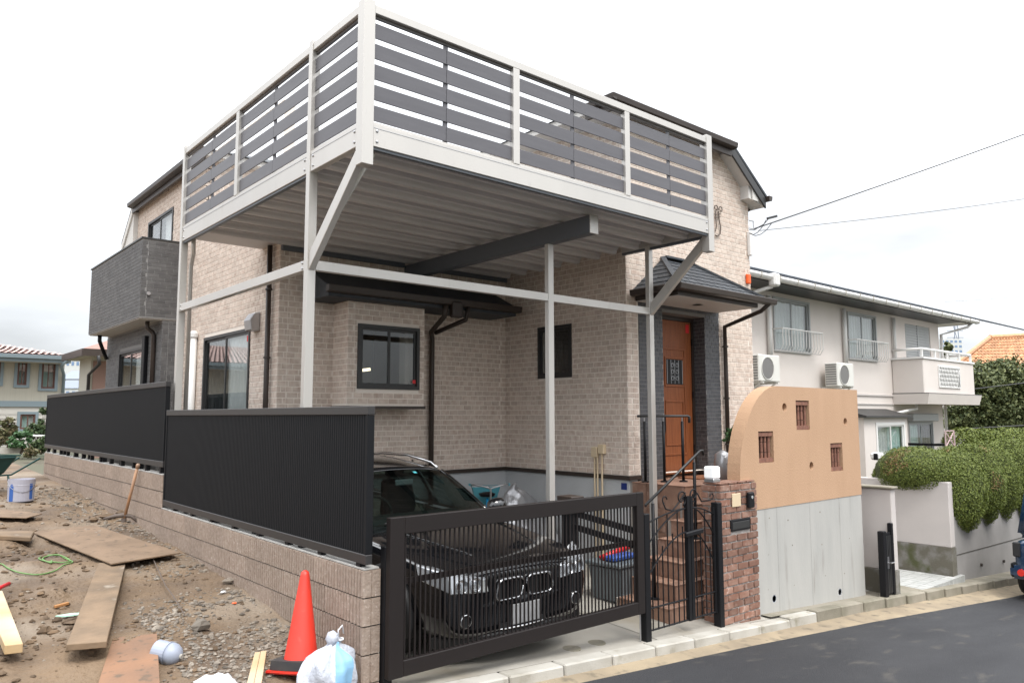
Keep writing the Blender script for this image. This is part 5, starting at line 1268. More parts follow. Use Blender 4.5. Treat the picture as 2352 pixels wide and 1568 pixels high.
hx_ = GY(1775,650,EY-.05); q = MB(); q.box(hx_.x-.1,EY-.16,NEZ-.14,hx_.x+.12,EY+.0,NEZ+.12); q.build('rain_hopper', 'gutw', nr, bevel=.03)
npipe(hx_.x-.55, 0, 4.18, True)
for px_, py0, py1 in ((1765,678,830),(1938,708,840),(2052,730,822)):
    a_, b_ = GY(px_,py0,NY-.07), GY(px_,py1,NY-.07); npipe(a_.x, a_.z, b_.z, False)
# right-hand pipe under the eave
q = MB(); q.tube([(25.0,EY+.05,NEZ-.02),(24.9,EY+.1,NEZ-.12),(24.27,NY-.05,NEZ-.35),(24.27,NY-.05,0)], .04, 8); q.build('downpipe', 'gutw', nh, smooth=True)
# balcony
BX0, BX1, BYF = 20.87, 24.45, 7.95
q = MB(); q.box(BX0,BYF,2.50,BX1,NY-.005,3.40); nb_ = q.build('balcony', 'nwall', nh, bevel=.02)
q = MB(); q.hexa([(BX0-.02,BYF-.06,2.22),(BX1+.12,BYF-.06,2.22),(BX1+.12,NY-.006,2.22),(BX0-.02,NY-.006,2.22)],[(BX0-.04,BYF-.12,2.49),(BX1+.18,BYF-.12,2.49),(BX1+.18,NY-.006,2.49),(BX0-.04,NY-.006,2.49)]); q.build('balcony_base', 'nwall', nb_)
q = MB(); q.box(BX0-.03,BYF-.03,3.40,BX1+.03,NY-.006,3.45); q.build('coping', 'white', nb_)
q = MB(); q.box(BX0-.042,BYF-.122,2.49,BX1+.182,NY-.006,2.51); q.build('drip_line', 'acdark', nb_)
q = MB(); q.tube([(BX0+.05,NY-.02,3.66),(BX0+.05,BYF+.05,3.66),(BX1-.05,BYF+.05,3.66),(BX1-.05,NY-.02,3.66)], .035, 8); q.build('rail', 'white', nb_, smooth=True)
for k in range(5): x = lerp(BX0+.06, BX1-.06, k/4); q = MB(); q.bar((x,BYF+.05,3.44),(x,BYF+.05,3.66),.05,.05); q.build('rail_post', 'white', nb_)
lx0_, lx1_ = GY(2155,850,BYF).x, GY(2203,870,BYF).x
q = MB(); q.box(lx0_,BYF-.012,2.70,lx1_,BYF-.002,3.22); lt_ = q.build('lattice_panel', 'acdark', nb_)
q = MB(); q.box(lx0_-.03,BYF-.03,2.67,lx1_+.03,BYF-.003,2.70); q.box(lx0_-.03,BYF-.03,3.22,lx1_+.03,BYF-.003,3.25); q.box(lx0_-.03,BYF-.03,2.70,lx0_,BYF-.003,3.22); q.box(lx1_,BYF-.03,2.70,lx1_+.03,BYF-.003,3.22); q.build('lattice_frame', 'white', lt_)
W_, H_ = lx1_-lx0_, .52
for k in range(-4, 12):
    for sg in (1, -1):
        a_ = k*.11; p_, q_ = [], []
        x_a, x_b = lx0_+a_, lx0_+a_+.52*.5
        za, zb_ = (2.70, 3.22) if sg > 0 else (3.22, 2.70)
        ta, tb = 0, 1
        if x_a < lx0_: ta = (lx0_-x_a)/(x_b-x_a)
        if x_b > lx1_: tb = (lx1_-x_a)/(x_b-x_a)
        if tb-ta < .05: continue
        q = MB(); q.bar((lerp(x_a,x_b,ta),BYF-.018,lerp(za,zb_,ta)),(lerp(x_a,x_b,tb),BYF-.018,lerp(za,zb_,tb)),.012,.03,up=(0,1,0)); q.build('lattice_bar', 'white', lt_)
q = MB(); a_ = GY(2075,945,8.3); q.tube([(21.2,8.3,2.22),(21.2,8.3,2.10),(20.6,8.5,2.0),(20.3,8.7,1.95)], .04, 8); q.build('drain_pipe', 'gutw', nb_, smooth=True)
# box bay on the ground floor
qx0, qx1, qy = 17.9, 20.3, 8.2
wall_holes('Y', qy, qx0, qx1, -1.2, 1.88, [(18.50,20.14,.10,1.76)], th=.1).build('bay_wall', 'nwall', nh); q = MB(); q.quad((qx0,qy,-1.2),(qx0,NY,-1.2),(qx0,NY,1.88),(qx0,qy,1.88)); q.build('bay_wall', 'nwall', nh); q = MB(); q.quad((qx1,qy,-1.2),(qx1,NY,-1.2),(qx1,NY,1.88),(qx1,qy,1.88)); q.build('bay_wall', 'nwall', nh)
q = MB(); q.hexa([(qx0-.1,qy-.12,1.88),(qx1+.1,qy-.12,1.88),(qx1+.1,NY-.004,1.88),(qx0-.1,NY-.004,1.88)],[(qx0-.1,qy-.12,1.92),(qx1+.1,qy-.12,1.92),(qx1+.1,NY-.004,2.10),(qx0-.1,NY-.004,2.10)]); q.build('bay_roof', 'frame', nh)
window(nh, 'Y', qy, 18.50, 20.14, .10, 1.76, fm='white', backs=['curtain','curtaing'], fw=.07)
# clothes poles
for z, y in ((1.18,8.0),(.92,7.75)):
    a_ = GY(2088, 985, y); q = MB(); q.tube([(21.3,y,z),(24.2,y,z+.02)], .016, 6); q.build('clothes_pole', 'steel', label='metal clothes pole beside the box bay, %s' % ('upper of the two' if z > 1 else 'lower of the two, with pegs'), cat='pole', group='clothes poles')
    if z < 1:
        for k in range(10): q = MB(); q.box(21.6+k*.16,y-.012,z-.14,21.63+k*.16,y+.012,z-.01); q.build('peg', 'bluebike' if k % 3 else 'mint', bpy.data.objects[[o.name for o in COL.objects if o.name.startswith('clothes_pole')][-1]])
q = MB(); q.box(21.15,7.72,1.14,21.35,NY-.005,1.20); q.build('pole_bracket', 'blackm', nh)
hg = GY(2182, 1008, 7.5); q = MB(); q.box(hg.x-.28,7.48,hg.z-.2,hg.x+.28,7.52,hg.z+.17)
mat('rackpink', (.55,.40,.40), .6)
q2 = MB(); q2.bar((hg.x-.3,7.5,hg.z-.2),(hg.x+.3,7.5,hg.z+.2),.02,.02); q2.bar((hg.x-.3,7.5,hg.z+.2),(hg.x+.3,7.5,hg.z-.2),.02,.02)
for s_ in (-1, 1): q2.bar((hg.x+s_*.3,7.5,hg.z-.22),(hg.x+s_*.28,7.5,hg.z+.22),.025,.025); q2.bar((hg.x-.3,7.5,hg.z+s_*.21),(hg.x+.3,7.5,hg.z+s_*.21),.025,.025)
q2.tube([(hg.x,7.5,hg.z+.2),(hg.x,7.6,1.17)], .006, 4)
hgo = q2.build('laundry_rack', 'rackpink', label='small pinkish laundry rack hanging at the end of the clothes pole', cat='laundry rack'); 
# air conditioners on brackets
def ac(px0, py0, label):
    c_ = GY(px0, py0, NY-.45); t = thing('air_conditioner', label, 'air conditioner', (c_.x, NY-.3, c_.z-.29), group='wall mounted air conditioners')
    x0_, x1_, y0_, y1_, z0_, z1_ = c_.x-.40, c_.x+.40, NY-.45, NY-.14, c_.z-.27, c_.z+.28
    part('casing', 'ac', t, (x0_,y0_,z0_,x1_,y1_,z1_), bevel=.02)
    q = MB(); q.lathe([(.235,.0),(.24,-.012),(.225,-.012),(.225,0)], (c_.x-.08,y0_-.001,c_.z), 28, 'y', cap=False); q.build('fan_ring', 'ac', t, smooth=True)
    q = MB(); q.lathe([(.215,-.004),(.05,-.006),(0,-.006)], (c_.x-.08,y0_-.001,c_.z), 28, 'y'); q.build('fan_grille', 'acdark', t)
    q = MB()
    for k in range(9): z = z0_+.05+k*.055; q.box(x0_-.012,y0_+.03,z,x0_-.001,y1_-.03,z+.022)
    q.build('side_louvre', 'acdark', t, kind='stuff')
    for x in (x0_+.12, x1_-.12):
        q = MB(); q.bar((x,y0_-.02,z0_-.02),(x,NY-.004,z0_-.02),.03,.035); q.bar((x,y0_+.05,z0_-.03),(x,NY-.01,z0_-.28),.025,.025); q.build('bracket', 'ac', t)
ac(1768, 846, 'white air conditioner on the cream wall under the window by the brick house'); ac(1943, 861, 'white air conditioner on the cream wall under the middle window')

# ================================================================== neighbour's street front: walls, gate, steps, hedge
nf = thing('entrance_wall', 'pale rendered gate wall with mossy foot beside the black metal gate', 'wall', (11.1, 5.2, street(11.1)))
part('render', 'nwall2', nf, (11.06,4.735,-.22,11.20,6.6,.90), bevel=.01); part('mossy_base', 'moss', nf, (11.052,4.728,-.85,11.208,6.6,-.221), bevel=.006); part('coping', 'kerbold', nf, (11.03,4.70,.90,11.23,6.6,.935), bevel=.01)
tw = thing('terrace_wall', 'pale rendered terrace wall behind the tiled entrance platform', 'wall', (12, 6.65, -.5))
part('render', 'nwall2', tw, (10.75,6.62,-.9,13.8,6.80,1.02), bevel=.01); part('coping', 'kerbold', tw, (10.75,6.58,1.02,13.8,6.84,1.07), bevel=.01)
gl_ = GY(2022,1083,6.65); q = MB(); q.box(gl_.x-.13,6.62,1.075,gl_.x+.15,6.78,1.21); wl = q.build('box_lamp', 'white', label='white box lamp on the terrace wall coping', cat='lamp', bevel=.03); q = MB(); q.box(gl_.x-.15,6.625,1.073,gl_.x-.128,6.70,1.2); q.build('lamp_cap', 'blackm', wl)
sw_ = thing('planter_wall', 'rendered retaining wall with mossy foot under the clipped hedge', 'wall', (13.4, 4.9, street(13.4)))
part('render', 'nwall2', sw_, (13.35,4.81,-.17,13.52,6.6,.86), bevel=.01); part('mossy_base', 'moss', sw_, (13.343,4.803,-.9,13.527,6.6,-.171), bevel=.004)
q = MB(); q.prism([(13.53,4.82,street(13.5)-.2),(26,4.82,street(26)-.2),(26,4.82,.3),(13.53,4.82,.3)], (0,.2,0)); q.build('street_face', 'nwallgrey', sw_)
q = MB(); q.prism([(13.53,4.812,-.30),(26,4.812,-.52),(26,4.812,-.53),(13.53,4.812,-.31)], (0,.01,0)); q.build('render_joint', 'joint', sw_)
for x in (14.6, 15.7): q = MB(); q.cyl((x,4.822,street(x)+.22),(x,4.79,street(x)+.22),.025,10); q.build('weep_pipe', 'hole', sw_)
q = MB(); q.box(13.53,5.02,-.4,26,9.0,.2); q.build('planting_bed', 'ground', sw_)
pl = thing('entrance_platform', 'low platform and step of pale square tiles before the neighbouring house', 'platform', (12.3, 5.2, street(12.3)))
q = MB(); q.box(11.22,4.745,-1.1,13.34,6.6,-.625); q.box(13.34,4.745,-1.1,13.62,4.80,-.625); q.box(11.22,5.62,-.65,12.6,6.6,-.45); q.build('core', 'ngrout', pl)
x = 11.225
while x < 13.6:
    y = 4.74
    while y < (6.55 if x+.14 < 13.34 else 4.75):
        up = (y > 5.6 and x < 12.5); q = MB(); z_ = -.45 if up else -.625
        q.box(x,y,z_,x+.142,min(y+.142, 9 if x+.14 < 13.34 else 4.8),z_+.012); q.build('tile', 'ntile', pl); y += .15
    for xa in (x, x+.075): q = MB(); q.box(xa,4.733,-1.1,xa+.067,4.7445,-.614); q.build('riser_tile', 'ntile', pl)
    x += .15
ng = thing('side_gate', 'narrow black metal gate between the concrete base and the pale gate wall', 'gate', (10.8, 4.8, street(10.8)))
part('gate_post', 'blackm', ng, (10.665,4.69,street(10.7)-.1,10.755,4.775,.36), bevel=.006)
part('gate_leaf', 'blackm', ng, (10.757,4.735,street(10.8)+.04,11.05,4.765,.32), bevel=.004); part('gate_stile', 'blackm', ng, (10.99,4.72,street(10.8)+.03,11.05,4.78,.44), bevel=.006)
for k in range(5): x = 10.80+.045*k; part('gate_slat', 'frame', ng, (x,4.73,street(10.8)+.06,x+.03,4.736,.28), bevel=0)
q = MB(); q.tube([(10.86,4.733,-.08),(10.86,4.69,-.08),(10.96,4.69,-.08)], .010, 6); q.build('lever_handle', 'steel', ng); q = MB(); q.box(10.835,4.725,-.16,10.885,4.734,.0); q.build('lock_plate', 'steel', ng)
# hedge
hd = thing('clipped_hedge', 'rounded clipped green hedge bulging over the planter wall', 'hedge', (14.5, 5.2, .2))
lob = [(13.72,5.45,1.0,.60,.72,.40),(14.05,5.00,.68,.60,.50,.72)]+[(15.02+.93*k,5.04+.04*math.sin(k*2.1),.70+.02*math.sin(k*3.3),.44,.54,.72+.02*k) for k in range(8)]+[(15.0,5.9,.88,1.5,.5,.38),(17.5,5.9,.88,1.5,.5,.38)]
lf, lfb, co = MB(), MB(), MB(); rh = random.Random(4)
for (cx, cy_, cz_, a_, b_, c_) in lob:
    co.lathe([(.90*math.cos(t), .90*math.sin(t)) for t in [R(-89+178*i/12) for i in range(13)]], (0,0,0), 18)
    for v in co.v[-13*18:]: v.x, v.y, v.z = cx+v.x*a_, cy_+v.y*b_, cz_+v.z*c_
    n_ = int(20000*(a_+c_)); pts = []; ptb = []
    for _ in range(n_):
        d_ = Vector((rh.gauss(0,1),rh.gauss(0,1),rh.gauss(0,1))).normalized()
        if d_.y > .55: continue
        e_ = 1+.07*noise.noise(d_*3+Vector((cx,0,0)))+.03*noise.noise(d_*11+Vector((cx,3,0)))+rh.uniform(-.08,.025)+(.06*rh.random() if rh.random() < .01 else 0)
        p_ = Vector((cx+d_.x*a_*e_, cy_+d_.y*b_*e_, cz_+d_.z*c_*e_))
        (ptb if noise.noise(p_*2.2) > .38 and rh.random() < .5 else pts).append((p_, d_))
    leaves(lf, pts, .015); leaves(lfb, ptb, .016)
lf.build('foliage', 'leafhedge', hd, fix=False, kind='stuff'); lfb.build('dry_foliage', 'leafbrown', hd, fix=False, kind='stuff'); mat('hedgecore', (.06,.075,.02), .9, bump=1, bs=40, dist=.05); co.build('inner_branches', 'hedgecore', hd, smooth=True)
# evergreen tree and lower shrubs beyond
def tree(name, label, base, h, crown, n, size, lm, group=None, cat='tree', seed=1, trunk=.12, gaps=.1):
    r_ = random.Random(seed); t = thing(name, label, cat, base, group=group); bx_, by_, bz_ = base
    q = MB(); q.tube([(bx_,by_,bz_),(bx_+.05,by_,bz_+h*.45),(bx_-.05,by_+.05,bz_+h*.8)], trunk, 8, trunk*.35); q.build('trunk', 'bark', t, smooth=True)
    q = MB()
    for (cx, cy_, cz_, rx_, ry_, rz_) in crown:
        q.tube([(bx_,by_,bz_+h*.35),((bx_+cx)/2,(by_+cy_)/2,(bz_+h*.35+cz_)/2+.1),(cx,cy_,cz_)], trunk*.4, 6, trunk*.12)
    q.build('limbs', 'bark', t, smooth=True)
    lf_ = MB(); tot = sum(c[3]*c[5] for c in crown)
    for (cx, cy_, cz_, rx_, ry_, rz_) in crown:
        k = int(n*rx_*rz_/tot); clumps = []
        for _ in range(max(6, k//60)):
            d_ = Vector((r_.gauss(0,1),r_.gauss(0,1),r_.gauss(0,1))).normalized()*r_.uniform(.45,1.0); clumps.append(d_)
        for _ in range(k):
            d_ = r_.choice(clumps)+Vector((r_.gauss(0,.15),r_.gauss(0,.15),r_.gauss(0,.12))); p_ = Vector((cx+d_.x*rx_,cy_+d_.y*ry_,cz_+d_.z*rz_)); lf_.v and None
            leaves(lf_, [(p_, d_.normalized()*.6)], size)
    lf_.build('crown', lm, t, fix=False, kind='stuff'); return t
tb = GDEP(2262, 1000, 27); 
def crown_px(dep, items): 
    o_ = []
    for (px, py, r_) in items: p_ = GDEP(px, py, dep); k = r_*dep/1739; o_.append((p_.x,p_.y,p_.z,k,k,k*.85))
    return o_
tree('evergreen_tree', 'broad dark evergreen tree below the orange tiled roof', (tb.x,tb.y,-2.2), 5.2, crown_px(27, [(2268,880,62),(2320,865,55),(2225,935,52),(2300,945,70),(2360,930,70),(2200,965,38),(2250,985,45)]), 34000, .062, 'leaftree', seed=3, trunk=.2)
tb2 = GDEP(2180,800,40); tree('small_conifer', 'small dark tree showing between the balcony and the orange roof', (tb2.x,tb2.y,-2), 5.0, crown_px(40, [(2178,798,13),(2170,806,10)]), 900, .09, 'leaftree', seed=5)
for i, (px, rr) in enumerate(((2215,28),(2262,26),(2310,28),(2352,26))):
    p_ = GDEP(px, 1015, 20); t = thing('round_shrub', 'clipped round shrub in the row behind the hedge, '+('nearest the laundry rack','second from the laundry rack','third from the laundry rack','fourth from the laundry rack')[i], 'shrub', (p_.x,p_.y,-.4), group='round shrubs behind the hedge')
    q = MB(); pts = []
    for _ in range(3500):
        d_ = Vector((rh.gauss(0,1),rh.gauss(0,1),rh.gauss(0,1))).normalized(); k = rr*20/1739*1.6*rh.uniform(.85,1.05); pts.append((Vector((p_.x+d_.x*k,p_.y+d_.y*k,p_.z+d_.z*k*.75)), d_))
    leaves(q, pts, .03); q.build('foliage', 'leafhedge', t, fix=False, kind='stuff'); q = MB(); q.tube([(p_.x,p_.y,-.6),(p_.x,p_.y,p_.z)], .04, 6); q.build('stem', 'bark', t)
# orange roofed house
oh = thing('orange_roof_house', 'distant house with orange pantile roof behind the dark tree', 'house', tuple(GDEP(2300,900,40)))
A0, A1, A2, A3 = GDEP(2195,838,38), GDEP(2420,838,40), GDEP(2440,768,44), GDEP(2272,778,42)
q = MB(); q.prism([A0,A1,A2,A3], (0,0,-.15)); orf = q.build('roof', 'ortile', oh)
nrm = (A1-A0).cross(A3-A0).normalized(); nrm = nrm if nrm.z > 0 else -nrm
rows_, cols_ = 9, 26
for r_ in range(rows_):
    for c_ in range(cols_):
        f = lambda u, v: A0.lerp(A1,u).lerp(A3.lerp(A2,u), v)
        u0, u1, v0, v1 = c_/cols_, (c_+1)/cols_, r_/rows_, (r_+1.1)/rows_
        p0, p1, p2, p3 = f(u0,v0), f(u1,v0), f(u1,v1), f(u0,v1); mid0, mid1 = f((u0+u1)/2,v0), f((u0+u1)/2,v1)
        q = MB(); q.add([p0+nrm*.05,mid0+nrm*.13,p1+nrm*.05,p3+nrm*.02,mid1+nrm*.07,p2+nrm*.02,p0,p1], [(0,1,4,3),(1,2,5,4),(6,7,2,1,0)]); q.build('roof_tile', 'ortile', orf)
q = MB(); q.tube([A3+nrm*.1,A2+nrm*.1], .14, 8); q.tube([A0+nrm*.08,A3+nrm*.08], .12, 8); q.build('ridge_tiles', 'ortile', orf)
wl_ = [Vector((A0.x+1,A0.y+1,-2)),Vector((A1.x,A1.y+1,-2)),Vector((A1.x,A1.y+6,-2)),Vector((A0.x+1,A0.y+7,-2))]; q = MB(); q.hexa(wl_, [Vector((v.x,v.y,A0.z-.2)) for v in wl_]); q.build('wall', 'nwall2', oh)
# distant block and pylon
fb = GDEP(2190,790,120); 
def far_block(name, label, px0, px1, pyt, pyb, dep, wm, rows_, cols_, cat='building'):
    a_, b_ = GDEP(px0,pyt,dep), GDEP(px1,pyb,dep); t = thing(name, label, cat, (a_.x,a_.y,-6))
    dirx = (Vector((b_.x,b_.y,0))-Vector((a_.x,a_.y,0))); L__ = dirx.length; dirx.normalize(); nn = Vector((-dirx.y,dirx.x,0)); nn = nn if nn.dot(CF) > 0 else -nn
    q = MB(); bs_ = [Vector((a_.x,a_.y,-6)), Vector((a_.x,a_.y,-6))+dirx*L__, Vector((a_.x,a_.y,-6))+dirx*L__+nn*8, Vector((a_.x,a_.y,-6))+nn*8]; q.hexa(bs_, [Vector((v.x,v.y,a_.z)) for v in bs_]); wl2 = q.build('wall', wm, t)
    for r_ in range(rows_):
        for c_ in range(cols_):
            u0, u1 = (c_+.2)/cols_*L__, (c_+.8)/cols_*L__; z1_ = a_.z-(r_+.3)*(a_.z-b_.z)/rows_; z0_ = a_.z-(r_+.75)*(a_.z-b_.z)/rows_
            o_ = Vector((a_.x,a_.y,0))-nn*.02; q = MB(); q.quad(o_+dirx*u0+Vector((0,0,z0_)),o_+dirx*u1+Vector((0,0,z0_)),o_+dirx*u1+Vector((0,0,z1_)),o_+dirx*u0+Vector((0,0,z1_))); q.build('window', 'farblue', t)
    return t
far_block('distant_building', 'pale distant apartment block at the foot of the pylon', 2160, 2212, 778, 812, 110, 'farwall', 3, 5)
pb = GDEP(2196,800,130); pyl = thing('power_pylon', 'faint lattice power pylon beyond the pale apartment block', 'pylon', (pb.x,pb.y,-6))
q = MB(); tp_ = GDEP(2196,748,130); R2 = Vector((CR.x,CR.y,0)).normalized()
for s_ in (-1,1): q.bar((pb.x+R2.x*s_*1.3,pb.y+R2.y*s_*1.3,-6),(tp_.x+R2.x*s_*.25,tp_.y+R2.y*s_*.25,tp_.z),.12,.12)
for k in range(9):
    z0_, z1_ = lerp(-6,tp_.z,k/9), lerp(-6,tp_.z,(k+1)/9); w0_, w1_ = lerp(1.3,.25,k/9), lerp(1.3,.25,(k+1)/9)
    q.bar((pb.x-R2.x*w0_,pb.y-R2.y*w0_,z0_),(pb.x+R2.x*w1_,pb.y+R2.y*w1_,z1_),.07,.07); q.bar((pb.x+R2.x*w0_,pb.y+R2.y*w0_,z0_),(pb.x-R2.x*w1_,pb.y-R2.y*w1_,z1_),.07,.07)
for zz in (.8, 2.0): q.bar((pb.x-R2.x*1.4,pb.y-R2.y*1.4,tp_.z-zz),(pb.x+R2.x*1.4,pb.y+R2.y*1.4,tp_.z-zz),.09,.09)
q.build('lattice', 'farroof', pyl)

# ================================================================== blue off-roader at the right edge
van = thing('blue_car', 'dark blue boxy off roader parked by the kerb below the hedge', 'car', (15.15, 3.30, road(15.1)), local=True, rot=(0,R(3.9),0))
VW2 = .735
rows = [(-1.68,.64,.36,.80,.83),(-1.64,.71,.30,.86,.9),(-1.5,.735,.28,.90,.94),(0,.735,.28,.92,.95),(1.1,.735,.28,.92,.96),(1.6,.72,.3,.86,.92),(1.7,.62,.38,.78,.82)]
q = body_loft(rows)
for v in q.v: v.x, v.y = v.y, v.x
q.build('body', 'vanblue', van, smooth=True, sub=2)
q = MB(); q.hexa([(-1.58,-.70,.9),(.75,-.70,.9),(.75,.70,.9),(-1.58,.70,.9)],[(-1.47,-.59,1.66),(.25,-.59,1.66),(.25,.59,1.66),(-1.47,.59,1.66)]); cabin = q.build('cabin', 'vanblue', van, bevel=.07, seg=3, smooth=True)
q = MB(); q.hexa([(-1.60,-.50,.98),(-1.55,-.50,.98),(-1.55,.50,.98),(-1.60,.50,.98)],[(-1.515,-.47,1.50),(-1.46,-.47,1.50),(-1.46,.47,1.50),(-1.515,.47,1.50)]); q.build('rear_window', 'dark', van, bevel=.02)
q = MB(); q.box(-1.78,-.74,.30,-1.60,.74,.50); q.build('rear_bumper', 'vanblue', van, bevel=.05, seg=2)
for s_ in (-1, 1):
    q = MB(); q.lathe([(.0,-.01),(.05,-.01),(.055,.03)], (-1.785,s_*.58,.40), 16, 'x'); tl_ = q.build('tail_light', 'tailred', van); 
    q = MB(); q.box(-1.70,s_*.66-.05,.62,-1.64,s_*.66+.05,.84); q.build('rear_lamp', 'carplast', van, bevel=.015)
    q = MB(); q.box(-1.62,s_*.74-.012,.30,1.5,s_*.74+.03,.52); q.build('side_cladding', 'carplast', van, bevel=.02)
    for x in (-1.05, 1.1):
        q = MB(); q.lathe([(.18,-.1),(.31,-.1),(.335,-.06),(.335,.06),(.31,.1),(.18,.1)], (x,s_*.66,.335), 28, 'y'); q.build('wheel', 'tyre', van)
q = MB(); q.lathe([(.10,-.09),(.29,-.09),(.32,-.05),(.32,.05),(.29,.09),(.1,.09)], (-1.83,.0,.86), 28, 'x'); q.build('spare_wheel', 'tyre', van)

# ================================================================== overhead wires
def wire(name, a_, b_, r_, sag, label):
    a_, b_ = Vector(a_), Vector(b_); pts = [a_.lerp(b_, i/24)-Vector((0,0,sag*4*(i/24)*(1-i/24))) for i in range(25)]
    q = MB(); q.tube(pts, r_, 5); return q.build(name, 'wire', label=label, cat='wire')
wa = Vector((11.13, W3-.02, 5.03)); wb_ = GDEP(1770, 500, 11.6)
wire('service_wire', (11.13,W3-.02,5.03), GDEP(2700,178,16), .011, .05, 'dark service wire rising from the gable of the brick house')
wire('telephone_wire', GDEP(1742,530,11.9), GDEP(2700,398,18), .005, .1, 'thin pale telephone wire running from the brick gable below the service wire')
wire('street_wire', GDEP(2236,893,24), GDEP(2600,850,24), .016, .0, 'wire crossing before the dark evergreen tree')
wire('street_wire', GDEP(2205,985,23), GDEP(2600,962,23), .016, .0, 'wire crossing low before the clipped shrubs')
wire('distant_wire', GDEP(2170,693,60), GDEP(2600,650,60), .010, .2, 'faint distant wire across the grey sky beside the cream house roof')
q = MB()
for (p0_, p1_, p2_) in (((1721,535),(1740,534),(1760,505)), ((1721,528),(1745,520),(1765,503)), ((1722,536),(1748,538),(1773,512))):
    a_, b_, c_ = GDEP(*p0_,11.4), GDEP(*p1_,11.3), GDEP(*p2_,11.35); q.tube([a_, a_.lerp(b_,.5)+Vector((0,0,-.03)), b_, b_.lerp(c_,.5)+Vector((0,0,-.02)), c_], .006, 5)
q.build('cable_loop', 'wire', label='loops of black cable hanging at the gable bracket', cat='cable')
q = MB(); a_ = GDEP(1762,502,11.35); q.bar(a_, a_+Vector((.14,-.08,.045)), .03, .03); q.build('cable_clamp', 'wire', label='small dark clamp on the service wire by the gable', cat='clamp')

# ================================================================== building plot on the left: boards, tools, rubble
def c1(u, v): return (u/4.392/1.0884, (1350+v/4.392)/1.0884)          # enlarged-view coordinates -> picture coordinates
def c2(u, v): return ((500+u/4.704)/1.0884, (1400+v/4.704)/1.0884)
def c4(u, v): return (u/4.481/1.0884, (1100+v/4.481)/1.0884)
def on_dirt(p, h=0): return Vector((p.x, p.y, dirt(p.x, p.y)+h))
def board(name, m, corners, th, label, cat, h=.03, bevel=.002, lift=None):
    zz = max(dirt(c.x, c.y) for c in corners) if lift is None else None
    zs_ = [dirt(c.x, c.y) for c in corners]; cen = sum(corners, Vector())/4
    # plane through the corners, lifted so that it rests on the ground's high spots
    up_ = max(dirt(cen.x+(a_.x-cen.x)*k, cen.y+(a_.y-cen.y)*k)-(sum(zs_)/4) for a_ in corners for k in (0,.3,.6))
    bt = [Vector((c.x,c.y,z*.5+sum(zs_)/4*.5+max(.0,up_)*.5+h+(lift[i] if lift else 0))) for i, (c, z) in enumerate(zip(corners, zs_))]
    q = MB(); q.hexa(bt, [v+Vector((0,0,th)) for v in bt]); return q.build(name, m, label=label, cat=cat, bevel=bevel)
A_, B_, C_ = GD(73,1226), GD(255,1318), GD(414,1288); D_ = A_+C_-B_
board('plywood_sheet', 'plywood', [B_,C_,D_,A_], .014, 'large muddy plywood sheet lying on the earth under the wire', 'plywood', .012)
pts = [GD(*c1(715,1385)), GD(*c1(1160,1375)), GD(*c1(1375,325)), GD(*c1(1080,320))]
board('plank', 'plank', pts, .045, 'long muddy plank running off the plywood sheet', 'plank', .025, .004)
board('red_board', 'plyred', [GD(205,1655),GD(368,1650),GD(360,1468),GD(259,1475)], .014, 'reddish plywood board beside the grey pipe cap', 'plywood', .004)
board('timber', 'timber', [GD(8,1533),GD(50,1527),GD(4,1384),GD(-42,1388)], .06, 'pale sawn timber balk with orange end, by the red hose', 'timber', .03, .003)
board('batten', 'timber', [GD(566,1590),GD(582,1590),GD(598,1503),GD(585,1503)], .03, 'pale batten lying by the cone, the one away from it', 'batten', .01); board('batten', 'timber', [GD(583,1590),GD(600,1590),GD(612,1503),GD(599,1503)], .032, 'pale batten lying by the cone, the one next to it', 'batten', .012)
board('thin_board', 'plywood', [GD(-60,1200),GD(60,1198),GD(96,1188),GD(-20,1172)], .012, 'thin pale board on the earth in front of the paint can', 'board', .02)
board('broken_board', 'plank', [GD(-40,1262),GD(70,1258),GD(78,1240),GD(-40,1238)], .05, 'broken dark board on the earth above the green cable', 'board', .01, .008)
p_ = GD(*c1(690,715)); q = MB(); q.bar(on_dirt(p_-Vector((.06,0,0)),.015), on_dirt(p_+Vector((.05,.05,0)),.03), .03, .022); q.build('wood_scrap', 'timberend', label='small orange wood scrap beside the long plank', cat='scrap', bevel=.003)
p_ = GD(*c1(775,872)); q = MB(); q.prism([on_dirt(p_+Vector((x,y,0)),.02) for x, y in ((-.11,0),(-.05,-.03),(.12,-.03),(.12,.02),(0,.02))], (0,0,.008)); q.build('mint_strip', 'mint', label='mint green plastic strip beside the long plank', cat='strip')
# green cable
cp_ = [(-80,260),(0,295),(150,370),(300,397),(450,390),(600,350),(700,310),(790,282),(770,255),(600,215),(480,212),(425,240),(520,272),(690,272),(770,255),(640,225),(500,230),(470,255),(560,285),(560,262)]
pts = [on_dirt(GD(*c1(*c_)), .016) for c_ in cp_]
sm = []
for i in range(len(pts)-1):
    p0, p1, p2, p3 = pts[max(i-1,0)], pts[i], pts[i+1], pts[min(i+2,len(pts)-1)]
    for k in range(6):
        t = k/6; sm.append(.5*((2*p1)+(-p0+p2)*t+(2*p0-5*p1+4*p2-p3)*t*t+(-p0+3*p1-3*p2+p3)*t**3))
for v in sm: v.z = max(v.z, dirt(v.x, v.y)+.010)
q = MB(); q.tube(sm, .007, 6); q.build('green_cable', 'cable', label='bright green cable coiled on the earth', cat='cable', smooth=True)
q = MB(); pts = [on_dirt(GD(*c1(*c_)), .045) for c_ in ((1540,20),(1600,120),(1690,285),(1820,540),(1900,680),(2020,900))]; q.tube(pts, .005, 5); q.build('wire_rod', 'wirem', label='thin rusty wire lying across the plywood sheet', cat='wire')
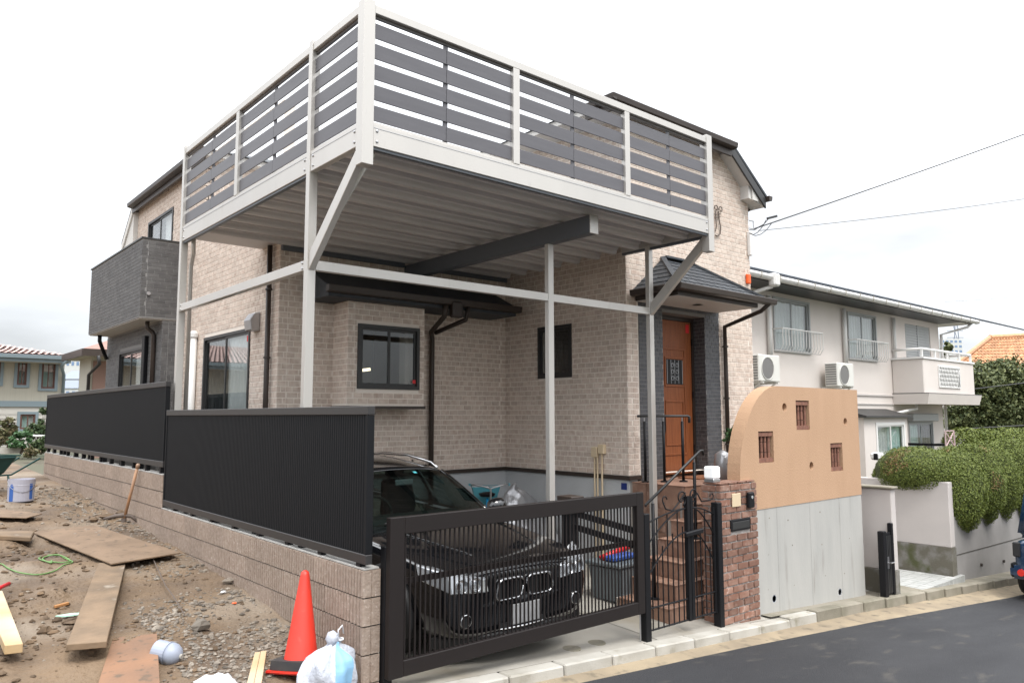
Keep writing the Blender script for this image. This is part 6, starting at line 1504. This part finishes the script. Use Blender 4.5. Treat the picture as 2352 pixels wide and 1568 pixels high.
q = MB(); pts = [on_dirt(GD(*c1(*c_)), .09) for c_ in ((-120,740),(0,655),(90,605))]; q.tube(pts, .018, 8); q.build('red_hose', 'toolred', label='end of a red hose poking over the pale timber', cat='hose', smooth=True)
# grey pipe cap
p_ = GD(*c1(1930,1330)); ax_ = Vector((.55,-.75,-.12)).normalized(); b0 = on_dirt(p_, .045)-ax_*.02
pc = thing('pipe_cap', 'grey plastic pipe end cap half buried beside the reddish board', 'pipe', tuple(on_dirt(p_)))
q = MB(); q.tube([b0-ax_*.14, b0-ax_*.045], .078, 24); q.tube([b0-ax_*.045,b0-ax_*.035], .083, 24); q.build('pipe', 'pvc', pc, smooth=False)
q = MB(); q.tube([b0-ax_*.035, b0-ax_*.0, b0+ax_*.03, b0+ax_*.05, b0+ax_*.06], [.080,.077,.062,.036,.008], 24); q.build('dome', 'pvc', pc, smooth=True)
q = MB(); q.tube([b0+ax_*.045, b0+ax_*.07], .018, 10); q.build('nub', 'kerb', pc)
# cone with weight
cb_ = on_dirt(GD(690,1536)); cone = thing('traffic_cone', 'red traffic cone with black rubber weight standing against the block wall', 'cone', tuple(cb_), local=True, rot=(R(-2),R(6.5),R(35)))
q = MB(); q.box(-.185,-.185,.0,.185,.185,.022); q.build('base_plate', 'coneo', cone, bevel=.01, seg=2)
q = MB(); prof = [(.135,.022),(.125,.05),(.034,.66),(.028,.685),(.012,.697),(.0,.70)]; q.lathe(prof, (0,0,0), 36); q.build('cone_body', 'coneo', cone, smooth=True)
q = MB(); o_ = []
for i in range(32):
    a_ = i/32*6.2832; r_ = .172/max(abs(math.cos(a_)),abs(math.sin(a_)))**.75; o_.append((r_*math.cos(a_), r_*math.sin(a_)))
q.v += [Vector((x,y,.024)) for x, y in o_]+[Vector((x*.97,y*.97,.085)) for x, y in o_]+[Vector((.125*math.cos(i/32*6.2832),.125*math.sin(i/32*6.2832),.085)) for i in range(32)]+[Vector((.125*math.cos(i/32*6.2832),.125*math.sin(i/32*6.2832),.024)) for i in range(32)]
for r_ in range(3):
    for i in range(32): j = (i+1) % 32; q.f.append((r_*32+i, r_*32+j, (r_+1)*32+j, (r_+1)*32+i))
q.build('rubber_weight', 'rubber', cone)
# sandbag
sb_ = GD(748,1602); bag = thing('sandbag', 'white sandbag with a pale blue band, tied at the neck, beside the cone', 'sandbag', tuple(on_dirt(sb_)), local=True, rot=(0,0,R(20)))
bag.scale = (.80,.80,.86)
def bag_f(u, v):
    a_ = u*6.28318; pr = [(.0,.02),(.20,.01),(.245,.07),(.25,.16),(.235,.25),(.19,.32),(.11,.37),(.05,.40),(.035,.43)]
    t = v*(len(pr)-1); i = min(int(t), len(pr)-2); r_ = lerp(pr[i][0],pr[i+1][0],t-i); z = lerp(pr[i][1],pr[i+1][1],t-i)
    d_ = Vector((math.cos(a_),math.sin(a_),v)); n_ = noise.noise(d_*2.2+Vector((3,1,0)))*.05+abs(noise.noise(Vector((math.cos(a_)*4,math.sin(a_)*4,v*2))))*.05*v
    fold = .055*v*math.sin(a_*5+v*4)+.03*v*math.sin(a_*11+v*6); lean = -.12*v*v
    rr = max(.0, r_+n_*min(1,r_*8)+fold*min(1,r_*6)); return (rr*math.cos(a_)*1.08-lean*.9, rr*math.sin(a_)*.9, z+.02*noise.noise(d_*3))
q = MB(); q.grid(bag_f, 56, 30); bo = q.build('sack', 'bagw', bag, smooth=True, fix=False)
mat('bagb', (.20,.38,.55), .6, bump=.3, bs=30); bo.data.materials.append(MATS['bagb'])
for p in bo.data.polygons:
    u = (p.index % 56)/56*6.2832
    if R(238) < u < R(278): p.material_index = 1
q = MB(); nk = Vector(bag_f(0,.97))+Vector((.02,0,0)); pts = [nk+Vector((-.022*i,.01*math.cos(i*2),.010*i)) for i in range(6)]; q.tube(pts, [.035,.026,.04,.055,.06,.03], 7); q.build('tied_neck', 'bagw', bag, smooth=True)
q = MB(); q.tube([nk+Vector((.0,0,.02)), nk+Vector((-.03,-.02,.09)), nk+Vector((.01,-.03,.12)), nk+Vector((.04,-.02,.05))], .006, 6); q.tube([nk+Vector((.04*math.cos(t),.04*math.sin(t),.01)) for t in [i*.6283 for i in range(11)]], .008, 6); q.build('cord', 'paper', bag, smooth=True)
# paper scraps
p_ = GD(500,1585)
q = MB(); q.grid(lambda u, v: on_dirt(p_+Vector(((u-.5)*.26,(v-.5)*.20,0)), .03+.05*math.sin(u*3.1)*math.sin(v*2.7)+.02*noise.noise(Vector((u*5,v*5,1)))), 10, 8); q.build('torn_bag', 'paper', label='torn white bag on the earth in front of the battens', cat='bag', fix=False, smooth=True, solid=.003)
# pickaxe leaning on the block wall
ht = GX(317,1068,2.79); hbm = GX(286,1164,2.70); hbm = on_dirt(Vector((2.70,hbm.y,0)), .07)
pk = thing('pickaxe', 'wooden handled pickaxe leaning on the block wall', 'pickaxe', (hbm.x,hbm.y,dirt(hbm.x,hbm.y)))
q = MB(); q.tube([hbm, hbm.lerp(ht,.5), ht], .019, 10); q.build('handle', 'handle', pk, smooth=True); q = MB(); q.tube([ht.lerp(hbm,.06), ht, ht+(ht-hbm).normalized()*.02], [.020,.026,.018], 10); q.build('handle_end', 'handle', pk, smooth=True)
q = MB(); q.tube([hbm+Vector((-.22,.10,.02)), hbm+Vector((-.1,.04,.05)), hbm+Vector((0,0,.06)), hbm+Vector((.08,-.04,.04)), hbm+Vector((.15,-.09,-.04))], [.012,.024,.032,.024,.012], 8); q.build('pick_head', 'wirem', pk, smooth=True)
q = MB(); q.cyl(hbm-Vector((0,0,.03)), hbm+Vector((0,0,.02)), .032, 10); q.build('collar', 'wirem', pk)
p_ = GD(300,1190); q = MB(); q.tube([on_dirt(p_+Vector((-.14,.08,0)),.03), on_dirt(p_,.04), on_dirt(p_+Vector((.12,-.14,0)),.03)], .022, 8); q.build('wood_stick', 'timber', label='short pale stick on the earth below the pickaxe', cat='stick', smooth=True)
# paint can
pb_ = on_dirt(GD(47,1150)); dep_ = (pb_-CO).dot(CF); rc = 26*dep_/1739; hc_ = 50*dep_/1739
can = thing('paint_can', 'white and blue paint can standing on the bare earth', 'paint can', tuple(pb_))
q = MB(); q.lathe([(rc,0),(rc*1.02,.01),(rc*1.02,hc_*.72),(rc*1.04,hc_*.74),(rc*1.02,hc_*.76),(rc*1.03,hc_),(rc*.97,hc_),(rc*.95,hc_*.9)], tuple(pb_), 32); q.build('can', 'canw', can)
for a0, a1, z0_, z1_ in ((205,228,.03,.72),(212,224,.55,.80),(300,318,.1,.8)):
    q = MB(); q.grid(lambda u, v: (pb_.x+rc*1.028*math.cos(R(lerp(a0,a1,u))), pb_.y+rc*1.028*math.sin(R(lerp(a0,a1,u))), pb_.z+hc_*lerp(z0_,z1_,v)), 6, 2); q.build('label_print', 'canb', can, fix=False)
q = MB(); q.tube([(pb_.x+rc*1.05*math.cos(t), pb_.y+rc*1.05*math.sin(t), pb_.z+hc_*(.93-.5*max(0,math.sin(t-R(180))))) for t in [R(180+18*i) for i in range(11)]], .004, 5); q.build('handle', 'steel', can)
# wheelbarrow
wb_ = on_dirt(GD(2,1128)); wbr = thing('wheelbarrow', 'dark green wheelbarrow at the edge of the bare plot beyond the paint can', 'wheelbarrow', tuple(wb_), local=True, rot=(0,0,R(25)))
q = MB(); q.hexa([(-.85,-.20,.28),(-.12,-.24,.28),(-.12,.24,.28),(-.85,.20,.28)],[(-1.05,-.32,.58),(.05,-.34,.58),(.05,.34,.58),(-1.05,.32,.58)]); q.build('tub', 'green_p', wbr, bevel=.03)
q = MB(); q.tube([(-1.06,-.33,.59),(.06,-.35,.59),(.06,.35,.59),(-1.06,.33,.59),(-1.06,-.33,.59)], .014, 6); q.build('rim', 'green_p', wbr)
for s_ in (-1, 1):
    q = MB(); q.tube([(-1.25,s_*.08,.2),(-.9,s_*.18,.27),(0,s_*.24,.27),(.45,s_*.28,.52)], .016, 6); q.tube([(-.05,s_*.24,.27),(-.02,s_*.26,.0)], .016, 6); q.build('leg', 'green_p', wbr, smooth=True)
q = MB(); q.lathe([(.08,-.04),(.17,-.04),(.19,0),(.17,.04),(.08,.04)], (-1.25,0,.19), 20, 'y'); q.build('wheel', 'tyre', wbr)
# gravel and clods
rs = random.Random(9)
def stone_mb(mb, p, s_):
    o = len(mb.v); a_ = rs.uniform(0,6.28); sx_, sy_, sz_ = s_*rs.uniform(.7,1.3), s_*rs.uniform(.6,1.0), s_*rs.uniform(.4,.75)
    for z, r_ in ((-.4,.7),(.25,1.0),(.9,.5)):
        for k in range(5):
            t = a_+k*1.2566+rs.uniform(-.3,.3); rr = r_*rs.uniform(.75,1.15); mb.v.append(p+Vector((sx_*rr*math.cos(t), sy_*rr*math.sin(t), sz_*z*rs.uniform(.8,1.2))))
    for r_ in range(2):
        for k in range(5): k2 = (k+1) % 5; mb.f.append((o+r_*5+k,o+r_*5+k2,o+r_*5+5+k2,o+r_*5+5+k))
    mb.f.append(tuple(o+10+k for k in range(5)))
gv, cl_ = MB(), MB()
def scatter(mb, n, box, s0, s1, dens=None):
    k = 0
    while k < n:
        x, y = rs.uniform(box[0],box[1]), rs.uniform(box[2],box[3])
        if dens and noise.noise(Vector((x*1.3,y*1.3,4))) < dens: 
            if rs.random() < .8: continue
        s_ = s0*(s1/s0)**(rs.random()**2.2); stone_mb(mb, Vector((x,y,dirt(x,y)+s_*.1)), s_); k += 1
scatter(gv, 3000, (1.8,2.80,4.75,7.4), .006, .028, -.12); scatter(gv, 1200, (2.2,2.82,8,15), .008, .035, .0); scatter(gv, 500, (-2,2.8,4.75,9), .005, .022, .1); scatter(gv, 300, (-1.5,2.8,9,15), .01, .03, .1)
gv.build('gravel', 'stone', label='loose grey gravel scattered along the block wall', cat='gravel', kind='stuff', fix=False, org=(0,0,0))
scatter(cl_, 2600, (-2.5,2.7,4.7,10), .007, .035, .02); scatter(cl_, 900, (-2.5,2.7,10,16), .012, .05, .0); scatter(cl_, 260, (-2.5,1.6,4.7,10), .03, .07, .05)
cl_.build('clods', 'clod', label='brown clods of earth strewn over the plot', cat='clods', kind='stuff', fix=False, org=(0,0,0))
for (u, v, s_, lab) in ((333,290,.075,'large grey stone on the gravel by the wall behind the cone'),(20,850,.11,'dark lump of mortar among the gravel in front of the cone'),(270,410,.035,'small white stone on the gravel by the wall'),(405,520,.03,'orange pebble on the gravel by the wall'),(865,1310,.045,'white stone at the corner of the cone base')):
    p_ = on_dirt(GD(*c2(u,v)), s_*.3); q = MB(); stone_mb(q, p_, s_*.75); q.build('stone', 'orange' if 'orange' in lab else 'paper' if 'white' in lab else 'stone', label=lab, cat='stone', fix=False)
p_ = GD(250,1195)
for k, (dx_, dy_, s_) in enumerate(((0,0,.10),(.22,.1,.12),(-.2,-.05,.07))):
    q = MB(); stone_mb(q, on_dirt(p_+Vector((dx_,dy_,0)), s_*.3), s_); q.build('earth_lump', 'clod', label=('brown lump of earth below the pickaxe, middle of three','largest brown lump of earth below the pickaxe','smallest brown lump of earth below the pickaxe')[k], cat='earth lump', group='earth lumps below the pickaxe', fix=False)

# ================================================================== houses and shrubs far left
HY = 34.5
lh = thing('cream_house', 'cream two storey house with blue grey trim and pink tiled roof beyond the plot', 'house', tuple(GY(100,1000,HY)))
zc_, zb1, zb0 = GY(100,812,HY).z, GY(100,921,HY).z, GY(100,934,HY).z
xr_ = GY(148,850,HY).x; xl_ = -9
zg = .9
def pxy(px, py): return GY(px, py, HY)
wA = [(pxy(40,850).x, pxy(62,850).x, pxy(50,884).z, pxy(50,816).z), (pxy(96,850).x, pxy(127,850).x, pxy(110,892).z, pxy(110,832).z), (pxy(-26,850).x, pxy(1,850).x, pxy(-10,880).z, pxy(-10,806).z)]
wB = [(pxy(46,960).x, pxy(81,960).x, pxy(60,985).z, pxy(60,951).z)]
zc_ = GY(100,822,HY-.9).z-.1; wall_holes('Y', HY, xl_, xr_, zb1, zc_, wA).build('upper_wall', 'yelwall', lh); wall_holes('Y', HY, xl_, xr_, zg-1, zb0, wB).build('lower_wall', 'siding', lh)
q = MB(); q.box(xl_,HY-.06,zb0,xr_+.05,HY+.05,zb1); q.build('band', 'bluegrey', lh)
q = MB(); q.quad((xr_,HY,zg-1),(xr_,HY+9,zg-1),(xr_,HY+9,zc_),(xr_,HY,zc_)); q.build('end_wall', 'yelwall', lh)
n_ = int((zb0-zg)/.16)
for k in range(n_):
    z = zg+k*.16; q = MB(); q.hexa([(xl_,HY-.03,z),(wB[0][0],HY-.03,z),(wB[0][0],HY-.002,z),(xl_,HY-.002,z)],[(xl_,HY-.008,z+.15),(wB[0][0],HY-.008,z+.15),(wB[0][0],HY-.002,z+.15),(xl_,HY-.002,z+.15)]) if (wB[0][2] < z+.1 < wB[0][3]) else q.hexa([(xl_,HY-.03,z),(xr_,HY-.03,z),(xr_,HY-.002,z),(xl_,HY-.002,z)],[(xl_,HY-.008,z+.15),(xr_,HY-.008,z+.15),(xr_,HY-.002,z+.15),(xl_,HY-.002,z+.15)])
    q.build('siding_board', 'siding', lh)
    if wB[0][2] < z+.1 < wB[0][3]:
        q = MB(); q.hexa([(wB[0][1],HY-.03,z),(xr_,HY-.03,z),(xr_,HY-.002,z),(wB[0][1],HY-.002,z)],[(wB[0][1],HY-.008,z+.15),(xr_,HY-.008,z+.15),(xr_,HY-.002,z+.15),(wB[0][1],HY-.002,z+.15)]); q.build('siding_board', 'siding', lh)
mat('redframe', (.12,.055,.042), .6)
for h in wA+wB:
    w_ = window(lh, 'Y', HY, *h, fm='redframe', fw=.03, backs=['curtaing', 'curtain'] , depth=.12)
    q = MB(); t_ = .10
    wbox(q,'Y',HY,h[0]-t_,h[1]+t_,h[2]-t_,h[2],.05,-.01); wbox(q,'Y',HY,h[0]-t_,h[1]+t_,h[3],h[3]+t_,.05,-.01); wbox(q,'Y',HY,h[0]-t_,h[0],h[2],h[3],.05,-.01); wbox(q,'Y',HY,h[1],h[1]+t_,h[2],h[3],.05,-.01); q.build('window_surround', 'bluegrey', lh)
ey_ = HY-.9; e_z = GY(100,815,ey_).z; xe = GY(163,828,ey_).x
lr = hip(xl_-12, xe, ey_, HY+9.9, e_z, .22).build('roof', 'redroof', lh)
for r_ in range(16):
    f0, f1 = r_/16, (r_+1.15)/16; yr, rs_ = 5.4, .22*5.4; ya, za = ey_+yr*f0, e_z+rs_*f0; yb_, zb_ = ey_+yr*min(1,f1), e_z+rs_*min(1,f1)
    q = MB(); n_ = 70; xa_, xb_ = xl_, xe-yr*f0
    for k in range(n_):
        x0_ = lerp(xa_,xb_,k/n_); x1_ = lerp(xa_,xb_,(k+1)/n_); xm = (x0_+x1_)/2
        q.add([(x0_,ya,za+.03),(xm,ya,za+.08),(x1_,ya,za+.03),(x0_,yb_,zb_+.01),(xm,yb_,zb_+.04),(x1_,yb_,zb_+.01)], [(0,1,4,3),(1,2,5,4)])
    q.build('tile_course', 'redroof', lr, fix=False, kind='stuff')
q = MB(); q.box(xl_,ey_-.03,e_z-.28,xe,ey_+.03,e_z+.0); q.build('fascia', 'bluegrey', lr); q = MB(); q.prism([(xl_,ey_-.04,e_z-.02),(xl_,ey_-.18,e_z-.02),(xl_,ey_-.16,e_z-.15),(xl_,ey_-.04,e_z-.17)], (xe-xl_,0,0)); q.build('gutter_channel', 'bluegrey', lr)
q = MB(); q.box(xl_,ey_+.04,e_z-.28,xe-.05,HY-.004,e_z-.24); q.build('soffit', 'siding', lr)
q = MB(); q.tube([(xe-.2,ey_-.1,e_z-.18),(xe-.3,ey_+.1,e_z-.4),(xr_-.02,HY-.08,e_z-.7),(xr_-.02,HY-.08,zg)], .06, 8); q.build('downpipe', 'bluegrey', lh, smooth=True)
# brown roofed house behind the grey wing
BY = 26.5
bh = thing('brown_roof_house', 'small house with brown hipped roof and pinkish wall behind the grey wing', 'house', tuple(GY(230,1000,BY)))
bx_l = GY(208,850,BY).x; bz = GY(230,800,BY).z
q = MB(); q.box(bx_l,BY,-.5,bx_l+7,BY+1.6,bz); q.build('wall', 'yelwall', bh); q = MB(); q.box(GY(213,850,BY).x,BY-.04,-.4,GY(245,850,BY).x+1,BY-.004,GY(230,829,BY).z); q.build('cladding', 'pinkwall', bh)
e0_ = Vector((GY(192,798,BY-.9).x,BY-.9,GY(200,800,BY-.9).z)); ex1 = bx_l+8; 
hip(e0_.x, ex1, BY-.9, BY+2.2, e0_.z, .42).build('roof', 'brownroof', bh); q = MB(); q.box(e0_.x-.02,BY-.93,e0_.z-.22,ex1,BY-.86,e0_.z-.004); q.box(e0_.x-.03,BY-.86,e0_.z-.22,e0_.x+.04,BY+2.2,e0_.z-.004); q.build('fascia', 'brown', bh); q = MB(); q.box(e0_.x+.04,BY-.86,e0_.z-.2,ex1,BY+2.15,e0_.z-.17); q.build('soffit', 'yelwall', bh)
q = MB(); q.tube([(e0_.x+.4,BY-.95,e0_.z-.2),(e0_.x+.45,BY-.9,e0_.z-.45),(bx_l-.06,BY-.08,e0_.z-.75),(bx_l-.06,BY-.08,.5)], .05, 8); q.build('downpipe', 'frame', bh, smooth=True)
# hillside houses in the gap
def far_house(px0, px1, pyt, pyb, dep, wm, rm, label):
    a_, b_ = GDEP(px0,pyt,dep), GDEP(px1,pyb,dep); t = thing('hillside_house', label, 'house', (a_.x,a_.y,b_.z-3), group='hillside houses')
    R3 = Vector((CR.x,CR.y,0)).normalized(); F3 = Vector((CF.x,CF.y,0)).normalized(); w_ = (b_-a_).dot(R3); o_ = Vector((a_.x,a_.y,0)); zt, zb_ = a_.z, b_.z-4; zm_ = lerp(a_.z,b_.z,.45)
    c_ = [o_, o_+R3*w_, o_+R3*w_+F3*w_*.7, o_+F3*w_*.7]
    q = MB(); q.hexa([v+Vector((0,0,zb_)) for v in c_],[v+Vector((0,0,zm_)) for v in c_]); q.build('wall', wm, t)
    ov = w_*.06; e_ = [c_[0]-R3*ov-F3*ov, c_[1]+R3*ov-F3*ov, c_[2]+R3*ov+F3*ov, c_[3]-R3*ov+F3*ov]; r0, r1 = (e_[0]+e_[3])/2+R3*w_*.25, (e_[1]+e_[2])/2-R3*w_*.25
    q = MB(); q.add([v+Vector((0,0,zm_)) for v in e_]+[r0+Vector((0,0,zt)),r1+Vector((0,0,zt))], [(0,1,5,4),(1,2,5),(2,3,4,5),(3,0,4),(3,2,1,0)]); q.build('roof', rm, t)
    for k in range(3):
        q = MB(); u0, u1 = w_*(.12+.3*k), w_*(.28+.3*k); z0_, z1_ = lerp(zm_,b_.z,.7), lerp(zm_,b_.z,.3); o2 = o_-F3*.03; q.quad(o2+R3*u0+Vector((0,0,z0_)),o2+R3*u1+Vector((0,0,z0_)),o2+R3*u1+Vector((0,0,z1_)),o2+R3*u0+Vector((0,0,z1_))); q.build('window', 'farblue', t)
far_house(150, 188, 806, 846, 120, 'farwall', 'farroof', 'distant pale hillside house with blue grey roof, topmost in the gap'); far_house(186, 215, 815, 870, 110, 'pinkwall', 'farroof', 'distant pinkish hillside house beside the downpipe of the brown roof')
far_house(140, 206, 850, 895, 80, 'farwall', 'farroof', 'nearer pale hillside house with wide grey roof in the gap'); far_house(135, 180, 872, 915, 62, 'farwall', 'farroof', 'lowest pale hillside house in the gap above the fence')
q = MB(); q.grid(lambda u, v: tuple(GDEP(lerp(60,330,u),lerp(930,845,v),lerp(55,170,v))), 8, 6); q.build('hillside', 'ground', kind='structure', org=(0,0,0), fix=False)
# shrubs at the end of the plot
def shrub(px, py, r_, dep, lm, n, size, label, seed, grp=None):
    p_ = GDEP(px, py, dep); k = r_*dep/1739; gz_ = dirt0(min(p_.x,2.7), p_.y)
    return tree('shrub', label, (p_.x,p_.y,gz_-.05), max(.5,p_.z-gz_+k*.5), [(p_.x,p_.y,p_.z,k,k,k*.9),(p_.x-k*.5,p_.y,p_.z-k*.4,k*.7,k*.7,k*.6),(p_.x+k*.5,p_.y,p_.z-k*.35,k*.7,k*.7,k*.6)], n, size, lm, cat='shrub', seed=seed, trunk=.035, group=grp)
shrub(18, 985, 26, 23, 'leafdry', 1500, .06, 'twiggy brown shrub with sparse leaves at the end of the plot', 21); shrub(50, 1008, 22, 22, 'leafgreen', 1200, .055, 'grey green shrub between the twiggy shrub and the pine', 22); shrub(86, 985, 22, 23.5, 'leafpine', 1800, .06, 'clipped garden pine beside the end of the black fence', 23); shrub(95, 1018, 20, 22, 'leafpine', 1200, .055, 'low dark evergreen shrub at the foot of the fence end', 24); shrub(104, 942, 10, 24, 'leafpine', 500, .055, 'small pine tuft showing above the end of the fence', 25); shrub(-20, 1000, 30, 22, 'leafdry', 1400, .06, 'twiggy brown shrub beside the wheelbarrow', 26); shrub(70, 1035, 14, 20.5, 'leafdry', 900, .05, 'low dry shrub before the garden pine', 27)
a_, b_ = GDEP(40,1000,22.6), GDEP(112,1001,22.6); q = MB(); q.tube([a_, b_], .03, 8); q.tube([a_.lerp(b_,.2), Vector((a_.lerp(b_,.2).x,a_.lerp(b_,.2).y,.8))], .025, 6); q.tube([a_.lerp(b_,.9), Vector((a_.lerp(b_,.9).x,a_.lerp(b_,.9).y,.8))], .025, 6); q.build('garden_rail', 'white', label='white rail in front of the shrubs at the end of the plot', cat='rail')
k0, k1 = GD(-80,1043), GD(112,1036); q = MB(); q.bar(on_dirt(k0,.05) if False else Vector((k0.x,k0.y,dirt0(k0.x,k0.y)+.06)), Vector((k1.x,k1.y,dirt0(k1.x,k1.y)+.06)), .14, .16); q.build('plot_kerb', 'kerb', label='concrete edging across the far end of the bare plot', cat='edging')
